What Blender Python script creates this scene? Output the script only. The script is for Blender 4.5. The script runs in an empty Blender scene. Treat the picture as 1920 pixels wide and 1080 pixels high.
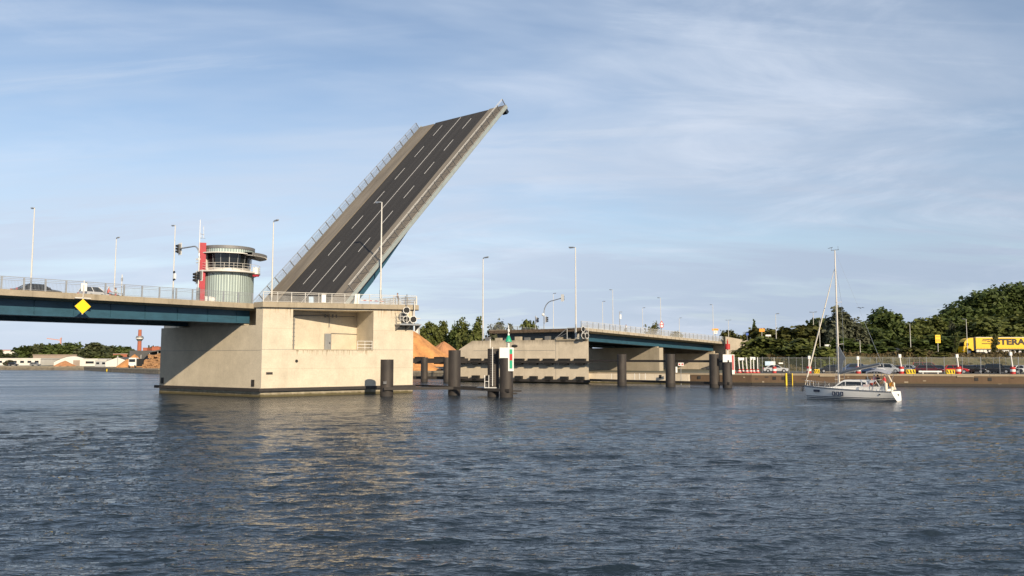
import bpy, math, random
import numpy as np
from mathutils import Vector, Matrix
random.seed(7)
R = math.radians
scene = bpy.context.scene
col = scene.collection
F, YH, CH = 1540.0, 670.0, 5.0                 # focal length in photo pixels, horizon row, eye height above the water
PT = math.atan((YH - 540) / F)
CP, SP = math.cos(PT), math.sin(PT)
V = Vector


def ray(x, y):
    a, b = (x - 960) / F, (540 - y) / F
    return V((a, CP - SP * b, SP + CP * b))


def at(x, y, Y):
    d = ray(x, y)
    return V((0, 0, CH)) + d * (Y / d.y)


def atz(x, y, z):
    d = ray(x, y)
    return V((0, 0, CH)) + d * ((z - CH) / d.z)


def onplane(x, y, p, n):
    d = ray(x, y)
    o = V((0, 0, CH))
    return o + d * ((V(p) - o).dot(V(n)) / d.dot(V(n)))


# ------------------------------------------------------------------ materials
def mat(name, c, rough=.6, metal=0., var=.18, scale=1.5, bump=0., bscale=20., stretch=(1, 1, 1), spec=.5, two=None, detail=5, coat=0., frame=None):
    m = bpy.data.materials.new(name)
    m.use_nodes = True
    nt = m.node_tree
    b = nt.nodes['Principled BSDF']
    b.inputs['Roughness'].default_value = rough
    b.inputs['Metallic'].default_value = metal
    b.inputs['Specular IOR Level'].default_value = spec
    b.inputs['Coat Weight'].default_value = coat
    b.inputs['Base Color'].default_value = (*c, 1)
    if var > 0 or two:
        g = nt.nodes.new('ShaderNodeNewGeometry')
        mp = nt.nodes.new('ShaderNodeMapping')
        mp.inputs['Scale'].default_value = stretch
        if frame is None:
            nt.links.new(g.outputs['Position'], mp.inputs['Vector'])
        else:
            m0 = nt.nodes.new('ShaderNodeMapping')
            m0.inputs['Rotation'].default_value = frame
            nt.links.new(g.outputs['Position'], m0.inputs['Vector'])
            nt.links.new(m0.outputs[0], mp.inputs['Vector'])
        n = nt.nodes.new('ShaderNodeTexNoise')
        n.inputs['Scale'].default_value = scale
        n.inputs['Detail'].default_value = detail
        n.inputs['Roughness'].default_value = .65
        nt.links.new(mp.outputs[0], n.inputs['Vector'])
        r = nt.nodes.new('ShaderNodeValToRGB')
        r.color_ramp.elements[0].position = .3
        r.color_ramp.elements[1].position = .7
        lo = two if two else tuple(x * (1 - var) for x in c)
        hi = tuple(min(1, x * (1 + var * .6)) for x in c)
        r.color_ramp.elements[0].color = (*lo, 1)
        r.color_ramp.elements[1].color = (*hi, 1)
        nt.links.new(n.outputs['Fac'], r.inputs['Fac'])
        nt.links.new(r.outputs['Color'], b.inputs['Base Color'])
        m['ramp'] = r.name
    if bump > 0:
        g2 = nt.nodes.new('ShaderNodeNewGeometry')
        n2 = nt.nodes.new('ShaderNodeTexNoise')
        n2.inputs['Scale'].default_value = bscale
        n2.inputs['Detail'].default_value = 4
        nt.links.new(g2.outputs['Position'], n2.inputs['Vector'])
        bp = nt.nodes.new('ShaderNodeBump')
        bp.inputs['Strength'].default_value = bump
        bp.inputs['Distance'].default_value = .1
        nt.links.new(n2.outputs['Fac'], bp.inputs['Height'])
        nt.links.new(bp.outputs['Normal'], b.inputs['Normal'])
    return m


def concrete(name, c, streak=.35, algae=True, rough=.85, dirt=(.16, .13, .09), seam=None, topstain=0.):
    """mottled concrete with rain streaks, pour seams and (near the water) an algae tide band"""
    m = bpy.data.materials.new(name)
    m.use_nodes = True
    nt = m.node_tree
    N, Lk = nt.nodes, nt.links
    b = N['Principled BSDF']
    b.inputs['Roughness'].default_value = rough
    b.inputs['Specular IOR Level'].default_value = .25
    g = N.new('ShaderNodeNewGeometry')

    def noise(scale, st=(1, 1, 1), det=5):
        mp = N.new('ShaderNodeMapping')
        mp.inputs['Scale'].default_value = st
        Lk.new(g.outputs['Position'], mp.inputs['Vector'])
        n = N.new('ShaderNodeTexNoise')
        n.inputs['Scale'].default_value = scale
        n.inputs['Detail'].default_value = det
        n.inputs['Roughness'].default_value = .62
        Lk.new(mp.outputs[0], n.inputs['Vector'])
        return n.outputs['Fac']

    def ramp(fac, p0, p1, c0, c1):
        r = N.new('ShaderNodeValToRGB')
        r.color_ramp.elements[0].position = p0
        r.color_ramp.elements[1].position = p1
        r.color_ramp.elements[0].color = (*c0, 1)
        r.color_ramp.elements[1].color = (*c1, 1)
        Lk.new(fac, r.inputs['Fac'])
        return r.outputs['Color']

    def mix(fac, a, bb, mode='MIX'):
        x = N.new('ShaderNodeMix')
        x.data_type = 'RGBA'
        x.blend_type = mode
        if hasattr(fac, 'is_linked') or not isinstance(fac, float):
            Lk.new(fac, x.inputs[0])
        else:
            x.inputs[0].default_value = fac
        for i, q in ((6, a), (7, bb)):
            if isinstance(q, tuple):
                x.inputs[i].default_value = (*q, 1)
            else:
                Lk.new(q, x.inputs[i])
        return x.outputs[2]
    base = ramp(noise(.45), .3, .72, tuple(x * .86 for x in c), tuple(min(1, x * 1.1) for x in c))
    fine = ramp(noise(6), .3, .7, (.9, .9, .9), (1.06, 1.06, 1.06))
    cc = mix(1.0, base, fine, 'MULTIPLY')
    st = ramp(noise(1.1, (1, 1, .09), 4), .55, .8, (0, 0, 0), (streak, streak, streak))
    cc = mix(st, cc, dirt)
    sx = N.new('ShaderNodeSeparateXYZ')
    Lk.new(g.outputs['Position'], sx.inputs[0])
    if topstain:
        # dirt washed down from the top edge: a stain with a ragged lower rim
        mr = N.new('ShaderNodeMapRange')
        mr.inputs['From Min'].default_value = topstain - 1.6
        mr.inputs['From Max'].default_value = topstain
        Lk.new(sx.outputs['Z'], mr.inputs['Value'])
        mu = N.new('ShaderNodeMath')
        mu.operation = 'MULTIPLY'
        Lk.new(mr.outputs[0], mu.inputs[0])
        Lk.new(noise(2.2, (1, 1, .2), 5), mu.inputs[1])
        tr = ramp(mu.outputs[0], .2, .62, (0, 0, 0), (.75, .75, .75))
        cc = mix(tr, cc, dirt)
    if algae:
        ad = N.new('ShaderNodeMath')
        ad.operation = 'MULTIPLY_ADD'
        Lk.new(noise(1.6), ad.inputs[0])
        ad.inputs[1].default_value = .5
        Lk.new(sx.outputs['Z'], ad.inputs[2])
        al = ramp(ad.outputs[0], .45, .95, (1, 1, 1), (0, 0, 0))
        cc = mix(al, cc, (.10, .085, .045))
    Lk.new(cc, b.inputs['Base Color'])
    bp = N.new('ShaderNodeBump')
    bp.inputs['Strength'].default_value = .25
    bp.inputs['Distance'].default_value = .05
    Lk.new(noise(9), bp.inputs['Height'])
    Lk.new(bp.outputs['Normal'], b.inputs['Normal'])
    return m


def leafmat(name, c, c2, c3=None):
    m = bpy.data.materials.new(name)
    m.use_nodes = True
    nt = m.node_tree
    N, Lk = nt.nodes, nt.links
    b = N['Principled BSDF']
    b.inputs['Roughness'].default_value = .65
    b.inputs['Specular IOR Level'].default_value = .25
    g = N.new('ShaderNodeNewGeometry')
    n = N.new('ShaderNodeTexNoise')
    n.inputs['Scale'].default_value = .55
    n.inputs['Detail'].default_value = 4
    Lk.new(g.outputs['Position'], n.inputs['Vector'])
    r = N.new('ShaderNodeValToRGB')
    r.color_ramp.elements[0].position = .35
    r.color_ramp.elements[1].position = .65
    r.color_ramp.elements[0].color = (*c, 1)
    r.color_ramp.elements[1].color = (*c2, 1)
    Lk.new(n.outputs['Fac'], r.inputs['Fac'])
    mx = N.new('ShaderNodeMix')
    mx.data_type = 'RGBA'
    rr = N.new('ShaderNodeMath')
    rr.operation = 'MULTIPLY'
    rr.inputs[1].default_value = .35
    Lk.new(g.outputs['Random Per Island'], rr.inputs[0])
    Lk.new(rr.outputs[0], mx.inputs[0])
    Lk.new(r.outputs['Color'], mx.inputs[6])
    mx.inputs[7].default_value = (*(c3 or tuple(x * 1.5 for x in c2)), 1)
    Lk.new(mx.outputs[2], b.inputs['Base Color'])
    tr = N.new('ShaderNodeBsdfTranslucent')
    Lk.new(mx.outputs[2], tr.inputs['Color'])
    ms = N.new('ShaderNodeMixShader')
    ms.inputs[0].default_value = .25
    Lk.new(b.outputs[0], ms.inputs[1])
    Lk.new(tr.outputs[0], ms.inputs[2])
    Lk.new(ms.outputs[0], N['Material Output'].inputs['Surface'])
    return m


M = {}
M['conc'] = concrete('pier_concrete', (.60, .535, .42), .18)
M['conc_dirty'] = concrete('weathered_concrete', (.36, .31, .23), .7, False, dirt=(.10, .085, .06))
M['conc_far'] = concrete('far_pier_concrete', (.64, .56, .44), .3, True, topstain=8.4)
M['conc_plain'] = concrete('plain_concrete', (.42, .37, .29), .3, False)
M['quay'] = concrete('quay_wall', (.135, .09, .058), .75, True, dirt=(.07, .05, .035))
M['cap'] = concrete('quay_cap', (.34, .28, .2), .5, False)
M['asphalt'] = mat('asphalt', (.042, .038, .035), .9, var=.25, scale=.6, bump=.3, bscale=60)
M['walk'] = mat('walkway_coating', (.21, .18, .145), .85, var=.15, scale=.8)
M['white'] = mat('white_paint', (.78, .77, .73), .5, var=.05)
M['line'] = mat('road_line', (.66, .64, .6), .6, var=.15, scale=4)
M['galv'] = mat('galvanised_steel', (.42, .43, .43), .45, .6, var=.12, scale=3)
M['galvw'] = mat('pale_galvanised', (.62, .6, .55), .5, .1, var=.1, scale=3)
M['dgalv'] = mat('dull_steel', (.2, .2, .2), .55, .3, var=.15, scale=3)
M['blue'] = mat('blue_girder_paint', (.026, .086, .132), .45, var=.22, scale=.7, stretch=(1, 1, 2.5))
M['navy'] = mat('dark_steel', (.012, .02, .03), .5, var=.2)
M['black'] = mat('black_rubber', (.012, .012, .012), .7, var=.2)
M['pile'] = mat('coated_steel_pile', (.055, .045, .038), .65, two=(.022, .019, .018), scale=1.1, bump=.15, bscale=8, stretch=(1, 1, .3))
M['timber'] = mat('fender_timber', (.035, .03, .027), .75, var=.4, scale=2, stretch=(1, 1, 5))
M['green'] = mat('signal_green', (.02, .36, .2), .45, var=.05)
M['red'] = mat('signal_red', (.46, .03, .026), .5, var=.1)
M['dred'] = mat('tower_red', (.36, .012, .03), .55, var=.15)
M['yellow'] = mat('sign_yellow', (.8, .56, .01), .45, var=.03)
M['tyellow'] = mat('truck_yellow', (.8, .48, .005), .5, var=.04)
M['orange'] = mat('sign_orange', (.75, .3, .02), .5, var=.05)
M['glass'] = mat('dark_glass', (.012, .015, .017), .06, var=0, spec=.6)
M['chips'] = mat('wood_chips', (.60, .29, .10), .95, var=.25, scale=.5, bump=1.0, bscale=2.5, two=(.33, .15, .055), detail=9)
M['chips2'] = mat('brown_chips', (.46, .22, .10), .95, var=.25, scale=.4, bump=.8, bscale=5)
M['log'] = mat('log_wood', (.34, .19, .09), .9, var=.45, scale=1.3)
M['bark'] = mat('bark', (.09, .065, .045), .9, var=.3, scale=3)
M['brick'] = mat('red_brick', (.40, .13, .075), .85, var=.2, scale=2)
M['tile'] = mat('roof_tile', (.42, .1, .05), .8, var=.2, scale=3)
M['clad'] = mat('zinc_cladding', (.33, .40, .38), .45, .3, var=.18, scale=.9, stretch=(3, 3, .25))
M['gel'] = mat('gelcoat', (.82, .81, .77), .3, var=.03, coat=.2)
M['deckw'] = mat('boat_deck', (.72, .71, .68), .5, var=.05)
M['bluestripe'] = mat('navy_stripe', (.02, .03, .06), .4, var=.05)
M['canvas'] = mat('grey_canvas', (.3, .31, .34), .85, var=.15, scale=6)
M['dcanvas'] = mat('dark_canvas', (.12, .14, .17), .85, var=.2, scale=6)
M['sail'] = mat('rolled_sail', (.72, .66, .55), .7, var=.08, scale=5)
M['alu'] = mat('mast_alloy', (.62, .58, .52), .4, .35, var=.06)
M['chrome'] = mat('stainless', (.7, .68, .64), .25, .8, var=0)
M['wood'] = mat('spar_wood', (.6, .43, .24), .5, var=.1, scale=4)
M['skin'] = mat('skin', (.5, .27, .19), .6, var=.05)
M['hair'] = mat('hair', (.03, .022, .018), .7, var=.2)
M['grey_hair'] = mat('grey_hair', (.45, .43, .4), .7, var=.15)
M['tyre'] = mat('tyre', (.015, .015, .015), .8, var=.1)
M['rim'] = mat('wheel_rim', (.5, .5, .5), .35, .6, var=.05)
M['lens'] = mat('headlight_lens', (.75, .77, .8), .15, var=0)
M['rlens'] = mat('tail_lens', (.45, .02, .02), .2, var=0)
M['plast'] = mat('grey_plastic', (.12, .12, .12), .6, var=.1)
M['shed_white'] = mat('pale_shed_wall', (.70, .68, .62), .7, var=.1, scale=.4)
M['shed_grey'] = mat('grey_shed_wall', (.42, .43, .42), .7, var=.15, scale=.5)
M['roof_dark'] = mat('dark_roof', (.09, .09, .09), .8, var=.2, scale=.5)
M['roof_tan'] = mat('tan_roof', (.34, .27, .22), .85, var=.15, scale=.4)
M['signblue'] = mat('sign_blue', (.02, .09, .4), .45, var=.04)
M['bg'] = mat('pale_blue_panel', (.45, .6, .75), .5, var=.2, scale=3)
M['trunk'] = mat('trunk', (.1, .075, .05), .9, var=.3, scale=4)
M['brush'] = leafmat('dry_brush', (.085, .07, .03), (.13, .10, .045), (.2, .13, .06))
M['leaf_dark'] = leafmat('foliage_dark', (.037, .057, .014), (.082, .114, .028), (.14, .17, .05))
M['leaf_mid'] = leafmat('foliage_mid', (.056, .074, .018), (.118, .140, .034), (.20, .205, .06))
M['leaf_olive'] = leafmat('foliage_olive', (.055, .066, .018), (.11, .112, .03), (.17, .15, .04))
M['leaf_silver'] = leafmat('foliage_silver', (.075, .085, .05), (.13, .14, .085), (.22, .22, .15))
M['leaf_far'] = leafmat('foliage_far', (.042, .060, .028), (.09, .105, .045), (.14, .145, .065))


# ------------------------------------------------------------------ mesh builder
def wloc(o):
    p = V((0, 0, 0))
    while o:
        p = p + o.location
        o = o.parent
    return p


class MB:
    def __init__(s):
        s.v, s.f, s.m, s.mi = [], [], [], 0

    def add(s, vs, fs):
        k = len(s.v)
        s.v += [V(p) for p in vs]
        s.f += [tuple(i + k for i in f) for f in fs]
        s.m += [s.mi] * len(fs)
        return s

    def obox(s, c, ex, ey, ez):
        c, ex, ey, ez = V(c), V(ex), V(ey), V(ez)
        vs = [c + a * ex + b * ey + d * ez for d in (-1, 1) for b in (-1, 1) for a in (-1, 1)]
        return s.add(vs, [(0, 2, 3, 1), (4, 5, 7, 6), (0, 1, 5, 4), (2, 6, 7, 3), (0, 4, 6, 2), (1, 3, 7, 5)])

    def box(s, c, size):
        return s.obox(c, (size[0] / 2, 0, 0), (0, size[1] / 2, 0), (0, 0, size[2] / 2))

    def bar(s, p, q, w, h, up=(0, 0, 1)):
        p, q = V(p), V(q)
        d = q - p
        side = d.cross(V(up))
        if side.length < 1e-6:
            side = V((1, 0, 0))
        side.normalize()
        u2 = side.cross(d).normalized()
        return s.obox((p + q) / 2, d / 2, side * (w / 2), u2 * (h / 2))

    def prism(s, poly, z0, z1, skip=(), cap=True):
        n = len(poly)
        if callable(z1):
            top = [(p[0], p[1], z1(p)) for p in poly]
        else:
            top = [(p[0], p[1], z1) for p in poly]
        if callable(z0):
            bot = [(p[0], p[1], z0(p)) for p in poly]
        else:
            bot = [(p[0], p[1], z0) for p in poly]
        fs = [(i, (i + 1) % n, n + (i + 1) % n, n + i) for i in range(n) if i not in skip]
        if cap:
            fs += [tuple(range(n - 1, -1, -1)), tuple(range(n, 2 * n))]
        return s.add(bot + top, fs)

    def sweep(s, prof, d0, d1, fn):
        """profile of 2-D points carried from d0 to d1, fn(d, a, b) -> point"""
        n = len(prof)
        vs = [fn(d0, *p) for p in prof] + [fn(d1, *p) for p in prof]
        return s.add(vs, [(i, (i + 1) % n, n + (i + 1) % n, n + i) for i in range(n)] + [tuple(range(n - 1, -1, -1)), tuple(range(n, 2 * n))])

    def tube(s, p, q, r, n=8, r2=None):
        p, q = V(p), V(q)
        r2 = r if r2 is None else r2
        d = (q - p).normalized()
        a = d.cross(V((0, 0, 1)) if abs(d.z) < .9 else V((1, 0, 0))).normalized()
        b = d.cross(a)
        vs = []
        for (c, rr) in ((p, r), (q, r2)):
            vs += [c + (a * math.cos(t) + b * math.sin(t)) * rr for t in (2 * math.pi * i / n for i in range(n))]
        return s.add(vs, [(i, (i + 1) % n, n + (i + 1) % n, n + i) for i in range(n)] + [tuple(range(n - 1, -1, -1)), tuple(range(n, 2 * n))])

    def path(s, pts, r, n=6):
        for a, b in zip(pts[:-1], pts[1:]):
            s.tube(a, b, r, n)
        return s

    def lathe(s, prof, n, c=(0, 0, 0), axis='z', rib=0, a0=0., a1=2 * math.pi):
        c = V(c)
        full = abs(a1 - a0 - 2 * math.pi) < 1e-6
        k = n if full else n + 1
        vs = []
        for (r, z) in prof:
            for i in range(k):
                t = a0 + (a1 - a0) * i / n
                rr = r + (rib if rib and i % 3 == 0 else 0)
                p = V((rr * math.cos(t), rr * math.sin(t), z))
                if axis == 'y':
                    p = V((p.x, p.z, p.y))
                elif axis == 'x':
                    p = V((p.z, p.x, p.y))
                vs.append(c + p)
        fs = []
        for j in range(len(prof) - 1):
            for i in range(n if full else n):
                i2 = (i + 1) % k
                fs.append((j * k + i, j * k + i2, (j + 1) * k + i2, (j + 1) * k + i))
        return s.add(vs, fs)

    def disc(s, c, nrm, r, n=16, th=.05, r2=None):
        c, nrm = V(c), V(nrm).normalized()
        return s.tube(c - nrm * th / 2, c + nrm * th / 2, r, n, r2)

    def ball(s, c, r, n=10):
        c = V(c)
        rr = r if isinstance(r, (tuple, list)) else (r, r, r)
        h = n // 2
        vs = [c + V((0, 0, -rr[2]))]
        for j in range(1, h):
            t = math.pi * j / h
            vs += [c + V((rr[0] * math.sin(t) * math.cos(2 * math.pi * i / n), rr[1] * math.sin(t) * math.sin(2 * math.pi * i / n), -rr[2] * math.cos(t))) for i in range(n)]
        vs.append(c + V((0, 0, rr[2])))
        fs = [(0, 1 + (i + 1) % n, 1 + i) for i in range(n)]
        for j in range(h - 2):
            fs += [(1 + j * n + i, 1 + j * n + (i + 1) % n, 1 + (j + 1) * n + (i + 1) % n, 1 + (j + 1) * n + i) for i in range(n)]
        L = len(vs) - 1
        fs += [(L, 1 + (h - 2) * n + i, 1 + (h - 2) * n + (i + 1) % n) for i in range(n)]
        return s.add(vs, fs)

    def build(s, name, m, parent=None, smooth=False, bevel=0):
        me = bpy.data.meshes.new(name)
        off = wloc(parent) if parent else V((0, 0, 0))
        me.from_pydata([tuple(p - off) for p in s.v], [], s.f)
        ms = m if isinstance(m, (list, tuple)) else [m]
        for x in ms:
            me.materials.append(x)
        if len(ms) > 1:
            me.polygons.foreach_set('material_index', s.m)
        if smooth:
            me.polygons.foreach_set('use_smooth', [True] * len(s.f))
            try:
                me.set_sharp_from_angle(angle=R(40))
            except Exception:
                pass
        me.update()
        o = bpy.data.objects.new(name, me)
        col.objects.link(o)
        o.parent = parent
        if bevel:
            b = o.modifiers.new('bevel', 'BEVEL')
            b.width = bevel
            b.segments = 2
            b.limit_method = 'ANGLE'
        return o


def tag(o, label=None, cat=None, group=None, kind=None):
    if label:
        o['label'] = label
    if cat:
        o['category'] = cat
    if group:
        o['group'] = group
    if kind:
        o['kind'] = kind
    return o


def thing(name, loc, label=None, cat=None, group=None, rz=0.):
    o = bpy.data.objects.new(name, None)
    o.empty_display_size = .3
    col.objects.link(o)
    o.location = loc
    o.rotation_euler.z = rz
    return tag(o, label, cat, group)


def kids(o):
    return [c for c in bpy.data.objects if c.parent == o]


TREE = {}


def copytree(o, loc=None, label=None, rz=None, sc=None):
    if o.name not in TREE:
        TREE[o.name] = [(c, [g for g in kids(c)]) for c in kids(o)]
    r = o.copy()
    col.objects.link(r)
    for c, gs in TREE[o.name]:
        d = c.copy()
        col.objects.link(d)
        d.parent = r
        for g in gs:
            e = g.copy()
            col.objects.link(e)
            e.parent = d
    if loc is not None:
        r.location = loc
    if label:
        r['label'] = label
    if rz is not None:
        r.rotation_euler.z = rz
    if sc is not None:
        r.scale = sc
    return r


def recolour(root, part, m):
    for c in kids(root):
        if c.name.split('.')[0] == part and c.type == 'MESH':
            c.material_slots[0].link = 'OBJECT'
            c.material_slots[0].material = m


def railing(parent, pts, h, mrail, mpost, spacing=2.0, barsp=.14, rails=(1., .86, .74), postw=.12, barw=.018, barrange=(.08, .74), railr=.028, updir=None, pd=.05, mbar=None):
    """railing along a polyline of foot points: rails and bars in one mesh, every post a sub-part"""
    mb = MB()
    up = V(updir) if updir else V((0, 0, 1))
    posts = []
    bars = MB() if mbar else mb
    for a, b in zip(pts[:-1], pts[1:]):
        a, b = V(a), V(b)
        L = (b - a).length
        d = (b - a) / L
        for fr in rails:
            mb.bar(a + up * h * fr, b + up * h * fr, railr * (2.2 if fr == 1. else 1.5), railr * (2.2 if fr == 1. else 1.5), up=up)
        mb.bar(a + up * h * barrange[0], b + up * h * barrange[0], railr * 1.3, railr * 1.3, up=up)
        if barsp:
            n = int(L / barsp)
            side = d.cross(up).normalized()
            for i in range(n):
                p = a + d * (L * (i + .5) / n)
                bars.obox(p + up * h * (barrange[0] + barrange[1]) / 2, d * barw / 2, side * barw / 2, up * h * (barrange[1] - barrange[0]) / 2)
        n = max(1, round(L / spacing))
        posts += [(a + d * (L * i / n), d) for i in range(n)] + ([(b, d)] if b == V(pts[-1]) else [])
    r = mb.build('railing', mrail, parent)
    if mbar:
        bars.build('infill_bars', mbar, r)
    for p, d in posts:
        side = d.cross(up).normalized()
        MB().obox(p + up * h * .49, d * postw / 2, side * pd, up * h * .49).build('post', mpost, r)
    return r
# ------------------------------------------------------------------ bridge axes
PHI = R(51.2)
U = V((math.cos(PHI), math.sin(PHI), 0))
W = V((-U.y, U.x, 0))
P0 = V((-32.8, 105.0, 0))
UP = V((0, 0, 1))


def Mx(t, v, z):
    return P0 + U * t + W * v + UP * z


def t_on(px, v, base=P0):
    """how far along the bridge axis (at lateral offset v) a photo column lies"""
    q = (px - 960) / F
    p = base + W * v
    return (q * p.y - p.x) / (U.x - q * U.y)


DZ, RZ = 11.85, 11.45
# ---- left approach span
sp = thing('approach_span', Mx(-30, 10, 0), 'blue steel approach span with concrete edge beam left of the big pier', 'bridge')
prof = [(0, 11.22), (0, DZ), (3.6, DZ), (3.6, RZ), (16.9, RZ), (16.9, DZ), (20.5, DZ), (20.5, 11.22), (20.0, 11.15), (19, 11.02), (1.5, 11.02), (.5, 11.15)]
MB().sweep(prof[::-1], -120, 1.28, lambda d, a, b: Mx(d, a, b)).build('deck_slab', M['conc_dirty'], sp)
MB().sweep([(3.65, RZ + .004), (3.65, RZ + .03), (16.85, RZ + .03), (16.85, RZ + .004)][::-1], -120, 1.28, lambda d, a, b: Mx(d, a, b)).build('roadway', M['asphalt'], sp)
for v0 in (2.0, 16.9):
    g = MB()
    g.sweep([(v0, 9.46), (v0, 11.03), (v0 + 1.6, 11.03), (v0 + 1.6, 9.46)][::-1], -120, .45, lambda d, a, b: Mx(d, a, b))
    g.sweep([(v0 - .12, 9.38), (v0 - .12, 9.458), (v0 + 1.72, 9.458), (v0 + 1.72, 9.38)][::-1], -120, .45, lambda d, a, b: Mx(d, a, b))
    for k in range(0, 30):
        g.obox(Mx(-1.5 - k * 4, v0 - .05, 10.24), U * .015, W * .047, UP * .77)
    g.build('girder', M['blue'], sp)
    b = MB()
    b.obox(Mx(.1, v0 + .6, 9.26), U * .35, W * .5, UP * .118)
    b.build('bearing', M['conc_plain'], sp)
for k in range(16):
    MB().obox(Mx(-2 - k * 6, 10.25, 10.4), U * .15, W * 6.6, UP * .6).build('cross_beam', M['navy'], sp)
railing(sp, [Mx(-50, .25, DZ), Mx(-.35, .25, DZ)], 1.3, M['galv'], M['galv'], 2.05, .135, (1., .87, .74), .16)

# ---- bascule pier
A, B, C = V((-49.7, 116.5, 0)), V((-31.6, 103.9, 0)), V((-14.1, 117.4, 0))
D, E_ = V((-41., 137., 0)), V((-55.5, 131., 0))
f1 = (A - B).normalized()
n1 = V((-f1.y, f1.x, 0))
n1 = n1 if n1.y > 0 else -n1                # into the pier from the landward face
f2 = (C - B).normalized()
n2 = V((-f2.y, f2.x, 0))                    # into the pier from the long face
L2 = (C - B).length


def zt(p):
    s = max(0., min(1., (V((p[0], p[1], 0)) - B).dot(f2) / L2))
    return 12.0 + .45 * s


pier = thing('bascule_pier', (B + C + D + E_) / 4, 'tall pale concrete bridge pier with a recessed bay, standing in the water', 'bridge pier')
bd = MB()
bd.prism([A, B, C, D, E_], -2.5, 9.1, skip=(1,), cap=False)
A2, B1 = A + n1 * 2.2, B + f1 * 1.25
B2 = B1 + n1 * 2.2
bd.prism([A2, B2, B1, B, C, D, E_], 9.1, lambda p: zt(p) - .58, skip=(3,), cap=False)
bd.add([p + UP * 9.1 for p in (B1, B2, A2, A)], [(0, 1, 2, 3)])
# long face with the recessed bay


def fs(x, y):
    p = onplane(x, y, B, n2)
    return (p - B).dot(f2), p.z


s0, zlo = fs(548, 656)
s1, _ = fs(699.5, 656)
ztl = lambda s: 12.0 + .45 * s / L2
zhL, zhR = min(fs(548, 579.3)[1], ztl(s0) - .9), min(fs(699.5, 583)[1], ztl(s1) - .9)
zhi = (zhL + zhR) / 2


def P2(s, d, z):
    return B + f2 * s + n2 * d + UP * z


def quad(mb, a, b, c, d):
    mb.add([a, b, c, d], [(0, 1, 2, 3)])


quad(bd, P2(0, 0, -2.5), P2(s0, 0, -2.5), P2(s0, 0, ztl(s0) - .58), P2(0, 0, ztl(0) - .58))
quad(bd, P2(s1, 0, -2.5), P2(L2, 0, -2.5), P2(L2, 0, ztl(L2) - .58), P2(s1, 0, ztl(s1) - .58))
quad(bd, P2(s0, 0, -2.5), P2(s1, 0, -2.5), P2(s1, 0, zlo), P2(s0, 0, zlo))
quad(bd, P2(s0, 0, zhL), P2(s1, 0, zhR), P2(s1, 0, ztl(s1) - .58), P2(s0, 0, ztl(s0) - .58))
d0, d1 = 2.0, 5.0
quad(bd, P2(s0, 0, zlo), P2(s1, 0, zlo), P2(s1, d1, zlo), P2(s0, d0, zlo))
quad(bd, P2(s0, d0, zhL), P2(s1, d1, zhR), P2(s1, 0, zhR), P2(s0, 0, zhL))
quad(bd, P2(s0, d0, zlo), P2(s1, d1, zlo), P2(s1, d1, zhR), P2(s0, d0, zhL))
quad(bd, P2(s0, 0, zlo), P2(s0, d0, zlo), P2(s0, d0, zhL), P2(s0, 0, zhL))
quad(bd, P2(s1, d1, zlo), P2(s1, 0, zlo), P2(s1, 0, zhR), P2(s1, d1, zhR))
bd.build('body', M['conc'], pier)
cop = [Mx(-.35, -2.05, 0), C - n2 * .45 + f2 * .6, C + V((-.2, 1.6, 0)) + f2 * .9, D + V((.6, .6, 0)), E_ + V((-.6, .2, 0)), Mx(1.3, 21.5, 0), Mx(1.3, -.03, 0), Mx(-.35, -.03, 0)]
MB().prism(cop, lambda p: zt(p) - .66, zt).build('coping', M['conc_dirty'], pier)
# pour seams and small wall fittings
for (a, b) in ((P2(0, -.003, 6.0), P2(L2, -.003, 6.05)), (P2(.02, -.003, 1.2), P2(.02, -.003, 11.1))):
    MB().obox((a + b) / 2, (b - a) / 2, n2 * .004, (UP * .02 if abs((b - a).z) < 1 else f2 * .02)).build('pour_seam', M['dgalv'], pier)
MB().obox(B + f1 * 11 - n1 * .003 + UP * 5.9, f1 * 10.9, n1 * .004, UP * .018).build('pour_seam', M['dgalv'], pier)
for (c, ex) in ((B + f1 * 1.5 + UP * 1.75, f1), (A - f1 * .7 + UP * 1.75, f1)):
    MB().obox(c - n1 * .02, ex * .28, n1 * .06, UP * .42).build('mooring_recess', M['timber'], pier)
hp = onplane(556, 677, B, n2)
MB().disc(hp, n2, .2, 12, .1).build('drain_hole', M['black'], pier)
hp = onplane(505, 700, B, n2)
MB().obox(hp, f2 * .42, n2 * .05, UP * .15).build('mooring_recess', M['timber'], pier)
# timber belt just above the water
o1, o2 = -n1 * .38, -n2 * .38
cr = B + (o1 + o2) * .85
band = MB()
for z in (.92, ):
    for (p, q) in ((A + o1 + f1 * .6, cr), (cr, C + o2 + f2 * .2)):
        d = (q - p)
        nn = V((-d.y, d.x, 0)).normalized()
        band.obox((p + q) / 2 + nn * .12 + UP * z, d / 2, nn * .17, UP * .19)
band.build('fender_belt', M['timber'], pier)
# concrete-footing below the belt is part of the body; bay fittings
bay = MB()
pt = P2(s0 + 1.1, .25, 0)
x1, x2 = s0 + 1.05, s1 - .6


def dep(s):
    return d0 + (d1 - d0) * (s - s0) / (s1 - s0)


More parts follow.
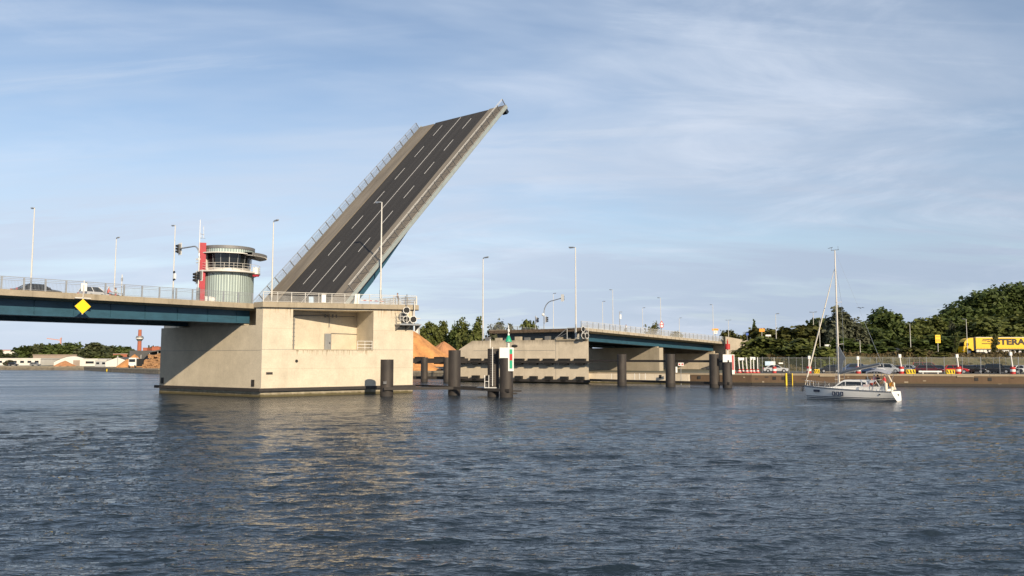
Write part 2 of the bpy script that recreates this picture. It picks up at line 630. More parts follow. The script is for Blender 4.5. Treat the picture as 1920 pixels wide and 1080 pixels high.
bay.tube(P2(x1, dep(x1) - .15, zlo + .1), P2(x1, dep(x1) - .15, zhi - .75), .09, 8)
bay.tube(P2(x1, dep(x1) - .15, zhi - .75), P2(x1 + 5.4, dep(x1 + 5.4) - .15, zhi - .55), .1, 8)
bay.tube(P2(x1 + 5.2, dep(x1 + 5.2) - .2, zhi - .65), P2(x2, dep(x2) - .25, zhi - .5), .06, 8)
bay.tube(P2(x1 + 5.7, dep(x1 + 5.7) - .2, zhi - .6), P2(x1 + 5.7, dep(x1 + 5.7) - .2, zlo + 3.2), .045, 8)
for k in range(7):
    bay.obox(P2(x1, dep(x1) - .1, zlo + .7 + k * .55), f2 * .16, n2 * .08, UP * .05)
for k in range(4):
    bay.obox(P2(x1 + 5 + k * .55, dep(x1 + 5) - .2, zhi - .6), f2 * .07, n2 * .1, UP * .22)
bay.build('drain_pipe', M['dgalv'], pier)
dc = onplane(614, 639, P2(s0, d0, 0) - n2 * .12, (P2(s1, d1, 0) - P2(s0, d0, 0)).cross(UP))
fb = (P2(s1, d1, 0) - P2(s0, d0, 0)).normalized()
nb = V((-fb.y, fb.x, 0))
dr = MB().obox(V((dc.x, dc.y, zlo + 1.15)), fb * .5, nb * .1, UP * 1.14).build('steel_door', M['galv'], pier)
MB().obox(V((dc.x, dc.y, zlo + 1.0)) + fb * .3 - nb * .13, fb * .05, nb * .03, UP * .12).build('handle', M['black'], dr)
fr = MB()
ps = [V((dc.x, dc.y, 0)) + fb * q for q in (.62, 3.4, 5.6)]
fr.bar(ps[0] + UP * (zlo + 2.35), ps[1] + UP * (zlo + 2.35), .05, .05)
fr.bar(ps[1] + UP * (zlo + 2.35), ps[2] + UP * (zlo + 2.3), .05, .05)
fr.bar(ps[0] + UP * (zlo + .02), ps[0] + UP * (zlo + 2.35), .05, .05)
fr.build('cable_tray', M['dgalv'], pier)
rl = MB()
for zz in (.35, .8, 1.25):
    rl.bar(P2(s1 - 2.3, .12, zlo + zz), P2(s1 - .05, .12, zlo + zz), .05, .05)
for ss in (s1 - 2.3, s1 - 1.2, s1 - .1):
    rl.bar(P2(ss, .12, zlo), P2(ss, .12, zlo + 1.25), .05, .05)
rl.build('bay_guardrail', M['white'], pier)
sill = MB()
sill.obox(P2((s0 + s1) / 2, .05, zlo + .04), f2 * ((s1 - s0) / 2 - .02), n2 * .1, UP * .045)
sill.build('bay_sill', M['conc_dirty'], pier)
# rust and dirt runs below the sill and under the coping
rn = random.Random(4)
dr_ = MB()
for k in range(46):
    s_ = s0 + .1 + (s1 - s0 - .2) * rn.random()
    ln_ = rn.uniform(.15, .75)
    w_ = rn.uniform(.03, .09)
    dr_.add([P2(s_ - w_, -.004, zlo - .02), P2(s_ + w_, -.004, zlo - .02), P2(s_ + w_ * .25, -.004, zlo - ln_), P2(s_ - w_ * .25, -.004, zlo - ln_)], [(3, 2, 1, 0)])
tag(dr_.build('sill_stain', mat('drip_stain', (.40, .33, .23), .9, var=.2), pier), kind='stuff')
dr_ = MB()
for k in range(60):
    s_ = L2 * rn.random()
    if s0 - .1 < s_ < s1 + .1:
        continue
    ln_ = rn.uniform(.2, 1.3) * (1.5 if s_ < s0 else 1)
    w_ = rn.uniform(.03, .1)
    zt_ = ztl(s_) - .67
    dr_.add([P2(s_ - w_, -.004, zt_), P2(s_ + w_, -.004, zt_), P2(s_ + w_ * .2, -.004, zt_ - ln_), P2(s_ - w_ * .2, -.004, zt_ - ln_)], [(3, 2, 1, 0)])
tag(dr_.build('coping_stain', mat('rust_stain', (.47, .38, .27), .9, var=.2), pier), kind='stuff')
for z_ in (3.55, 8.7):
    for (sa, sb) in ((.05, s0 if z_ > 6 else L2), (s1, L2)):
        if z_ < 6 and sa > 1:
            continue
        MB().obox(P2((sa + sb) / 2, -.002, z_), f2 * (sb - sa) / 2, n2 * .003, UP * .012).build('pour_seam', mat('seam_grey', (.36, .31, .23), .9, var=.2), pier)
railing(pier, [p + UP * zt(p) for p in (Mx(-.2, -1.85, 0), C - n2 * .25 + f2 * .35, C + V((-.2, 1.6, 0)) + f2 * .55, C + V((-.2, 1.6, 0)) + f2 * .4 + (D - C).normalized() * 7)], 1.3, M['galvw'], M['galvw'], 1.9, .15, (1., .84), .07, .035, (.06, .68), .03)

# ---- raised leaf
TH = R(46.1)
a_ = U * math.cos(TH) + UP * math.sin(TH)
n_ = -U * math.sin(TH) + UP * math.cos(TH)     # up out of the road surface
LB = V((-22.4, 116.0, 14.08))
LL, LW = 49.3, 21.2


def Lf(d, v, n):
    return LB + a_ * d + W * v + n_ * n


lf = thing('bascule_leaf', LB - a_ * 3.2 - UP * .2, 'raised bascule bridge leaf with dark asphalt and white lane lines', 'bridge')
base_d = -3.2
kr, kl = 3.95, 17.45
mb = MB().sweep([(kr, 0), (kr, -.55), (kl, -.55), (kl, 0)], base_d, LL, lambda d, a, b: Lf(d, a, b))
FR = tuple(Matrix((a_, W, n_)).to_euler('XYZ'))
mb.build('roadway', mat('leaf_asphalt', (.036, .033, .031), .9, two=(.021, .020, .020), scale=1.1, stretch=(.035, 1, 1), frame=FR, bump=.3, bscale=50, detail=7), lf)
for (v0, v1, e) in ((0, kr - .003, 0), (kl + .003, LW, 1)):
    m1 = MB()
    m1.sweep([(v0, .12), (v0, -.5), (v1, -.5), (v1, .12)], base_d, LL - (.0 if e == 0 else .5), lambda d, a, b: Lf(d, a, b))
    m1.build('walkway', mat('leaf_walkway', (.215, .185, .145), .85, two=(.14, .12, .095), scale=.9, stretch=(.12, 1, 1), frame=FR, detail=7), lf)
for v0 in (-.06, LW + .0):
    MB().sweep([(v0, .16), (v0, -.42), (v0 + .06, -.42), (v0 + .06, .16)], base_d, LL, lambda d, a, b: Lf(d, a, b)).build('edge_plate', mat('edge_plate_paint', (.30, .34, .33), .5, .1, var=.15), lf)
mk = MB()
mk.sweep([(10.69, .004), (10.69, .012), (10.81, .012), (10.81, .004)][::-1], base_d + .2, LL - .3, lambda d, a, b: Lf(d, a, b))
mk.build('lane_line', M['line'], lf)
for vl in (7.2, 14.45):
    for k in range(8):
        d1_ = LL - 1.8 - 6.83 * k
        if d1_ > base_d + 3:
            MB().sweep([(vl, .004), (vl, .012), (vl + .12, .012), (vl + .12, .004)][::-1], d1_ - 3.45, d1_, lambda d, a, b: Lf(d, a, b)).build('lane_dash', M['line'], lf)
for v0 in (1.9, 17.4):
    gd = MB()
    # deep box girder, tapering towards the tip and over the machinery
    pr = [(base_d, -.5), (base_d, -2.5), (5, -2.35), (16, -1.55), (30, -1.2), (LL - 2.2, -1.1), (LL - .8, -1.1), (LL - .2, -.5)]
    n = len(pr)
    vs = [Lf(d, v0, q) for d, q in pr] + [Lf(d, v0 + 1.7, q) for d, q in pr]
    gd.add(vs, [(i, (i + 1) % n, n + (i + 1) % n, n + i) for i in range(n)] + [tuple(range(n - 1, -1, -1)), tuple(range(n, 2 * n))])
    gd.build('girder', M['blue'], lf)
cb = MB()
for k in range(17):
    cb = MB()
    cb.obox(Lf(k * 2.95 + .6, LW / 2, -.72), a_ * .12, W * (LW / 2 - 1.2), n_ * .2)
    cb.build('cross_beam', M['navy'], lf)
MB().obox(Lf(LL - .3, .75, -.95), a_ * .35, W * .5, n_ * .42).build('locking_nose', M['navy'], lf)
railing(lf, [Lf(.2, .15, .12), Lf(LL - .1, .15, .12)], 1.3, M['galvw'], M['plast'], 2.02, .15, (1., .88), .13, .02, (.05, .76), .026, updir=n_, mbar=mat('bronze_bars', (.14, .12, .10), .6, .1, var=.1))
railing(lf, [Lf(-2.4, LW - .15, .12), Lf(LL - 1.0, LW - .15, .12)], 1.3, M['galv'], M['dgalv'], 2.02, .14, (1., .88), .12, .034, (.05, .76), .028, updir=n_)

# ---- far pier
F1 = V((14.6, 157.0, 0))
CD = V((-.87, .493, 0)).normalized()                # along the fairway, away and to the left
CN = V((CD.y, -CD.x, 0))
CN = CN if CN.y > 0 else -CN
FB = F1 + CD * 26.3
fp = thing('far_pier', F1 + CD * 13 + CN * 5, 'stained pale concrete pier with black fender pads across the fairway', 'bridge pier')
fpm = MB()
wing = FB + CD * .2
fpm.prism([F1, F1 + V((.5, 9, 0)), F1 + V((.5, 9, 0)) + CD * 24, FB + CN * 9 + CD * 5, FB], -2.5, 8.4)
fpm.prism([FB, FB + CN * 9 + CD * 5, FB + CD * 5 + CN * 6, FB + CD * 3.2], -2.5, lambda p: 8.35 if (V((p[0], p[1], 0)) - FB).dot(CD) < 1 else 6.6)
fpm.build('body', M['conc_far'], fp)
sc_ = F1 + CD * 7.0 - CN * .003
MB().obox(sc_ + UP * 4.5, CD * .03, CN * .004, UP * 3.8).build('pour_seam', M['dgalv'], fp)
MB().obox(F1 + CD * 16.5 - CN * .003 + UP * 6.35, CD * 9.4, CN * .004, UP * .03).build('pour_seam', M['dgalv'], fp)
MB().obox(F1 + CD * 3.4 - CN * .05 + UP * 8.38, CD * 3.35, CN * .2, UP * .13).build('coping', M['conc_dirty'], fp)
for (lo, th, w0, zc) in ((4.1, .22, 1.5, 4.35), (.5, .24, 1.0, 1.05)):
    MB().obox(F1 + CD * 14 - CN * .85 + UP * lo, CD * 14.6, CN * .2, UP * th).build('fender_beam', M['timber'], fp)
    for k in range(8):
        c = F1 + CD * (1.6 + k * 3.35) - CN * .45 + UP * zc
        pd = MB()
        pd.obox(c, CD * w0 * .75, CN * .42, UP * (.42 if zc > 2 else .28))
        pd.obox(c - UP * .55 - CN * .1, CD * w0 * .55, CN * .5, UP * .2)
        pd.build('fender_pad', M['black'], fp)
# machinery and seats for the leaf tip on top of the pier
for k in range(9):
    c = F1 + CD * (4.5 + k * 2.3) + CN * (.8 + .5 * (k % 2)) + UP * 8.4
    MB().obox(c + UP * (.18 + .1 * (k % 3)), CD * (.5 + .15 * (k % 2)), CN * .4, UP * (.176 + .1 * (k % 3))).build('bearing_block', M['conc_plain'] if k % 2 else M['dgalv'], fp)

# ---- far span
Q0 = V((13.4, 157.9, 0))


def Qx(t, v, z):
    return Q0 + U * t + W * v + UP * z


def qz(t):
    return 10.72 - .0285 * max(t, 0)


fsn = thing('far_span', Qx(30, 11, 0), 'far blue approach span sloping down to the right bank', 'bridge')
FL = 64
FWd = 23.2
sl = MB()
pr = [(0, -.55), (0, 0), (3.4, 0), (3.4, -.32), (19.8, -.32), (19.8, 0), (FWd, 0), (FWd, -.55), (FWd - 1, -.8), (1, -.8)]
n = len(pr)
vs = [Qx(0, v, qz(0) + z) for v, z in pr] + [Qx(FL, v, qz(FL) + z) for v, z in pr]
sl.add(vs, [((i + 1) % n, i, n + i, n + (i + 1) % n) for i in range(n)] + [tuple(range(n)), tuple(range(2 * n - 1, n - 1, -1))])
# ragged expansion-joint ribs on the edge beam
for k in range(31):
    sl.obox(Qx(1.2 + k * 2.05, -.06, qz(1.2 + k * 2.05) - .3), U * .12, W * .055, UP * .24)
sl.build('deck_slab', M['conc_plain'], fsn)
rw = MB()
rw.add([Qx(0, 3.45, qz(0) - .31), Qx(FL, 3.45, qz(FL) - .31), Qx(FL, 19.75, qz(FL) - .31), Qx(0, 19.75, qz(0) - .31)], [(0, 1, 2, 3)])
rw.build('roadway', M['asphalt'], fsn)
for v0 in (2.4, 19.0):
    gd = MB()
    for (za, zb, vv, ww) in ((-.81, -2.25, v0, 1.5), (-2.252, -2.33, v0 - .12, 1.74)):
        vs = [Qx(t, v, qz(t) + z) for t in (.6, FL - 1.2) for z in (zb, za) for v in (vv, vv + ww)]
        gd.add(vs, [(0, 1, 3, 2), (4, 6, 7, 5), (0, 4, 5, 1), (2, 3, 7, 6), (0, 2, 6, 4), (1, 5, 7, 3)])
    gd.build('girder', M['blue'], fsn)
for k in range(12):
    t = 3 + k * 5
    MB().obox(Qx(t, FWd / 2, qz(t) - 1.4), U * .15, W * 8, UP * .5).build('cross_beam', M['navy'], fsn)
MB().obox(Qx(-.05, FWd / 2, qz(0) - .42), U * .12, W * FWd / 2, UP * .3).build('end_beam', mat('rusty_edge', (.15, .105, .07), .85, var=.5, scale=1.5), fsn)
MB().obox(Qx(.9, FWd / 2, qz(0) - 1.5), U * .3, W * (FWd / 2 - 1.6), UP * .65).build('end_beam', M['navy'], fsn)
railing(fsn, [Qx(.1, .2, qz(0)), Qx(FL, .2, qz(FL))], 1.25, M['galvw'], M['galv'], 2.05, .16, (1., .85), .09, .03, (.06, .76), .03)
railing(fsn, [Qx(.1, FWd - .2, qz(0)), Qx(36, FWd - .2, qz(36))], 1.25, M['galv'], M['dgalv'], 3.0, .2, (1., .85), .1, .02, (.06, .76), .025)
# ---- supports of the far span
def support(t, zt_, label):
    c = Qx(t, FWd / 2, 0)
    o = thing('support_wall', c, label, 'bridge support')
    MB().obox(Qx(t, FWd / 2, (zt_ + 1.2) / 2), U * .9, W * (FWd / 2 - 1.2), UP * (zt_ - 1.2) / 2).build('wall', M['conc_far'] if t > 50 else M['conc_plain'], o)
    for v in (2.2, 20.0):
        MB().obox(Qx(t, v + .3, zt_ + (qz(t) - 2.33 - zt_) / 2), U * .4, W * .5, UP * (qz(t) - 2.335 - zt_) / 2).build('bearing', M['conc_plain'], o)
    return o


support(33.5, 7.15, 'wide concrete support wall halfway under the far span')
ab = support(62.6, 5.95, 'shaded concrete abutment wall at the land end of the far span')
e0 = Qx(FL + .02, -.4, 0)
MB().obox(Qx(FL + 1.6, FWd / 2, 4.9), U * 1.5, W * (FWd / 2 + .35), UP * 3.9).build('back_wall', M['conc_plain'], ab)
# ------------------------------------------------------------------ dolphins (mooring piles) and fender walks
def dolphin(px, Y, ztop, r, label, group, Yc=True):
    p = at(px, 700, Y)
    o = thing('dolphin', (p.x, p.y, 0), label, 'mooring dolphin', group)
    mb = MB()
    n = 28
    mb.lathe([(r, -3), (r, .55)], n, (p.x, p.y, 0))
    mb.lathe([(r - .12, ztop - .12), (0.01, ztop - .12)], n, (p.x, p.y, 0))
    mb.lathe([(r, .55), (r, ztop), (r - .12, ztop), (r - .12, ztop - .12)], n, (p.x, p.y, 0))
    mb.build('pile', M['pile'], o, smooth=True)
    MB().lathe([(r + .012, -1), (r + .012, .62), (r, .62)], n, (p.x, p.y, 0)).build('tide_band', M['timber'], o, smooth=True)
    if px < 730:
        k = MB()
        k.obox((p.x - .1, p.y - r - .06, 1.75), (.2, 0, 0), (0, .08, 0), (0, 0, .16))
        k.tube((p.x - .25, p.y - r - .12, 1.75), (p.x + .12, p.y - r - .14, 1.95), .06)
        k.build('mooring_hook', M['dgalv'], o)
    return o, p


dl1, pd1 = dolphin(725.5, 107, 4.72, .84, 'brown steel dolphin standing against the sunlit face of the big pier', 'dolphins by the big pier')
dl2, pd2 = dolphin(852, 110, 5.95, .82, 'brown steel dolphin alone between the big pier and the white-topped dolphin', 'dolphins by the big pier')
dl3, pd3 = dolphin(925, 105.6, 6.1, .74, 'brown steel dolphin with the white ladder up its front', 'dolphins by the big pier')
dl4, pd4 = dolphin(949.5, 104.2, 6.2, .84, 'brown steel dolphin carrying the white board with green and red patches', 'dolphins by the big pier')
# ladder
la = MB()
lx, ly = pd3.x - .18, pd3.y - .84
for sx in (-.02,):
    la.bar((lx + .1, ly, 1.35), (lx + .1, ly, 6.3), .08, .06)
la.bar((lx - .2, ly, 6.2), (lx - .2, ly, 7.3), .07, .07)
la.bar((lx + 1.9, pd3.y - .5, 6.1), (lx + 1.9, pd3.y - .5, 7.6), .07, .07)
la.bar((lx + 1.9, pd3.y - .5, 7.0), (pd4.x + .2, pd4.y - .5, 6.95), .05, .05)
la.build('ladder_rail', M['white'], dl3)
for k in range(17):
    MB().bar((lx - .22, ly + .03, 1.6 + k * .29), (lx + .42, ly + .03, 1.6 + k * .29), .03, .03).build('rung', M['dgalv'], dl3)
# white board with coloured patches on the outer dolphin
bx, by = pd4.x, pd4.y - .88
bo = MB()
poly = [(-.84, 6.22), (-.84, 4.92), (.22, 4.92), (.22, 3.28), (.92, 3.28), (.92, 6.22)]
vs = [(bx + a, by - .03, z) for a, z in poly] + [(bx + a, by + .03, z) for a, z in poly]
bo.add(vs, [(0, 1, 2, 5), (2, 3, 4, 5), (11, 8, 7, 6), (11, 10, 9, 8)] + [((i + 1) % 6, i, 6 + i, 6 + (i + 1) % 6) for i in range(6)])
brd = bo.build('marker_board', M['white'], dl4)
for k, (c, za, zb) in enumerate((('green', 5.42, 6.02), ('red', 4.62, 5.416), ('green', 3.6, 4.614))):
    MB().box((bx + .58, by - .045, (za + zb) / 2), (.36, .03, zb - za)).build('colour_patch', M[c], brd)
tm = MB()
tx, ty = at(953.6, 640, 104.4).x, 104.4
tm.lathe([(.13, 6.08), (.13, 8.0), (.05, 8.0), (.05, 8.2)], 10, (tx, ty, 0))
tmo = tm.build('top_mark_post', M['white'], dl4, smooth=True)
MB().lathe([(.42, 6.95), (.42, 7.05), (.1, 7.85), (.01, 7.9)], 14, (tx, ty, 0)).build('green_cone', M['green'], tmo, smooth=True)
MB().lathe([(.12, 8.2), (.14, 8.25), (.14, 8.5), (.05, 8.6), (.03, 9.1), (.01, 9.1)], 10, (tx, ty, 0)).build('lantern', M['white'], tmo, smooth=True)
MB().ball((tx + .75, ty - .2, 6.42), (.42, .3, .2)).build('lamp_head', M['black'], dl4)
# fender walk from the pier to the outer dolphin
fw = thing('fender_walk', (pd2.x, 109, 0), 'low steel fender walk from the big pier to the outer dolphins', 'fender walk')
wa = C + V((-.6, -.55, 0))
pts_f = [V((pd1.x - .2, 105.9, .98)), V((pd2.x, 108.9, .98)), V((pd4.x + .4, 103.1, .88))]
for a, b in zip(pts_f[:-1], pts_f[1:]):
    MB().bar(a, b, .3, .36).build('front_beam', M['timber'], fw)
pts_b = [C + V((.2, 2.2, .95)), V((pd2.x + .6, 113.2, .95)), V((pd3.x + .2, 108.6, .95))]
for a, b in zip(pts_b[:-1], pts_b[1:]):
    MB().bar(a, b, .25, .25).build('back_beam', M['timber'], fw)
gg = MB()
gg.add([V((pd2.x + 3, 107.3, 1.1)), V((pd4.x - .4, 103.7, 1.1)), V((pd4.x - 1.4, 107.4, 1.1)), V((pd2.x + 3.2, 110.6, 1.1))], [(0, 1, 2, 3)])
gg.build('grating', M['dgalv'], fw)
hr = MB()
ha = at(909, 700, 105.2).x
for xx in (ha, ha + .52):
    hr.bar((xx, 105.0, 1.1), (xx, 105.0, 2.75), .07, .07)
hr.bar((ha, 105.0, 1.95), (ha + .52, 105.0, 1.95), .05, .05)
hr.bar((ha, 105.0, 1.16), (ha + 1.5, 104.6, 1.16), .09, .09)
hr.build('guardrail', M['white'], fw)
st = MB()
st.obox((pd4.x + 1.15, 104.2, .78), (.75, 0, 0), (0, .25, 0), (0, 0, .1))
st.obox((pd4.x + 1.0, 104.4, .45), (.35, 0, 0), (0, .25, 0), (0, 0, .1))
st.build('fender_stub', M['timber'], fw)

# far row
fd = []
for px, Y, lb in ((1166, 146.5, 'leftmost of the tall brown dolphins in front of the far span'), (1257, 141.2, 'brown steel dolphin with a small white sign, middle of the far row'), (1339.5, 137, 'brown steel dolphin next to the white and red marked one'), (1363.5, 135.8, 'far brown dolphin with white and red board and red top mark')):
    fd.append(dolphin(px, Y, 5.55 if px < 1350 else 5.5, .82 if px < 1350 else .78, lb, 'dolphins of the far row'))
for px, Y, lb in ((838, 168, 'distant dolphin behind the lone brown one, nearer the far pier'), (795.5, 170, 'distant dolphin beside the right edge of the big pier')):
    fd.append(dolphin(px, Y, 5.0, .72, lb, 'dolphins of the far row'))
ff = thing('fender_beam', (27, 141.5, 0), 'dark fender beams joining the far dolphins right of the far pier', 'fender beam')
e0_ = F1 + CD * -.6 - CN * .85
e1_ = V((fd[3][1].x + .1, fd[3][1].y - .9, 0))
for z, h in ((4.35, .38), (.75, .42)):
    MB().bar(e0_ + UP * z, e1_ + UP * z, .3, h).build('beam', M['timber'], ff)
ff2 = thing('fender_beam', (-14, 170, 0), 'dark fender beams left of the far pier, seen past the big pier', 'fender beam')
for z, h in ((4.3, 1.0), (.8, .55)):
    MB().bar(FB - CN * .85 + CD * .4 + UP * z, V((-26, 174, z)), .3, h).build('beam', M['timber'], ff2)
for k in range(3):
    c = FB + CD * (2.5 + k * 5) - CN * .9
    MB().obox(c + UP * 4.35, CD * 1.2, CN * .25, UP * .75).build('pad', M['black'], ff2)
# far marker
p = fd[3][1]
w1 = MB()
w1.box((p.x - .1, p.y - .84, 4.85), (1.56, .06, 1.25))
w1.build('white_board', M['white'], fd[3][0])
w2 = MB()
w2.box((p.x + .78, p.y - .9, 3.85), (.42, .05, 3.2))
w2b = w2.build('white_board', M['white'], fd[3][0])
MB().box((p.x + .74, p.y - .935, 4.15), (.26, .02, 2.4)).build('red_stripe', M['red'], w2b)
tmf = MB().lathe([(.1, 5.4), (.1, 6.3), (.08, 6.3)], 8, (p.x + .15, p.y, 0)).build('top_mark_post', M['white'], fd[3][0])
MB().lathe([(.01, 6.3), (.42, 6.3), (.42, 7.2), (.01, 7.2)], 12, (p.x + .15, p.y, 0)).build('red_can', M['red'], tmf, smooth=True)
MB().lathe([(.12, 7.2), (.12, 7.6), (.04, 8.0), (.01, 8.0)], 8, (p.x + .15, p.y, 0)).build('lantern', M['red'], tmf)
p = fd[1][1]
MB().box((p.x + .95, p.y - .5, 2.9), (.3, .05, 1.0)).build('small_sign', M['white'], fd[1][0])
sg = thing('waterway_sign', at(1276.5, 714, 158), 'white board with two red squares on a post in front of the quay', 'sign')
q = at(1276.5, 683, 150)
sg.location = (q.x, q.y, 0)
MB().tube((q.x, q.y, -1), (q.x, q.y, 3.2), .06).build('post', M['galv'], sg)
pn = MB().box((q.x, q.y - .08, q.z), (1.0, .05, .56)).build('panel', M['white'], sg)
for s in (-1, 1):
    MB().box((q.x + s * .26, q.y - .118, q.z), (.3, .02, .3)).build('red_square', M['red'], pn)

# ------------------------------------------------------------------ traffic lights for boats
def round_signal(c, face, label, r=.47):
    c, face = V(c), V(face).normalized()
    o = thing('boat_signal', c, label, 'signal light')
    side = face.cross(UP).normalized()
    ring = MB()
    n = 8
    pts_o = [side * math.cos(t) * r + UP * math.sin(t) * r for t in (2 * math.pi * (i + .5) / n for i in range(n))]
    pts_i = [p_ * .86 for p_ in pts_o]
    vs = [c + p_ + face * .03 for p_ in pts_o] + [c + p_ + face * .03 for p_ in pts_i] + [c + p_ - face * .03 for p_ in pts_o]
    ring.add(vs, [(i, (i + 1) % n, n + (i + 1) % n, n + i) for i in range(n)] + [((i + 1) % n, i, 2 * n + i, 2 * n + (i + 1) % n) for i in range(n)])
    ring.build('white_rim', M['white'], o)
    MB().disc(c, face, r * .9, 16, .05).build('black_screen', M['black'], o)
    MB().disc(c + face * .04, face, r * .2, 12, .03).build('lamp_lens', M['black'], o)
    MB().obox(c - face * .14, side * r * .35, face * .1, UP * r * .35).build('housing', M['dgalv'], o)
    return o


plY = 115.2
pl = thing('signal_platform', at(757, 606, plY), 'small steel signal balcony on the right corner of the big pier', 'platform')
pc0 = P2(L2 - 2.9, 0, 9.55)
pf = MB()
pf.obox(P2(L2 - 1.3, -.75, 9.6), f2 * 1.75, n2 * .75, UP * .1)
pf.build('floor', M['galv'], pl)
br = MB()
for s in (L2 - 2.9, L2 - 1.3, L2 + .3):
    a, b, c = P2(s, -.01, 9.5), P2(s, -1.45, 9.5), P2(s, -.01, 8.7)
    br.add([a + f2 * .05, b + f2 * .05, c + f2 * .05, a - f2 * .05, b - f2 * .05, c - f2 * .05], [(0, 1, 2), (3, 5, 4), (0, 3, 4, 1), (1, 4, 5, 2), (2, 5, 3, 0)])
br.build('bracket', M['dgalv'], pl)
gr = MB()
for zz in (.5, 1.0, 1.5):
    gr.bar(P2(L2 - 3, -.05, 9.7 + zz), P2(L2 - 3, -1.45, 9.7 + zz), .05, .05)
    gr.bar(P2(L2 - 3, -1.45, 9.7 + zz), P2(L2 - 1.9, -1.45, 9.7 + zz), .05, .05)
for s in (L2 - 3, L2 - 1.9):
    gr.bar(P2(s, -1.45, 9.7), P2(s, -1.45, 11.25), .06, .06)
gr.build('guardrail', M['galvw'], pl)
MB().tube(P2(L2 - 1.6, -.85, 9.7), P2(L2 - 1.6, -.85, 13.9), .06).build('pole', M['dgalv'], pl)
MB().tube(P2(L2 - .35, -.85, 9.7), P2(L2 - .35, -.85, 12.9), .07).build('pole', M['galvw'], pl)
MB().obox(P2(L2 - .3, -.9, 10.5), f2 * .9, n2 * .05, UP * .05).build('cross_arm', M['galvw'], pl)
MB().box(P2(L2 - 1.5, -.6, 10.0), (.5, .4, .5)).build('junction_box', M['galvw'], pl)
fn_ = V((.12, -.99, 0))
for (px, py, lb) in ((762.5, 581.7, 'white-rimmed round boat signal topmost of the near group'), (762, 598.6, 'white-rimmed round boat signal lower left of the near group'), (775.2, 599, 'white-rimmed round boat signal lower right, at the pier edge')):
    round_signal(at(px, py, 115.6), fn_, lb, .52)
o = thing('boat_signal', at(754, 594, 116.2), 'dark boat signal turned away behind the white-rimmed ones', 'signal light')
MB().disc(at(754, 594, 116.2), (.75, -.65, 0), .62, 14, .12).build('black_screen', M['plast'], o)
ffn = V((.7, -.71, 0))
for (px, py, lb) in ((1093.6, 617.3, 'white-rimmed round boat signal topmost on the far pier'), (1093.8, 629.2, 'white-rimmed round boat signal lower left on the far pier'), (1100.4, 629.2, 'white-rimmed round boat signal lower right on the far pier')):
    round_signal(at(px, py, 156.4), ffn, lb, .58)
sp2 = thing('signal_stand', at(1088, 634, 157.5), 'cluttered steel signal stand with cabinets on the far pier corner', 'platform')
b_ = F1 + CD * 1.6 + CN * .8
s2 = MB()
s2.bar(b_ + UP * 8.5, b_ + UP * 11.3, .1, .1)
s2.bar(b_ + CD * -1.2 + UP * 8.5, b_ + CD * -1.2 + UP * 11.2, .1, .1)
for z in (9.2, 10.2, 11.0):
    s2.bar(b_ + CD * -1.5 + UP * z, b_ + CD * .5 + UP * z, .06, .06)
s2.build('frame', M['galv'], sp2)
MB().obox(b_ + CN * .6 + UP * 9.35, CD * .55, CN * .3, UP * .85).build('cabinet', M['dgalv'], sp2)
MB().obox(b_ + CD * 1.4 + CN * .7 + UP * 9.1, CD * .4, CN * .3, UP * .6).build('cabinet', M['galvw'], sp2)
hr2 = thing('stair_rail', F1 + CD * 4.5, 'grey stair handrail beside the cabinets on the far pier', 'handrail')
h = MB()
ca, cb_, cc_ = F1 + CD * 7.4 + CN * .2 + UP * 8.5, F1 + CD * 4.6 + CN * .2 + UP * 10.6, F1 + CD * 2.9 + CN * .2 + UP * 10.6
h.bar(ca, cb_, .1, .1)
h.bar(cb_, cc_, .1, .1)
h.bar(cb_ - UP * 2.1, cb_, .1, .1)
h.bar(cc_ - UP * 2.1, cc_, .1, .1)
h.bar(ca + CD * .1, cb_ - UP * .9, .05, .05)
h.build('rail', M['galv'], hr2)

# ------------------------------------------------------------------ street lamps
def lamp_proto(kind):
    o = thing('street_lamp', (0, 0, 0), 'tall grey street lamp', 'street lamp')
    MB().tube((0, 0, 0), (0, 0, 1.6), .13, 10, .12).build('base_sleeve', M['galv'], o)
    MB().tube((0, 0, 1.6), (0, 0, 10), .105, 10, .065).build('pole', M['galvw'], o)
    for s in ((1,) if kind == 1 else (1, -1)):
        h_ = MB()
        h_.bar((0, 0, 9.97), (s * .35, 0, 10.04), .07, .07)
        h_.obox((s * .62, 0, 10.06), (.42, 0, s * .03), (0, .14, 0), (0, 0, .055))
        h_.obox((s * .66, 0, 9.985), (.3, 0, 0), (0, .1, 0), (0, 0, .02))
        h_.build('lamp_head', M['galv'], o)
    return o


LP1, LP2 = lamp_proto(1), lamp_proto(2)
_used = set()


def lamp(px, pytop, Y, zbase, side, label, group, dbl=False):
    """side -1: head points left, +1 right"""
    b = at(px, 600, Y)
    top = at(px, pytop, Y).z
    src = LP2 if dbl else LP1
    if src.name not in _used:
        o = src
        _used.add(src.name)
        kids_ = kids(src)
        TREE[src.name] = [(c, []) for c in kids_]
        o.location = (b.x, b.y, zbase)
        o['label'] = label
    else:
        o = copytree(src, (b.x, b.y, zbase), label)
    s = (top - zbase) / 10.06
    o.scale = (max(.75, s * .8), max(.75, s * .8), s)
    o.rotation_euler.z = math.atan2(W.y, W.x) if side < 0 else math.atan2(-W.y, -W.x)
    o['group'] = group
    return o


G1, G2, G3 = 'street lamps on the near bridge', 'street lamps on the far bridge', 'street lamps along the bank road'


def lamp_v(px_top, py, v, side, label, base=P0, zf=lambda t: DZ, grp=G1):
    # pole foot column is close to the top's; solve on the line at offset v
    t = t_on(px_top, v, base)
    p = base + U * t + W * v
    lamp(px_top, py, p.y, zf(t), side, label, grp)


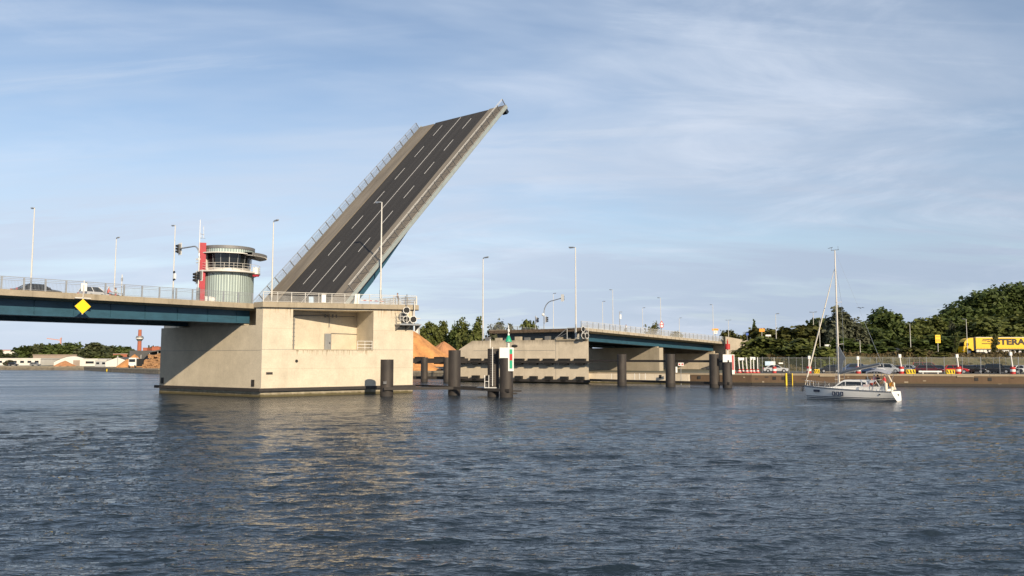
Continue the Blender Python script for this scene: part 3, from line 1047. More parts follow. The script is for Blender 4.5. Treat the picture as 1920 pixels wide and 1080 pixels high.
lamp_v(54.5, 389, .9, -1, 'street lamp on the near edge, leftmost, above the dark car')
lamp_v(212, 446, 19.8, 1, 'street lamp on the far side of the bridge above the scooters')
lamp_v(322.5, 422, .9, -1, 'street lamp on the near edge just left of the traffic light arm')
lamp(508.5, 414, 127.5, 12.0, 1, 'tall street lamp standing just right of the control tower', G1)
lamp(713, 378, 118.9, 12.3, -1, 'tallest street lamp, in front of the raised leaf', G1)
lamp(905.5, 483, 170, 8.4, 1, 'tall lamp left of the far pier roof, before the poplars', G2)
lamp(1079.8, 463, 158.6, 8.5, -1, 'tall thick lamp at the right corner of the far pier', G2)
for px, py, v, s, lb in ((1037.5, 550, 21, 1, 'slim lamp behind the curved traffic light mast'), (1130, 565, 20, 1, 'lamp on the far side, shorter one left of the tall near lamp'), (1149.3, 543, .9, -1, 'near-side lamp first right of the round boat signals'), (1205, 577, 20, 1, 'far-side lamp between the cyclist and the warning sign'),
                         (1239, 558, .9, -1, 'near-side lamp rising above the triangular warning sign'), (1273.5, 596, 20, 1, 'short-looking far-side lamp right of the warning sign'), (1337, 571, .9, -1, 'near-side lamp above the yellow direction sign')):
    lamp_v(px, py, v, s, lb, Q0, qz, G2)

# ------------------------------------------------------------------ road traffic lights
def signal_head(c, face, parent, n=3, s=1.):
    c, face = V(c), V(face).normalized()
    side = face.cross(UP).normalized()
    bb = MB().obox(c, side * .15 * s, face * .1 * s, UP * .45 * s).build('signal_head', M['plast'], parent)
    MB().obox(c - face * .13 * s, side * .3 * s, face * .015, UP * .62 * s).build('backing_board', M['white'], bb)
    hd = MB()
    for k in (-1, 0, 1):
        cc = c + UP * .28 * k * s + face * .1 * s
        hd.tube(cc, cc + face * .22 * s - UP * .02, .115 * s, 10)
    hd.build('hood', M['black'], bb)
    return bb


tt = t_on(369.6, .8)
mb_ = Mx(tt, .8, DZ)
ms = thing('traffic_light', mb_, 'traffic light mast with curved arm before the red tower panel', 'traffic light')
ztop = at(340, 459, 99).z
mp = MB()
pts = [mb_, mb_ + UP * (ztop - DZ - 1.3)]
for k in range(1, 7):
    a2 = k / 6 * math.pi / 2
    pts.append(mb_ + UP * (ztop - DZ - 1.3 + 1.3 * math.sin(a2)) + W * (1.3 * (1 - math.cos(a2))))
pts.append(pts[-1] + W * 3.4)
mp.path(pts, .09, 8)
mp.build('mast', M['galv'], ms, smooth=True)
MB().box(mb_ + UP * .8, (.35, .35, 1.6)).build('control_box', M['galv'], ms)
signal_head(pts[-1] + W * .1 - UP * .02, -U, ms, s=1.25)
signal_head(mb_ + UP * 2.9 + W * .5, -U, ms, s=1.3)
signal_head(mb_ + UP * 3.1 - W * .35, -U, ms, s=1.1)
cm = MB()
cm.obox(mb_ + UP * 5.1 + W * .25, W * .3, U * .12, UP * .1)
cm.tube(mb_ + UP * 4.7 + W * .1, mb_ + UP * 4.7 + W * .6, .07)
cm.build('camera', M['white'], ms)
# pedestrian-side signal on the lamp by the mast
t3 = t_on(322, .9)
l3 = Mx(t3, .9, DZ)
s3 = thing('lamp_signal', l3 + UP * 2.8, 'small round signal box fixed to the lamp left of the mast', 'signal light')
MB().obox(l3 + UP * 2.75 - W * .28, W * .16, U * .1, UP * .3).build('housing', M['white'], s3)
MB().ball(l3 + UP * 3.25 - W * .16, .14).build('hood', M['black'], s3)
MB().obox(l3 + UP * 2.35 - W * .2, W * .12, U * .1, UP * .08).build('bracket', M['black'], s3)
# far curved mast
tf = t_on(1020, 17, Q0)
fb_ = Qx(tf, 17, qz(tf))
fm = thing('traffic_light', fb_, 'traffic light on the high curved mast over the far bridge', 'traffic light')
zf = at(1045, 561, fb_.y).z
pts = [fb_, V((fb_.x, fb_.y, zf - 3.0))]
for k in range(1, 8):
    a2 = k / 7 * math.pi / 2
    pts.append(V((fb_.x, fb_.y, zf - 3.0 + 2.6 * math.sin(a2))) - W * (2.4 * (1 - math.cos(a2))))
pts.append(pts[-1] - W * 2.4 + UP * .45)
mp = MB()
mp.path(pts, .1, 8)
mp.build('mast', M['galv'], fm, smooth=True)
signal_head(pts[-1] - W * .2, U, fm, s=1.2)
signal_head(V((fb_.x + .5, fb_.y - .2, at(1023, 599, fb_.y).z)), V((.6, -.1, 0)), fm, s=1.3)
MB().ball(V((fb_.x - .2, fb_.y - .1, at(1020, 590, fb_.y).z)), .3).build('camera', M['white'], fm)
tf = t_on(1004, 20, Q0)
p4 = Qx(tf, 20, qz(tf))
f4 = thing('traffic_light', p4, 'low traffic light post left of the curved mast', 'traffic light')
MB().tube(p4, V((p4.x, p4.y, at(1004, 592, p4.y).z)), .08).build('mast', M['galv'], f4)
signal_head(V((p4.x + .35, p4.y - .1, at(1004, 600, p4.y).z)), V((.6, -.1, 0)), f4, s=1.2)
tf = t_on(1162, 1.2, Q0)
p5 = Qx(tf, 1.2, qz(tf))
f5 = thing('traffic_light', p5, 'short signal post on the far bridge beside the cyclist', 'traffic light')
MB().tube(p5, V((p5.x, p5.y, at(1162, 584, p5.y).z)), .08).build('mast', M['galv'], f5)
MB().box((p5.x + .15, p5.y - .1, at(1162, 594, p5.y).z), (.35, .2, .9)).build('signal_head', M['white'], f5)
MB().bar(V((p5.x, p5.y, at(1162, 585, p5.y).z)), V((p5.x + .5, p5.y - .2, at(1162, 585, p5.y).z)), .1, .1).build('arm', M['galv'], f5)

# ------------------------------------------------------------------ signs on the bridges
ts = t_on(155, -.5)
sc0 = at(155.3, 574.5, Mx(ts, -.5, 0).y)
ds = thing('diamond_sign', sc0, 'big yellow diamond board hung under the near bridge edge', 'sign')
hw = .76
fy = MB()
fc = (V((0, 0, 5)) - sc0)
fc.z = 0
fc = (fc.normalized() * .3 - W * .7).normalized()
sd = fc.cross(UP).normalized()


def diamond(h, off0, off1):
    m1 = MB()
    pp = [UP * h, sd * h, -UP * h, -sd * h]
    vs = [sc0 + p_ + fc * off0 for p_ in pp] + [sc0 + p_ + fc * off1 for p_ in pp]
    m1.add(vs, [(3, 2, 1, 0), (4, 5, 6, 7)] + [(i, (i + 1) % 4, 4 + (i + 1) % 4, 4 + i) for i in range(4)])
    return m1


fr_ = diamond(hw * 1.06, -.03, .0).build('rim', M['yellow'], ds)
diamond(hw * .93, .001, .012).build('panel', mat('bright_yellow', (.86, .60, .005), .45, var=.0), ds)
bk = MB()
topz = Mx(ts, 0, DZ - .62)
bk.obox(V((sc0.x, sc0.y, 0)) - fc * .12 + UP * (sc0.z + .9), sd * .8, fc * .1, UP * .06)
bk.obox(sc0 - fc * .1, sd * .06, fc * .05, UP * .85)
bk.bar(V((sc0.x, sc0.y, sc0.z + .93)), V((sc0.x, sc0.y, DZ + .9)), .09, .09)
bk.build('bracket', M['galvw'], ds)
wsn = thing('railing_sign', Mx(t_on(157.5, -.3), -.3, DZ + .7), 'small pale sign plate on the railing above the yellow diamond', 'sign')
pw = at(157.5, 538.5, Mx(t_on(157.5, -.3), -.3, 0).y)
MB().obox(pw, sd * .29, fc * .03, UP * .42).build('plate', M['white'], wsn)
MB().obox(pw - fc * .05, sd * .04, fc * .02, UP * .75).build('post', M['galvw'], wsn)
# triangular + round warning signs on the far bridge
tw = t_on(1240.5, .6, Q0)
wp = Qx(tw, .6, qz(tw))
ws = thing('warning_sign', wp, 'post with triangular warning sign over a round red-rimmed sign', 'sign')
zt1, zr1 = at(1240.5, 606, wp.y).z, at(1240.5, 611.5, wp.y).z
MB().tube(wp, V((wp.x, wp.y, zt1 + .5)), .06).build('post', M['galv'], ws)


def tri(m1, c, s, y):
    m1.add([V((c.x, y, c.z + s)), V((c.x - s * .9, y, c.z - s * .55)), V((c.x + s * .9, y, c.z - s * .55)), V((c.x, y + .03, c.z + s)), V((c.x - s * .9, y + .03, c.z - s * .55)), V((c.x + s * .9, y + .03, c.z - s * .55))], [(0, 1, 2), (3, 5, 4), (0, 3, 4, 1), (1, 4, 5, 2), (2, 5, 3, 0)])


m1 = MB()
tri(m1, V((wp.x, 0, zt1)), .62, wp.y - .1)
tp = m1.build('triangle', M['red'], ws)
m1 = MB()
tri(m1, V((wp.x, 0, zt1 - .03)), .36, wp.y - .135)
m1.build('face', M['white'], tp)
rd = MB().disc(V((wp.x, wp.y - .1, zr1)), (0, -1, 0), .42, 16, .04).build('disc', M['red'], ws)
MB().disc(V((wp.x, wp.y - .135, zr1)), (0, -1, 0), .28, 16, .03).build('face', M['white'], rd)
# the yellow direction sign at the land end
td = t_on(1345, 1.5, Q0)
dp = Qx(min(td, FL + 4), 1.5, qz(62))
dsn = thing('direction_sign', dp, 'weathered yellow-topped direction sign at the land end of the bridge', 'sign')
dzc = at(1335.5, 618, dp.y).z
MB().tube((dp.x - .6, dp.y, dp.z - .5), (dp.x - .6, dp.y, dzc + .4), .07).build('post', M['galv'], dsn)
sgp = MB()
sgp.obox((dp.x - .6, dp.y - .1, dzc), (.8, 0, 0), (0, .05, 0), (0, 0, .25))
sgp.build('panel', M['orange'], dsn)
MB().obox((dp.x - .5, dp.y - .12, dzc - .65), (.42, 0, 0), (0, .05, 0), (0, 0, .38)).build('panel', M['white'], dsn)
MB().obox((dp.x - .5, dp.y - .16, dzc - .62), (.2, 0, 0), (0, .03, 0), (0, 0, .1)).build('red_mark', M['red'], dsn)

# ------------------------------------------------------------------ control tower
TC = V((at(425, 560, 127).x, 127, 0))
TR = 3.9
tw_ = thing('control_tower', (TC.x, TC.y, 12), 'round ribbed metal bridge control tower with dark window band and red panel', 'control tower')
zr = at(425, 460, 123.5).z
zw1, zw0 = at(425, 474, 123.2).z, at(425, 507, 123.2).z
# angles seen from the camera: front is -90 deg; the window band runs from front-left round to the right side
A0, A1_ = R(-128), R(75)
MB().lathe([(TR, 11.9), (TR, zw0 - .05)], 198, TC, rib=.045).build('lower_cladding', M['clad'], tw_)
up = MB().lathe([(TR, zw1 + .02), (TR, zr - .45)], 198, TC, rib=.045)
up.build('upper_cladding', M['clad'], tw_)
MB().lathe([(TR, zw0 - .05), (TR, zw1 + .02)], 60, TC, rib=.05, a0=A1_, a1=A0 + 2 * math.pi).build('rear_cladding', M['clad'], tw_)
MB().lathe([(TR + .1, zr - .45), (TR + .12, zr), (TR - .2, zr + .02), (.01, zr - .1)], 72, TC).build('roof_rim', M['dgalv'], tw_)
MB().lathe([(TR - .55, zw0 + .5), (TR - .35, zw1)], 16, TC, a0=A0, a1=A1_).build('window_band', M['glass'], tw_)
MB().lathe([(TR - .5, zw0 - .04), (TR - .5, zw0 + .5), (TR - .7, zw0 + .5)], 40, TC, a0=A0, a1=A1_).build('parapet', M['galvw'], tw_)
MB().lathe([(TR - .01, zw0 - .1), (.01, zw0 - .1)], 60, TC).build('floor', M['dgalv'], tw_)
MB().lathe([(TR - .01, zw1 + .1), (.01, zw1 + .1)], 60, TC).build('ceiling', M['dgalv'], tw_)
for k in range(11):
    t = A0 + (A1_ - A0) * k / 10
    dd = V((math.cos(t), math.sin(t), 0))
    MB().bar(TC + dd * (TR - .5) + UP * (zw0 + .5), TC + dd * (TR - .28) + UP * zw1, .08, .07).build('window_post', M['galv'], tw_)
for t in (A0, A1_):
    dd = V((math.cos(t), math.sin(t), 0))
    MB().obox(TC + dd * (TR - .35) + UP * (zw0 + zw1) / 2, dd * .36, V((-dd.y, dd.x, 0)) * .04, UP * (zw1 - zw0) / 2).build('side_panel', M['galvw'], tw_)
dk = MB()
dk.lathe([(TR - .1, zw0 - .2), (TR + 1.0, zw0 - .2), (TR + 1.0, zw0 + .02), (TR - .1, zw0 + .02)], 48, TC, a0=A0 + .05, a1=R(20))
dk.build('balcony', M['galvw'], tw_)
bk = MB()
for k in range(8):
    t = A0 + .1 + (R(15) - A0) * k / 7
    dd = V((math.cos(t), math.sin(t), 0))
    bk.bar(TC + dd * TR + UP * (zw0 - .6), TC + dd * (TR + .9) + UP * (zw0 - .2), .08, .1)
bk.build('balcony_bracket', M['dgalv'], tw_)
rlg = MB()
for zz in (.35, .7, 1.1):
    pp = [TC + V((math.cos(t), math.sin(t), 0)) * (TR + .92) + UP * (zw0 + zz) for t in [A0 + .05 + (R(18) - A0) * k / 30 for k in range(31)]]
    rlg.path(pp, .025, 5)
rb = rlg.build('balcony_rail', M['galvw'], tw_)
for k in range(10):
    t = A0 + .05 + (R(18) - A0) * k / 9
    dd = V((math.cos(t), math.sin(t), 0))
    MB().bar(TC + dd * (TR + .92) + UP * zw0, TC + dd * (TR + .92) + UP * (zw0 + 1.1), .05, .05).build('post', M['galvw'], rb)
cn = MB()
zc = zw1 + .05
cn.lathe([(TR - .05, zc), (TR + .9, zc - .12), (TR + .9, zc + .02), (TR - .05, zc + .16)], 40, TC, a0=A0 + .15, a1=R(-35))
cn.build('canopy', M['galvw'], tw_)
c2 = MB()
c2.lathe([(TR - .05, zc), (TR + 1.95, zc - .3), (TR + 1.95, zc + .1), (TR - .05, zc + .3)], 24, TC, a0=R(-34.5), a1=R(55))
c2.build('canopy', M['dgalv'], tw_)
sl_ = MB()
for k in range(26):
    t = R(-34 + k * 3.4)
    dd = V((math.cos(t), math.sin(t), 0))
    sl_.bar(TC + dd * (TR + .2) + UP * (zc - .14), TC + dd * (TR + 1.97) + UP * (zc - .36), .1, .1)
sl_.build('sun_slat', M['galvw'], tw_)
bx_ = at(480, 508, 126)
MB().obox(bx_, (.35, 0, 0), (0, .3, 0), (0, 0, .5)).build('white_box', M['white'], tw_)  # plain white box for an unidentified white-and-red object by the balcony
MB().obox(bx_ - UP * .75, (.4, 0, 0), (0, .3, 0), (0, 0, .14)).build('red_box_base', M['dred'], tw_)  # red lower part of the same unidentified object
# red panel with white ladder pipe and the aerials
rp = at(376.5, 560, 122.8)
zr2, zr3 = 11.9, at(376, 455, 122.8).z
red = MB()
red.obox((rp.x - .32, rp.y + .9, (zr2 + zr3) / 2), (.49, .18, 0), (-.34, .92, 0), (0, 0, (zr3 - zr2) / 2))
red.build('red_panel', M['dred'], tw_)
an = MB()
ax, ay = at(372.8, 500, 122.4).x, 122.4
an.tube((ax, ay, 12), (ax, ay, at(373, 412, 122.4).z), .08, 8, .04)
an.build('aerial_mast', M['white'], tw_)
an = MB()
for (x_, y0, y1) in ((382, 447, 424), (377, 447, 441)):
    q0, q1 = at(x_, y0, 122.6), at(x_, y1, 122.6)
    an.tube(q0, q1, .04)
q0, q1 = at(374, 438, 122.4), at(385, 447, 122.6)
an.tube(q0, at(383, 440, 122.6), .04)
an.tube(at(374, 446, 122.5), q1, .03)
an.build('antenna', M['galv'], tw_)

# ------------------------------------------------------------------ things on the pier deck
def cabinet(px, pyc, Y, sx, sz, m, name, label, cat, zb=None):
    p = at(px, pyc, Y)
    zb = zt(p) if zb is None else zb
    o = thing(name, (p.x, p.y, zb), label, cat)
    MB().box((p.x, p.y, zb + sz / 2 + .05), (sx, .5, sz - .1)).build('body', m, o, bevel=.02)
    MB().box((p.x, p.y, zb + sz + .03), (sx + .08, .58, .06)).build('lid', m, o)
    MB().box((p.x, p.y - .262, zb + sz * .55), (sx * .8, .02, sz * .6)).build('door', m, o)
    return o


cabinet(391, 552, 112, .75, 1.25, M['white'], 'control_cabinet', 'white control cabinet at the foot of the red tower panel', 'cabinet')
cabinet(400, 553, 112.4, .55, 1.15, M['white'], 'control_cabinet', 'narrower white cabinet right of the one by the red panel', 'cabinet')
cabinet(584, 560, 114.5, .6, 1.2, M['bg'], 'control_cabinet', 'pale blue cabinet behind the pier railing under the leaf', 'cabinet')
q = at(613, 563, 107.9)
nb_ = thing('notice_box', q, 'white notice box hung on the pier railing below the leaf', 'box')
sN = P2((q - B).dot(f2), .05, 0)
MB().obox(V((sN.x, sN.y, zt(sN) + .62)) - n2 * .25, f2 * .3, n2 * .08, UP * .55).build('body', M['white'], nb_)
MB().obox(V((sN.x, sN.y, zt(sN) + 1.19)) - n2 * .27, f2 * .34, n2 * .13, UP * .03).build('lid', M['galvw'], nb_)
bp = at(669, 560, 115.5)
bz = zt(bp)
bar_ = thing('road_barrier', (bp.x, bp.y, bz), 'closed road barrier with white housing and red-white boom on the pier', 'barrier')
MB().obox((bp.x, bp.y, bz + .8), (.32, .1, 0), (-.08, .25, 0), (.08, 0, .8)).build('housing', M['white'], bar_, bevel=.03)
for k in range(8):
    MB().bar(V((bp.x + .5 + k * .42, bp.y + .3 - k * .1, bz + .75 - .03 * k)), V((bp.x + .92 + k * .42, bp.y + .2 - k * .1, bz + .72 - .03 * k)), .12, .14).build('boom_band', M['red'] if k % 2 else M['white'], bar_)
gt = thing('inner_fence', at(735, 565, 118.5), 'dark stepped handrail behind the pier railing near the corner', 'handrail')
g = MB()
for zz in (.45, .8, 1.15):
    a, b = at(712, 566, 118.4), at(741, 561, 119.6)
    g.bar(V((a.x, a.y, 12.25 + zz * .9)), V((b.x, b.y, 12.5 + zz)), .09, .09)
    g.bar(V((b.x + .9, b.y, 12.45 + zz)), V((b.x + 3.2, b.y - .8, 12.5 + zz)), .09, .09)
for k in range(4):
    a = at(712 + k * 9.7, 566, 118.4 + k * .4)
    g.bar(V((a.x, a.y, 12.2)), V((a.x, a.y, 13.4 + .08 * k)), .08, .08)
g.build('rail', M['dgalv'], gt)
# ------------------------------------------------------------------ people
def person(loc, yaw, pose, shirt, trousers, label, hair='hair', hat=None, group=None):
    o = thing('person', loc, label, 'person', group, rz=yaw)
    sit = pose == 'sit'
    pel = V((0, 0, .52 if sit else .95))
    ch = pel + V((.02 if not sit else .05, 0, .34))
    if pose == 'lean':
        ch = pel + V((.12, 0, .33))
    J, Rr, Ed, Z = [pel], [.145], [], ['t']

    def add(par, p, r, z):
        J.append(V(p))
        Rr.append(r)
        Z.append(z)
        Ed.append((par, len(J) - 1))
        return len(J) - 1
    wst = add(0, (pel + ch) / 2, .135, 's')
    cst = add(wst, ch, .155, 's')
    nk = add(cst, ch + V((.01, 0, .2)), .055, 'k')
    hb = add(nk, ch + V((.03, 0, .29)), .085, 'k')
    hd = add(hb, ch + V((.035, 0, .36)), .098, 'k')
    tp = add(hd, ch + V((.02, 0, .44)), .075, 'k')
    add(hd, ch + V((.135, 0, .345)), .018, 'k')
    for s in (-1, 1):
        add(hd, ch + V((.03, s * .1, .35)), .02, 'k')
        sh = add(cst, ch + V((0, s * .19, .12)), .07, 's')
        if pose in ('helm', 'ride', 'sit'):
            el = add(sh, ch + V((.12, s * .25, -.12)), .047, 's')
            wr = add(el, ch + V((.36, s * .18, -.14)), .033, 'k' if pose == 'helm' else 's')
            dr = V((1, 0, -.15)).normalized()
        elif pose == 'lean':
            el = add(sh, ch + V((.14, s * .24, -.13)), .047, 's')
            wr = add(el, ch + V((.33, s * .1, -.05)), .033, 's')
            dr = V((1, -s * .3, .1)).normalized()
        else:
            el = add(sh, ch + V((.0, s * .25, -.17)), .047, 's')
            wr = add(el, ch + V((.1, s * .25, -.41)), .033, 's')
            dr = V((.3, 0, -1)).normalized()
        pm = add(wr, wr and J[wr] + dr * .085, .03, 'k')
        sd_ = V((0, 1, 0))
        for i, ln in enumerate((.075, .085, .08, .06)):
            f0 = add(pm, J[pm] + dr * .05 + sd_ * (i - 1.5) * .019, .0095, 'k')
            add(f0, J[f0] + dr * ln * .8 + V((0, 0, -.02)), .0085, 'k')
        t0 = add(wr, J[wr] + dr * .05 + V((0, -s * .035, .01)), .011, 'k')
        add(t0, J[t0] + dr * .04 + V((0, -s * .02, .0)), .01, 'k')
        hp_ = add(0, pel + V((0, s * .1, -.06)), .1, 't')
        if sit or pose == 'ride':
            kn = add(hp_, pel + V((.42, s * .14, -.02 if sit else -.2)), .068, 't')
            an_ = add(kn, pel + V((.4 if sit else .15, s * .14, -.42 if sit else -.62)), .045, 't')
        else:
            kn = add(hp_, pel + V((.03, s * .11, -.45)), .066, 't')
            an_ = add(kn, pel + V((-.01, s * .11, -.86)), .045, 't')
        add(an_, J[an_] + V((.15, s * .015, -.045)), .04, 'b')
    me = bpy.data.meshes.new('person_skin')
    me.from_pydata([tuple(j) for j in J], Ed, [])
    t = bpy.data.objects.new('tmp_person', me)
    col.objects.link(t)
    sk = t.modifiers.new('skin', 'SKIN')
    ss = t.modifiers.new('sub', 'SUBSURF')
    ss.levels = ss.render_levels = 1
    for i, d in enumerate(me.skin_vertices[0].data):
        d.radius = (Rr[i], Rr[i])
        d.use_root = (i == 0)
    dg = bpy.context.evaluated_depsgraph_get()
    m2 = bpy.data.meshes.new_from_object(t.evaluated_get(dg))
    bpy.data.objects.remove(t)
    m2.materials.clear()
    for x in (M['skin'], shirt, trousers, M['black']):
        m2.materials.append(x)
    zi = {'k': 0, 's': 1, 't': 2, 'b': 3}
    segs = [(J[a], J[b], Z[b]) for a, b in Ed]
    for f in m2.polygons:
        c = V(f.center)
        best = min(segs, key=lambda q: (c - (q[0] + (q[1] - q[0]) * max(0, min(1, (c - q[0]).dot(q[1] - q[0]) / (q[1] - q[0]).length_squared)))).length)
        f.material_index = zi[best[2]]
        f.use_smooth = True
    b = bpy.data.objects.new('body', m2)
    col.objects.link(b)
    b.parent = o
    hc = ch + V((.005, 0, .385))
    h = MB()
    wl_ = wloc(o)
    h.ball(wl_ + hc + V((-.015, 0, .02)), (.105, .098, .095), 10)
    h.build('hair' if hat is None else 'cap', M[hair] if hat is None else hat, o, smooth=True)
    return o


def fab(n, c):
    return mat(n, c, .85, var=.15, scale=12)


# ------------------------------------------------------------------ cars
CARP = {}


def car_parts(kind):
    """mesh data of one car, x forward; returns list of (part, mesh, material, [sub-parts])"""
    if kind in CARP:
        return CARP[kind]
    P = dict(
        hatch=dict(L=4.0, W=1.74, H=1.48, belt=.95, hood=1.35, rear=-1.95, g0=-1.85, r0=-1.45, r1=.35, g1=1.1),
        sedan=dict(L=4.6, W=1.8, H=1.44, belt=.93, hood=1.6, rear=-2.2, g0=-1.75, r0=-.95, r1=.35, g1=1.15),
        estate=dict(L=4.65, W=1.8, H=1.5, belt=.95, hood=1.6, rear=-2.25, g0=-2.2, r0=-1.75, r1=.35, g1=1.2),
        suv=dict(L=4.5, W=1.86, H=1.72, belt=1.06, hood=1.5, rear=-2.15, g0=-2.1, r0=-1.75, r1=.45, g1=1.15),
        van=dict(L=4.9, W=1.9, H=1.95, belt=1.15, hood=1.9, rear=-2.4, g0=-2.38, r0=-2.15, r1=1.0, g1=1.75),
        micro=dict(L=2.9, W=1.65, H=1.52, belt=.98, hood=1.0, rear=-1.35, g0=-1.35, r0=-1.1, r1=.3, g1=.95))[kind]
    L, Wd, H, bl = P['L'] / 2, P['W'] / 2, P['H'], P['belt']
    wb0, wb1, wr = -L + .82, L - .85, .32 if kind != 'suv' else .36

    def arch(x):
        return [(x + .40 * math.cos(t), .30 + .40 * math.sin(t)) for t in (math.pi, 2.5, 1.95, 1.57, 1.19, .64, 0)]
    # lower body side outline with wheel arches
    low = [(-L + .05, .3)] + arch(wb0) + arch(wb1) + [(L - .08, .26), (L, .45), (L - .03, .68), (L - .22, .8), (P['g1'] + .05, bl - .02), (P['g0'] - .02, bl), (-L + .06, bl - .06), (-L, .62)]
    bd = MB()
    n = len(low)
    lay = [(-Wd + .0, .0), (-Wd + .10, .05), (Wd - .10, .05), (Wd, .0)]
    rows = []
    for y, gr in lay:
        ins = gr == .0
        rows.append([V((x * (1 - (.012 if ins else 0)), y, z - (.06 if ins and z > .75 else 0))) for x, z in low])
    vs = [p for r in rows for p in r]
    fs = []
    for k in range(3):
        fs += [(k * n + i, k * n + (i + 1) % n, (k + 1) * n + (i + 1) % n, (k + 1) * n + i) for i in range(n)]
    fs += [tuple(range(n - 1, -1, -1)), tuple(range(3 * n, 4 * n))]
    bd.add(vs, fs)
    # roof skin and pillars
    yb, yr = Wd - .09, Wd - .27
    g0, g1, r0, r1 = P['g0'], P['g1'], P['r0'], P['r1']
    rf = MB()
    rt = [V((r0 - .06, -yr - .02, H - .05)), V((r1 + .06, -yr - .02, H - .05)), V((r1 + .06, yr + .02, H - .05)), V((r0 - .06, yr + .02, H - .05))]
    ru = [V((r0 + .1, -yr + .1, H)), V((r1 - .15, -yr + .1, H)), V((r1 - .15, yr - .1, H)), V((r0 + .1, yr - .1, H))]
    bd.add(rt + ru, [(3, 2, 1, 0), (4, 5, 6, 7)] + [(i, (i + 1) % 4, 4 + (i + 1) % 4, 4 + i) for i in range(4)])
    for s in (-1, 1):
        for (xa, xb) in ((g1, r1), (g0, r0), ((g0 + g1) / 2 - .1, (r0 + r1) / 2 - .1)):
            bd.bar((xa, s * (yb + .012), bl - .03), (xb, s * (yr + .012), H - .03), .05, .09)
        bd.obox((P['g1'] - .25, s * (Wd + .08), bl + .08), (.06, 0, 0), (0, .09, 0), (0, 0, .07))
    gl = MB()
    vb = [V((g0, -yb, bl - .02)), V((g1, -yb, bl - .02)), V((g1, yb, bl - .02)), V((g0, yb, bl - .02))]
    vt = [V((r0, -yr, H - .045)), V((r1, -yr, H - .045)), V((r1, yr, H - .045)), V((r0, yr, H - .045))]
    gl.add(vb + vt, [(i, (i + 1) % 4, 4 + (i + 1) % 4, 4 + i) for i in range(4)] + [(3, 2, 1, 0), (4, 5, 6, 7)])
    out = [('body', bd, None, []), ('windows', gl, M['glass'], [])]
    for x in (wb0, wb1):
        for s in (-1, 1):
            ty = MB().lathe([(.2, -.1), (wr, -.09), (wr, .09), (.2, .1)], 16, (x, s * (Wd - .12), wr), 'y')
            ri = MB().disc((x, s * (Wd - .03), wr), (0, 1, 0), .21, 12, .05)
            out.append(('wheel', ty, M['tyre'], [('rim', ri, M['rim'])]))
    for s in (-1, 1):
        out.append(('headlight', MB().obox((L - .1, s * (Wd - .25), .68), (.1, -s * .03, 0), (0, .19, 0), (-.01, 0, .065)), M['lens'], []))
        out.append(('tail_light', MB().obox((-L + .02, s * (Wd - .14), .78), (.05, 0, 0), (0, .12, 0), (0, 0, .1)), M['rlens'], []))
    out.append(('number_plate', MB().box((L + .005, 0, .42), (.02, .5, .11)), M['white'], []))
    out.append(('grille', MB().box((L - .015, 0, .58), (.04, .8, .12)), M['black'], []))
    CARP[kind] = out
    return out


PROTO = {}
PAINT = {}


def paint(c):
    if c not in PAINT:
        PAINT[c] = mat('car_paint', c, .3, .15, var=.04, coat=.4)
    return PAINT[c]


def car(kind, loc, yaw, c, label, group):
    if kind not in PROTO:
        o = thing('car', (0, 0, 0), label, 'car', group)
        for nm, mb, m, subs in car_parts(kind):
            ob = mb.build(nm, m or paint(c), o, smooth=nm in ('body', 'wheel'))
            for sn, sm, smm in subs:
                sm.build(sn, smm, ob)
        TREE[o.name] = [(x, kids(x)) for x in kids(o)]
        PROTO[kind] = o
    else:
        o = copytree(PROTO[kind])
    o.location = loc
    o.rotation_euler = (0, 0, yaw)
    o['label'] = label
    o['group'] = group
    recolour(o, 'body', paint(c))
    return o


DARK, BLK, SIL, WHT, GRY, RED, MAR, BLU = (.022, .024, .028), (.012, .012, .014), (.55, .56, .57), (.75, .75, .74), (.2, .21, .22), (.5, .02, .02), (.10, .012, .018), (.03, .06, .14)
ua = PHI
t1 = t_on(66, 4.6)
car('sedan', Mx(t1, 4.6, RZ + .03), ua, BLK, 'dark car on the near bridge behind the railing, leftmost', 'cars on the near bridge')
t2 = t_on(173, 4.6)
car('micro', Mx(t2, 4.6, RZ + .03), ua, SIL, 'short pale car on the near bridge above the yellow diamond', 'cars on the near bridge')


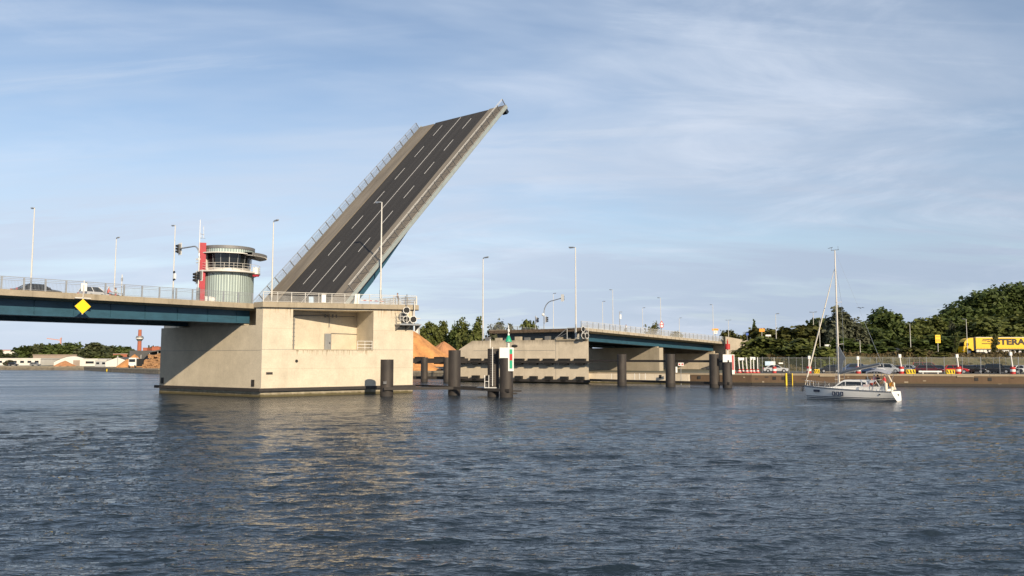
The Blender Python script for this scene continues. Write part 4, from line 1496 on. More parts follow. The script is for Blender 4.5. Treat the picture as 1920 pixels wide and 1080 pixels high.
# ------------------------------------------------------------------ scooters with riders, bicycle
def scooter(loc, yaw, m, label):
    o = thing('motor_scooter', loc, label, 'scooter', 'scooters waiting on the near bridge', rz=0)
    l = V(loc)
    c, s = math.cos(yaw), math.sin(yaw)

    def q(x, y, z):
        return l + V((x * c - y * s, x * s + y * c, z))
    ex, ey = V((c, s, 0)), V((-s, c, 0))
    for x in (-.62, .62):
        w_ = MB()
        n = 16
        w_.v, w_.f = [], []
        rim = [(.24, -.05), (.27, 0), (.24, .05), (.12, .04), (.12, -.04)]
        vs = []
        for i in range(n):
            t = 2 * math.pi * i / n
            for r_, y_ in rim:
                vs.append(q(x + r_ * math.cos(t), y_, .27 + r_ * math.sin(t)))
        w_.add(vs, [(i * 5 + j, i * 5 + (j + 1) % 5, ((i + 1) % n) * 5 + (j + 1) % 5, ((i + 1) % n) * 5 + j) for i in range(n) for j in range(5)])
        w_.build('wheel', M['tyre'], o)
    b = MB()
    pr = [(-.85, .55), (-.8, .8), (-.1, .78), (.0, .36), (.35, .34), (.5, .9), (.58, .92), (.52, .3), (.3, .22), (-.3, .24)]
    n = len(pr)
    b.add([q(x, -.16, z) for x, z in pr] + [q(x, .16, z) for x, z in pr], [(i, (i + 1) % n, n + (i + 1) % n, n + i) for i in range(n)] + [tuple(range(n - 1, -1, -1)), tuple(range(n, 2 * n))])
    b.build('body', m, o, bevel=.03)
    MB().obox(q(-.42, 0, .83), ex * .38, ey * .15, UP * .05).build('seat', M['black'], o, bevel=.02)
    h = MB()
    h.tube(q(.62, 0, .3), q(.5, 0, 1.05), .035)
    h.tube(q(.45, -.33, 1.05), q(.45, .33, 1.05), .02)
    h.build('handlebar', M['dgalv'], o)
    MB().ball(q(.6, 0, .86), .09).build('headlight', M['lens'], o)
    return o


for px, v, m, sh, lb, lb2, hm in ((206, 4.2, 'red', fab('red_white_jacket', (.6, .16, .14)), 'red motor scooter waiting behind the short pale car', 'scooter rider in a red and white jacket and pale helmet', M['white']),
                              (219, 5.2, 'plast', fab('pale_jacket', (.55, .6, .6)), 'grey motor scooter just right of the red one', 'scooter rider in a pale jacket and black helmet', M['black'])):
    t = t_on(px, v)
    p = Mx(t, v, RZ + .03)
    scooter(p, PHI, M[m], lb)
    person(p + UP * .33 - U * .35, PHI, 'sit', sh, fab('dark_trousers', (.02, .02, .025)), lb2, hat=hm)
tp_ = t_on(225.5, .7)
pl_ = thing('sign_post', Mx(tp_, .7, DZ), 'thin bare grey sign post right of the scooters', 'post')
MB().tube(Mx(tp_, .7, DZ), Mx(tp_, .7, DZ + 2.45), .05).build('post', M['galvw'], pl_)
MB().obox(Mx(tp_, .7, DZ + 1.9), U * .02, W * .2, UP * .2).build('plate', M['galv'], pl_)

tc = t_on(1171.5, 2.2, Q0)
cp_ = Qx(tc, 2.0, qz(tc) + .01)


def bicycle(loc, yaw, label):
    o = thing('bicycle', loc, label, 'bicycle')
    l = V(loc)
    c, s = math.cos(yaw), math.sin(yaw)

    def q(x, y, z):
        return l + V((x * c - y * s, x * s + y * c, z))
    for x in (-.52, .52):
        w_ = MB()
        pts = [q(x + .33 * math.cos(2 * math.pi * i / 20), 0, .34 + .33 * math.sin(2 * math.pi * i / 20)) for i in range(21)]
        w_.path(pts, .022, 5)
        wh = w_.build('wheel', M['tyre'], o)
        sp_ = MB()
        for i in range(8):
            t = 2 * math.pi * i / 8
            sp_.tube(q(x, 0, .34), q(x + .32 * math.cos(t), 0, .34 + .32 * math.sin(t)), .006, 4)
        sp_.build('spokes', M['galv'], wh)
    f = MB()
    for a, b in (((-.52, .34), (-.05, .3)), ((-.05, .3), (-.17, .82)), ((-.15, .78), (.36, .82)), ((-.05, .3), (.36, .72)), ((-.52, .34), (-.16, .74)), ((.52, .34), (.36, .95))):
        f.tube(q(a[0], 0, a[1]), q(b[0], 0, b[1]), .022, 6)
    f.build('frame', M['plast'], o)
    MB().obox(q(-.18, 0, .9), V((c, s, 0)) * .13, V((-s, c, 0)) * .08, UP * .035).build('saddle', M['black'], o)
    MB().tube(q(.36, -.28, 1.0), q(.36, .28, 1.0), .016).build('handlebar', M['galv'], o)
    return o


bicycle(cp_, PHI + math.pi, 'dark bicycle ridden along the far bridge')
person(cp_ - U * -.18 + UP * .0, PHI + math.pi, 'ride', fab('white_shirt', (.75, .77, .8)), fab('navy_trousers', (.02, .025, .04)), 'cyclist in a white shirt riding over the far bridge')
pp_ = at(747, 560, 117.2)
person((pp_.x, pp_.y, zt(pp_)), R(200), 'lean', fab('brown_coat', (.09, .05, .045)), fab('grey_trousers', (.1, .1, .11)), 'person in a dark coat leaning at the pier railing near the signals')
tr_ = t_on(1136, 1.4, Q0)

# ------------------------------------------------------------------ lorry
def truck():
    base = at(1802, 664, 196)
    zb = 5.75
    x0 = base.x
    y0 = 196.0
    o = thing('truck', (x0 + 8, y0, zb), 'bright yellow articulated truck with black lettering on the raised road', 'truck')
    L, Wd = 16.4, 1.25

    def q(x, y, z):
        return V((x0 + x, y0 + y, zb + z))

    def bx(m, xa, xb, ya, yb, za, zc, name, mm, par=o, bev=0):
        return MB().obox(q((xa + xb) / 2, (ya + yb) / 2, (za + zc) / 2), V(((xb - xa) / 2, 0, 0)), V((0, (yb - ya) / 2, 0)), V((0, 0, (zc - za) / 2))).build(name, mm, par, bevel=bev)
    # cab: side outline extruded across
    cab = MB()
    pr = [(.06, .45), (0.0, 1.3), (.02, 1.75), (.28, 2.85), (.75, 3.45), (1.5, 3.8), (2.35, 3.85), (2.35, .85), (1.95, .85), (1.85, 1.15), (1.55, 1.35), (1.15, 1.35), (.85, 1.15), (.75, .45)]
    n = len(pr)
    cab.add([q(x, -Wd, z) for x, z in pr] + [q(x, Wd, z) for x, z in pr], [(i, n + i, n + (i + 1) % n, (i + 1) % n) for i in range(n)] + [tuple(range(n)), tuple(range(2 * n - 1, n - 1, -1))])
    c = cab.build('cab', M['tyellow'], o)
    wdw = MB()
    pr = [(.22, 1.95), (.38, 2.62), (1.18, 2.62), (1.25, 2.3), (1.1, 1.9)]
    n = len(pr)
    wdw.add([q(x, -Wd - .02, z) for x, z in pr] + [q(x, -Wd + .05, z) for x, z in pr], [tuple(range(n))] + [(i, n + i, n + (i + 1) % n, (i + 1) % n) for i in range(n)])
    wdw.build('side_window', M['glass'], c)
    ws_ = MB()
    ws_.add([q(-.02, -Wd + .12, 1.85), q(-.02, Wd - .12, 1.85), q(.26, Wd - .12, 2.85), q(.26, -Wd + .12, 2.85)], [(0, 1, 2, 3)])
    ws_.build('windscreen', M['glass'], c)
    bx(0, .1, .55, -Wd - .22, -Wd - .03, 2.0, 2.6, 'mirror', M['tyellow'], c)
    bx(0, -.05, .3, -Wd + .1, Wd - .1, .38, .72, 'bumper', M['tyellow'], c)
    MB().obox(q(.02, -Wd + .2, .9), V((.05, 0, 0)), V((0, .16, 0)), V((0, 0, .1))).build('headlight', M['lens'], c)
    bx(0, 2.36, 2.9, -Wd + .1, Wd - .1, .9, 3.7, 'gap_panel', M['black'], o)
    bx(0, .75, 5.8, -.45, .45, .7, 1.0, 'chassis', M['plast'], o)
    tr = bx(0, 2.95, L, -Wd - .01, Wd + .01, 1.22, 3.92, 'curtain', M['tyellow'], o)
    bx(0, 2.93, L, -Wd - .04, Wd + .04, 3.92, 4.02, 'roof_rail', M['galvw'], tr)
    bx(0, 2.95, L, -Wd - .03, Wd + .03, 1.1, 1.218, 'side_rail', M['plast'], tr)
    st = MB()
    for k in range(38):
        xx = 3.15 + k * .35
        st.add([q(xx, -Wd - .02, 1.22), q(xx + .12, -Wd - .02, 1.22), q(xx + .12, -Wd - .02, 1.42), q(xx + .06, -Wd - .02, 1.5), q(xx, -Wd - .02, 1.42)], [(0, 1, 2, 3, 4)])
    st.build('curtain_strap', mat('strap_grey', (.22, .17, .05), .7, var=0), tr)
    for k in range(3):
        bx(0, 3.0 + k * .85, 3.75 + k * .85, -Wd, -Wd + .6, .5, 1.02, 'pallet_box', M['galvw'], o)
    wh = [(1.35, .52), (5.3, .5), (12.0, .5), (13.3, .5), (14.6, .5)]
    for x, r_ in wh:
        for s in (-1, 1):
            w_ = MB().lathe([(.3, -.16), (r_, -.15), (r_, .15), (.3, .16)], 18, q(x, s * (Wd - .18), r_), 'y').build('wheel', M['tyre'], o, smooth=True)
            MB().disc(q(x, s * (Wd - .06), r_), (0, 1, 0), .3, 14, .1).build('rim', M['rim'], w_)
    bx(0, 5.9, 11.2, -Wd + .03, -Wd + .1, .55, .95, 'side_guard', M['galv'], o)
    # logo and lettering on the curtain
    ink = mat('lettering_black', (.02, .015, .012), .6, var=0)
    lg = MB()
    y_ = -Wd - .025

    def strip(pts):
        lg.add([q(x, y_, z) for x, z in pts] + [q(x, y_ + .012, z) for x, z in pts], [tuple(range(len(pts)))])
    strip([(4.45, 3.38), (6.75, 3.38), (6.95, 3.56), (4.6, 3.56)])
    strip([(4.3, 3.06), (5.35, 3.06), (5.5, 3.22), (4.42, 3.22)])
    strip([(5.45, 3.28), (6.05, 3.28), (6.15, 3.36), (5.6, 3.36)])
    strip([(5.55, 3.05), (6.5, 3.18), (6.9, 3.18), (6.7, 3.06), (6.25, 3.0), (6.1, 2.9), (5.65, 2.9)])
    lg.build('logo', ink, tr)
    rdm = MB()
    rdm.add([q(5.2, y_, 3.24), q(5.7, y_, 3.24), q(5.8, y_, 3.28), q(5.3, y_, 3.28)], [(0, 1, 2, 3)])
    rdm.build('logo', M['red'], tr)

    def text(s, x, z, size, sx=1., off=.0):
        cu = bpy.data.curves.new('lettering', 'FONT')
        cu.body = s
        cu.size = size
        cu.extrude = .006
        cu.offset = off * 1.5
        cu.space_character = 1.02
        ob = bpy.data.objects.new('tmp_text', cu)
        col.objects.link(ob)
        dg = bpy.context.evaluated_depsgraph_get()
        me = bpy.data.meshes.new_from_object(ob.evaluated_get(dg))
        bpy.data.objects.remove(ob)
        k = Matrix.Translation(q(x, y_ - .006, z) - wloc(tr)) @ Matrix.Rotation(math.pi / 2, 4, 'X') @ Matrix.Diagonal((sx, 1, 1, 1))
        me.transform(k)
        me.materials.clear()
        me.materials.append(ink)
        w_ = bpy.data.objects.new('lettering', me)
        col.objects.link(w_)
        w_.parent = tr
    text('STERAC', 7.55, 2.28, 1.85, 1.3, .062)
    text('www.sterac.de', 4.3, 2.42, .36, 1.0, .012)
    return o


truck()

# ------------------------------------------------------------------ sailing boat
def yacht():
    yaw = R(180 - 42)
    bow = atz(1513.5, 746.8, 0)
    c, s = math.cos(yaw), math.sin(yaw)
    L = 11.0
    org = V((bow.x, bow.y, 0)) - V((c, s, 0)) * (L / 2 - .35)
    o = thing('sailing_boat', org, 'white sailing yacht with bare mast, grey bimini and crew, motoring before the quay', 'sailing boat')

    def q(x, y, z):
        return org + V((x * c - y * s, x * s + y * c, z))
    ex, ey = V((c, s, 0)), V((-s, c, 0))
    # hull stations: x, half beam at deck, half beam at waterline, deck height
    xs = [L / 2 * k for k in (-1, -.9, -.75, -.5, -.2, .1, .4, .65, .82, .93, 1.0)]

    def hb(x):
        u = (x + L / 2) / L
        return 1.68 * (1 - max(0, (u - .38) / .62) ** 2.3) * (1 - .06 * max(0, (.38 - u) / .38) ** 2)

    def dkz(x):
        u = (x + L / 2) / L
        return 1.12 + .42 * u ** 1.6
    zsl = [(-.35, .05, .55), (.0, .82, .0), (.1, .88, 0), (.17, .9, 0), (.3, .92, 0), (.36, .93, 0), (.55, .955, 0), (.75, .985, 0), (.93, 1., 0), (1.0, 1.0, 0)]
    lev = [-.35, .0, .12, .20, .30, .38]
    hull = MB()
    rows = []
    for x in xs:
        D = dkz(x)
        row = []
        zs = [-.3, 0.0, .10, .21, .29, .38] + [D * .55, D * .8, D - .13, D - .07, D]
        fl = [.1, .8, .86, .875, .905, .915, .96, .985, .995, .998, 1.0]
        u = (x + L / 2) / L
        for z, k in zip(zs, fl):
            sharp = max(0, (u - .55) / .45)
            kk = k * (1 - sharp * .25 * (1 - z / D))
            xx = x
            if u > .9:
                xx = x - (1 - max(0, z) / D) * .35 * (u - .9) / .1
            if u < .02:
                xx = x + max(0, z - .1) * .3
            elif u < .1:
                xx = x + max(0, z - .1) * .12
            if u < .25:
                kk *= 1 - (.25 - u) / .25 * .42 * (1 - max(0, z) / D) ** 1.6
            row.append((xx, max(.0, hb(x) * kk), z))
        rows.append(row)
    m = len(rows[0])
    for sgn in (-1, 1):
        k0 = len(hull.v)
        hull.v += [q(x, sgn * y, z) for r_ in rows for x, y, z in r_]
        for i in range(len(rows) - 1):
            for j in range(m - 1):
                f = (i * m + j, (i + 1) * m + j, (i + 1) * m + j + 1, i * m + j + 1)
                f = f if sgn < 0 else f[::-1]
                hull.f.append(tuple(a_ + k0 for a_ in f))
                hull.m.append(1 if j in (2, 4, 8) else 0)
    # transom and deck
    hull.mi = 0
    st = rows[0]
    for j in range(m - 1):
        a, b = st[j], st[j + 1]
        hull.add([q(a[0], -a[1], a[2]), q(a[0], a[1], a[2]), q(b[0], b[1], b[2]), q(b[0], -b[1], b[2])], [(0, 1, 2, 3)])
    hull.build('hull', [M['gel'], M['bluestripe']], o, smooth=True)
    dk = MB()
    for i in range(len(rows) - 1):
        a, b = rows[i][-1], rows[i + 1][-1]
        dk.add([q(a[0], -a[1], a[2]), q(a[0], a[1], a[2]), q(b[0], b[1], b[2]), q(b[0], -b[1], b[2])], [(3, 2, 1, 0)])
    dk.build('deck', M['deckw'], o)
    rr = MB()
    for sgn in (-1, 1):
        pts = [q(r_[-1][0], sgn * (r_[-1][1] + .01), r_[-1][2] + .02) for r_ in rows]
        rr.path(pts, .035, 5)
    rr.build('rub_rail', M['bluestripe'], o)
    # deckhouse
    hp_ = MB()
    for sgn in (1,):
        for k, xx in enumerate((.35, .85, 1.35)):
            hp_ = MB()
            y = hb(xx) * .975 + .03
            hp_.obox(q(xx, sgn * y, .74), ex * .17, ey * .03, UP * .24)
            po = hp_.build('hull_port', M['bluestripe'], o)
            MB().obox(q(xx, sgn * (y + .022), .74), ex * .05, ey * .01, UP * .13).build('pane', M['canvas'], po)
    y = hb(3.55) * .96
    MB().obox(q(3.6, y + .03, 1.0), ex * .42 - ey * .13, ey * .02, UP * .13).build('name_plate', M['bluestripe'], o)
    MB().obox(q(-3.9, hb(-3.9) * .97, .78), ex * .08, ey * .02, UP * .07).build('vent', M['black'], o)
    q0 = q
    q = lambda x, y, z: q0(x - .95, y, z)
    ch_ = MB()

    def house(mb, pts, w0, w1):
        """pts: side outline (x,z); w0 half-width at the foot, w1 at the top"""
        n = len(pts)
        zmin, zmax = min(z for _, z in pts), max(z for _, z in pts)
        f = lambda z: w0 + (w1 - w0) * (z - zmin) / (zmax - zmin)
        mb.add([q(x, -f(z), z) for x, z in pts] + [q(x, f(z), z) for x, z in pts], [tuple(range(n)), tuple(range(2 * n - 1, n - 1, -1))] + [(i, n + i, n + (i + 1) % n, (i + 1) % n) for i in range(n)])
    house(ch_, [(-1.6, 1.15), (-1.55, 2.28), (-1.3, 2.38), (1.1, 2.36), (1.55, 2.2), (2.35, 1.55), (3.4, 1.42), (3.5, 1.3)], 1.12, .9)
    house_o = ch_.build('deckhouse', M['gel'], o)
    for sgn in (-1, 1):
        wn = MB()
        for poly in ([(-.75, 1.72), (-.72, 2.16), (1.02, 2.16), (1.02, 1.66)], [(1.1, 1.66), (1.1, 2.14), (1.35, 2.12), (2.1, 1.62)], [(-1.3, 1.78), (-1.25, 2.1), (-.85, 2.14), (-.86, 1.74)]):
            ff_ = lambda z: 1.12 + (.9 - 1.12) * (z - 1.15) / (2.38 - 1.15) + .012
            wn.add([q(x, sgn * ff_(z), z) for x, z in poly], [tuple(range(len(poly)))])
        wn.build('window', M['glass'], house_o)
    fw_ = MB()
    fw_.add([q(1.57, -.84, 2.2), q(1.57, .84, 2.2), q(2.3, .92, 1.62), q(2.3, -.92, 1.62)], [(0, 1, 2, 3)])
    fw_.build('windscreen', M['glass'], house_o)
    q = q0
    # cockpit coaming and sprayhood
    cm = MB()
    for sgn in (-1, 1):
        cm.obox(q(-3.0, sgn * 1.15, 1.38), ex * 1.5, ey * .1, UP * .26)
    cm.obox(q(-4.35, 0, 1.25), ex * .12, ey * 1.2, UP * .14)
    cm.build('coaming', M['gel'], o)
    MB().obox(q(-3.0, 0, 1.19), ex * 1.4, ey * 1.04, UP * .03).build('cockpit_floor', M['dgalv'], o)
    q = lambda x, y, z: q0(x - .95, y, z)
    sp_ = MB()
    pts = [(-1.55, 2.3), (-2.5, 2.42), (-2.75, 2.3)]
    sp_.add([q(-1.5, -1.0, 2.28), q(-1.5, 1.0, 2.28), q(-2.4, 1.12, 2.38), q(-2.4, -1.12, 2.38), q(-1.5, -1.0, 2.32), q(-1.5, 1.0, 2.32), q(-2.4, 1.12, 2.42), q(-2.4, -1.12, 2.42)], [(0, 1, 2, 3), (7, 6, 5, 4), (0, 3, 7, 4), (1, 5, 6, 2), (2, 6, 7, 3)])
    for sgn in (-1, 1):
        sp_.bar(q(-2.4, sgn * 1.12, 2.4), q(-2.95, sgn * 1.15, 1.55), .06, .06)
        sp_.add([q(-1.6, sgn * 1.0, 2.3), q(-2.38, sgn * 1.12, 2.38), q(-2.2, sgn * 1.13, 2.1), q(-1.65, sgn * 1.05, 2.05)], [(0, 1, 2, 3)])
    sp_.build('sprayhood', M['gel'], o)
    q = q0
    # bimini
    bm = MB()
    rowsb = []
    for i in range(9):
        u = i / 8
        x = -2.3 - u * 2.7
        z = 3.42 + .28 * math.sin(math.pi * min(1, u * 1.1)) - .1 * u
        rowsb.append([(x, y, z - .22 * (abs(y) / 1.2) ** 3) for y in (-1.25, -.8, -.3, .3, .8, 1.25)])
    vs = [q(*p) for r_ in rowsb for p in r_] + [q(p[0], p[1], p[2] - .03) for r_ in rowsb for p in r_]
    fsb = []
    kk = 54
    for i in range(8):
        for j in range(5):
            a = i * 6 + j
            fsb += [(a, a + 1, a + 7, a + 6), (kk + a + 6, kk + a + 7, kk + a + 1, kk + a)]
    bm.add(vs, fsb)
    bmo = bm.build('bimini', M['canvas'], o, smooth=True)
    for sgn in (-1, 1):
        fr = MB()
        for (x0, x1) in ((-2.4, -2.9), (-3.3, -3.1), (-4.8, -3.9)):
            fr.tube(q(x1, sgn * 1.3, 1.2), q(x0, sgn * 1.24, 3.35), .022, 6)
        fr.build('bimini_frame', M['chrome'], bmo)
    # mast and rig
    mx = 1.2
    mz = 17.9
    ms_ = MB()
    nm = 12
    for (za, zb, r0, r1) in ((1.5, 14., .105, .095), (14., mz, .095, .065)):
        ms_.tube(q(mx, 0, za), q(mx - .0, 0, zb), r0, nm, r1)
    mast = ms_.build('mast', M['alu'], o, smooth=True)
    hd = MB()
    hd.bar(q(mx - .5, 0, mz + .05), q(mx + .45, 0, mz + .05), .05, .05)
    hd.tube(q(mx + .4, 0, mz), q(mx + .4, 0, mz + .35), .02)
    hd.bar(q(mx + .25, .0, mz + .4), q(mx + .8, .0, mz + .32), .05, .05)
    hd.tube(q(mx - .4, 0, mz), q(mx - .4, 0, mz + .5), .015)
    hd.build('wind_vane', M['plast'], mast)
    sprs = []
    for z, w_ in ((11.6, .95), (6.55, 1.15)):
        for sgn in (-1, 1):
            MB().bar(q(mx, 0, z), q(mx - .25, sgn * w_, z + .08), .07, .05).build('spreader', M['alu'], mast)
    shd = MB()
    for sgn in (-1, 1):
        shd.tube(q(mx - .1, sgn * 1.45, dkz(mx)), q(mx - .25, sgn * 1.15, 6.6), .012, 4)
        shd.tube(q(mx - .25, sgn * 1.15, 6.6), q(mx - .25, sgn * .95, 11.65), .012, 4)
        shd.tube(q(mx - .25, sgn * .95, 11.65), q(mx, 0, 16.2), .012, 4)
        shd.tube(q(mx - .3, sgn * 1.45, dkz(mx)), q(mx, 0, 6.5), .012, 4)
    shd.tube(q(-L / 2 + .5, .3, 1.2), q(mx, 0, mz), .012, 4)
    shd.build('shrouds', M['chrome'], o)
    fs_ = MB()
    bx_, bz_ = L / 2 - .15, dkz(L / 2) + .1
    tx_, tz_ = mx + .12, 15.6
    A_, B_ = q(bx_, 0, bz_), q(tx_, 0, tz_)
    fs_.tube(A_, A_ + (B_ - A_) * .07, .03, 8)
    fs_.tube(A_ + (B_ - A_) * .07, A_ + (B_ - A_) * .45, .10, 8, .085)
    fs_.tube(A_ + (B_ - A_) * .45, A_ + (B_ - A_) * .87, .085, 8, .05)
    fs_.tube(A_ + (B_ - A_) * .87, B_, .035, 8)
    fs_.build('furled_jib', M['sail'], o)
    # boom with sail cover, rising aft; whisker pole; hanging sail stack
    bo_ = MB()
    bo_.tube(q(mx - .15, 0, 3.05), q(mx - 5.0, .55, 4.1), .085, 8)
    boom = bo_.build('boom', M['alu'], o)
    cv = MB()
    cv.tube(q(mx - .25, 0, 3.2), q(mx - 2.4, .24, 3.72), .2, 10, .17)
    cv.tube(q(mx - 2.4, .24, 3.72), q(mx - 4.9, .54, 4.25), .17, 10, .14)
    cv.build('sail_cover', M['dcanvas'], boom, smooth=True)
    MB().tube(q(mx + .1, -.1, 3.25), q(mx + 1.8, -.5, 3.2), .05, 8).build('whisker_pole', M['wood'], o)
    hs = MB()
    pts = [(mx - .08, 1.9 + 1.3), (mx - .12, 6.3), (mx - .85, 4.9), (mx - .6, 4.6), (mx - .35, 3.2)]
    n = len(pts)
    hs.add([q(x, -.09, z) for x, z in pts] + [q(x, .09, z) for x, z in pts], [tuple(range(n)), tuple(range(2 * n - 1, n - 1, -1))] + [(i, n + i, n + (i + 1) % n, (i + 1) % n) for i in range(n)])
    hs.build('dropped_sail', M['dcanvas'], o)
    ob = MB()
    ob.obox(q(mx + .35, 0, 4.1), ex * .2, ey * .18, UP * 1.5)
    # pulpit, stanchions, lifelines
    ll = MB()
    for sgn in (-1, 1):
        xsn = [-4.3, -2.9, -1.3, .3, 1.9, 3.3, 4.5]
        tops = []
        for x in xsn:
            p0 = q(x, sgn * (hb(x) - .06), dkz(x))
            ll.tube(p0, p0 + UP * .62, .02, 5)
            tops.append(p0)
        for h in (.6, .32):
            ll.path([p_ + UP * h for p_ in tops], .01, 4)
        pb = q(L / 2 - .05, 0, dkz(L / 2) + .65)
        ll.path([tops[-1] + UP * .62, pb], .022, 5)
        ll.tube(q(4.9, sgn * hb(4.9), dkz(4.9)), q(4.95, sgn * hb(4.9) * .8, dkz(4.9) + .62), .022, 5)
    ll.build('lifelines', M['chrome'], o)
    an = MB()
    an.bar(q(L / 2 - .3, -.1, dkz(5.3) + .05), q(L / 2 + .3, -.1, dkz(5.3) - .2), .12, .1)
    an.obox(q(L / 2 + .3, -.1, 1.05), ex * .1, ey * .2, UP * .22)
    an.build('anchor', M['plast'], o)
    wn_ = MB()
    for k, xx in enumerate((4.2, 3.0)):
        wn_.tube(q(xx, -.45, dkz(xx)), q(xx + .12, -.45, dkz(xx) + .75), .06, 6)
        wn_.tube(q(xx - .3, -.4, dkz(xx)), q(xx + .1, -.45, dkz(xx) + .6), .03, 6)
    wn_.build('deck_gear', M['plast'], o)
    for sgn in (-1, 1):
        fd_ = MB()
        for k in range(2):
            p0 = q(-4.55 + k * .12, sgn * (1.3 - k * .28), 0)
            fd_.lathe([(.01, 1.2), (.16, 1.3), (.17, 2.0), (.12, 2.1), (.01, 2.12)], 10, p0)
        fd_.build('stern_cushion', M['sail'], o, smooth=True)
    dav = MB()
    dav.tube(q(-5.0, -.6, 1.3), q(-4.2, -.7, 2.95), .09, 8)
    dav.build('outboard_bracket', M['sail'], o)
    pole_ = MB()
    pole_.tube(q(-4.9, .9, 1.2), q(-5.25, .95, 2.35), .02)
    fl = MB()
    A_ = q(-5.25, .95, 2.3)
    fl.add([A_, A_ + ex * -.06 + UP * -.6, A_ + ex * -.06 - UP * .62 + ex * .55 + ey * -.12, A_ + ex * .5 - ey * .1 - UP * .25], [(0, 1, 2, 3)])
    fo = pole_.build('flagstaff', M['chrome'], o)
    fl.build('flag', M['orange'], fo)
    ou = MB()
    ou.obox(q(-5.2, .2, .72), ex * .06, ey * .45, UP * .24)
    ou.build('transom_locker', M['sail'], o, bevel=.03)
    MB().obox(q(-5.28, -.35, .62), ex * .08, ey * .14, UP * .2).build('outboard_motor', M['plast'], o)
    MB().tube(q(-3.3, 0, 1.22), q(-3.3, 0, 2.0), .08).build('steering_column', M['gel'], o)
    # flag under the spreader, gear on the cockpit edge
    MB().obox(q(-2.3, 1.15, 1.75), ex * .3, ey * .12, UP * .12).build('rolled_towel', fab('pink_cloth', (.7, .55, .52)), o)
    persons = [
        (q(-4.15, .35, 1.22), yaw, 'helm', fab('red_shirt', (.75, .035, .045)), fab('pale_shorts', (.62, .55, .45)), 'person in a bright red shirt standing at the yacht stern', 'hair', M['white']),
        (q(-2.95, .25, 1.22), yaw + 1.3, 'stand', fab('pink_plaid_shirt', (.55, .2, .24)), fab('black_trousers', (.02, .02, .025)), 'person in a pink shirt and dark trousers standing under the yacht bimini', 'hair', None),
        (q(-2.75, .75, 1.25), yaw + 2.6, 'sit', fab('dark_red_top', (.4, .06, .05)), fab('dark_jeans', (.03, .03, .05)), 'person in a dark red top sitting by the yacht sprayhood', 'hair', None),
        (q(-3.1, -.45, 1.22), yaw - 1.8, 'stand', fab('black_jacket', (.03, .03, .035)), fab('black_trousers2', (.02, .02, .02)), 'person in a black jacket standing behind the pink-shirted one on the yacht', 'hair', M['black'])]
    for a in persons:
        person(a[0], a[1], a[2], a[3], a[4], a[5], a[6], a[7])
    return o


yacht()
# ------------------------------------------------------------------ ground
bank = [(-900, 470, 1.3), (-330, 372, 1.3), (-209, 330, 1.35), (-167, 322, 1.35), (-139, 286, 1.4), (-107, 250, 1.5), (-62, 222, 1.6), (-20, 196, 1.65), (-6, 186, 1.8), (6, 176, 1.95), (17, 163.5, 2.0), (28.5, 157.6, 2.0), (43.5, 150.0, 2.05), (64, 145.2, 2.05), (88, 140.6, 2.05), (130, 132, 2.05), (260, 108, 2.05)]
gm = MB()
far_pts = [(p[0] * (14 if abs(p[0]) > 30 else 60), 7000, 1.5) for p in bank]
nb = len(bank)
mid = [(p[0] * 1.25 + (0), p[1] + 40 + abs(p[0]) * .15, p[2]) for p in bank]
gm.add([V(p) for p in bank] + [V((-7000 + 14000 * i / (nb - 1), 7000, 1.5)) for i in range(nb)], [(i, i + 1, nb + i + 1, nb + i) for i in range(nb - 1)])
gr_o = gm.build('ground', mat('bank_ground', (.13, .115, .085), .95, var=.3, scale=.15, two=(.07, .075, .035)))
tag(gr_o, kind='structure')


def wallstrip(name, i0, i1, m, label, capm, cat='quay wall', th=.5, capz=.0, face=-2.5):
    o = thing(name, V(bank[(i0 + i1) // 2]), label, cat)
    w = MB()
    c = MB()
    for a, b in zip(bank[i0:i1], bank[i0 + 1:i1 + 1]):
        a, b = V(a), V(b)
        d = (b - a)
        nn = V((d.y, -d.x, 0)).normalized()
        w.add([a + nn * .02 + UP * (face - a.z), b + nn * .02 + UP * (face - b.z), b + nn * .02, a + nn * .02], [(0, 1, 2, 3)])
        cc = [a + nn * .12, b + nn * .12, b - nn * .75, a - nn * .75]
        L = d.length
        k = max(1, int(L / 5))
        for j in range(k):
            p, q_ = a + d * (j / k), a + d * ((j + .993) / k)
            jz = .012 * ((j * 7) % 3)
            c.add([p + nn * .1 - UP * .3, q_ + nn * .1 - UP * .3, q_ + nn * .1 + UP * (.05 + jz), p + nn * .1 + UP * (.05 + jz), p - nn * .7 - UP * .3, q_ - nn * .7 - UP * .3, q_ - nn * .7 + UP * (.05 + jz), p - nn * .7 + UP * (.05 + jz)], [(0, 1, 2, 3), (3, 2, 6, 7), (1, 5, 6, 2), (4, 0, 3, 7), (5, 4, 7, 6)])
    w.build('wall', m, o)
    c.build('cap', capm, o)
    return o


qw = wallstrip('quay_wall', 10, 16, M['quay'], 'brown quay wall with pale concrete cap on the right bank', M['cap'])
tbm = MB()
for a, b in zip(bank[11:16], bank[12:17]):
    a, b = V((a[0], a[1], 0)), V((b[0], b[1], 0))
    nn = V((b.y - a.y, a.x - b.x, 0)).normalized()
    tbm.obox((a + b) / 2 + nn * .1 - UP * .2, (b - a) / 2, nn * .07, UP * .62)
tbm.build('tide_band', M['timber'], qw)
wallstrip('quay_wall', 0, 10, mat('rubble_wall', (.20, .175, .135), .9, var=.5, scale=1.2, bump=.6, bscale=3), 'low dark stone bank edge on the left and behind the piers', M['conc_dirty'])
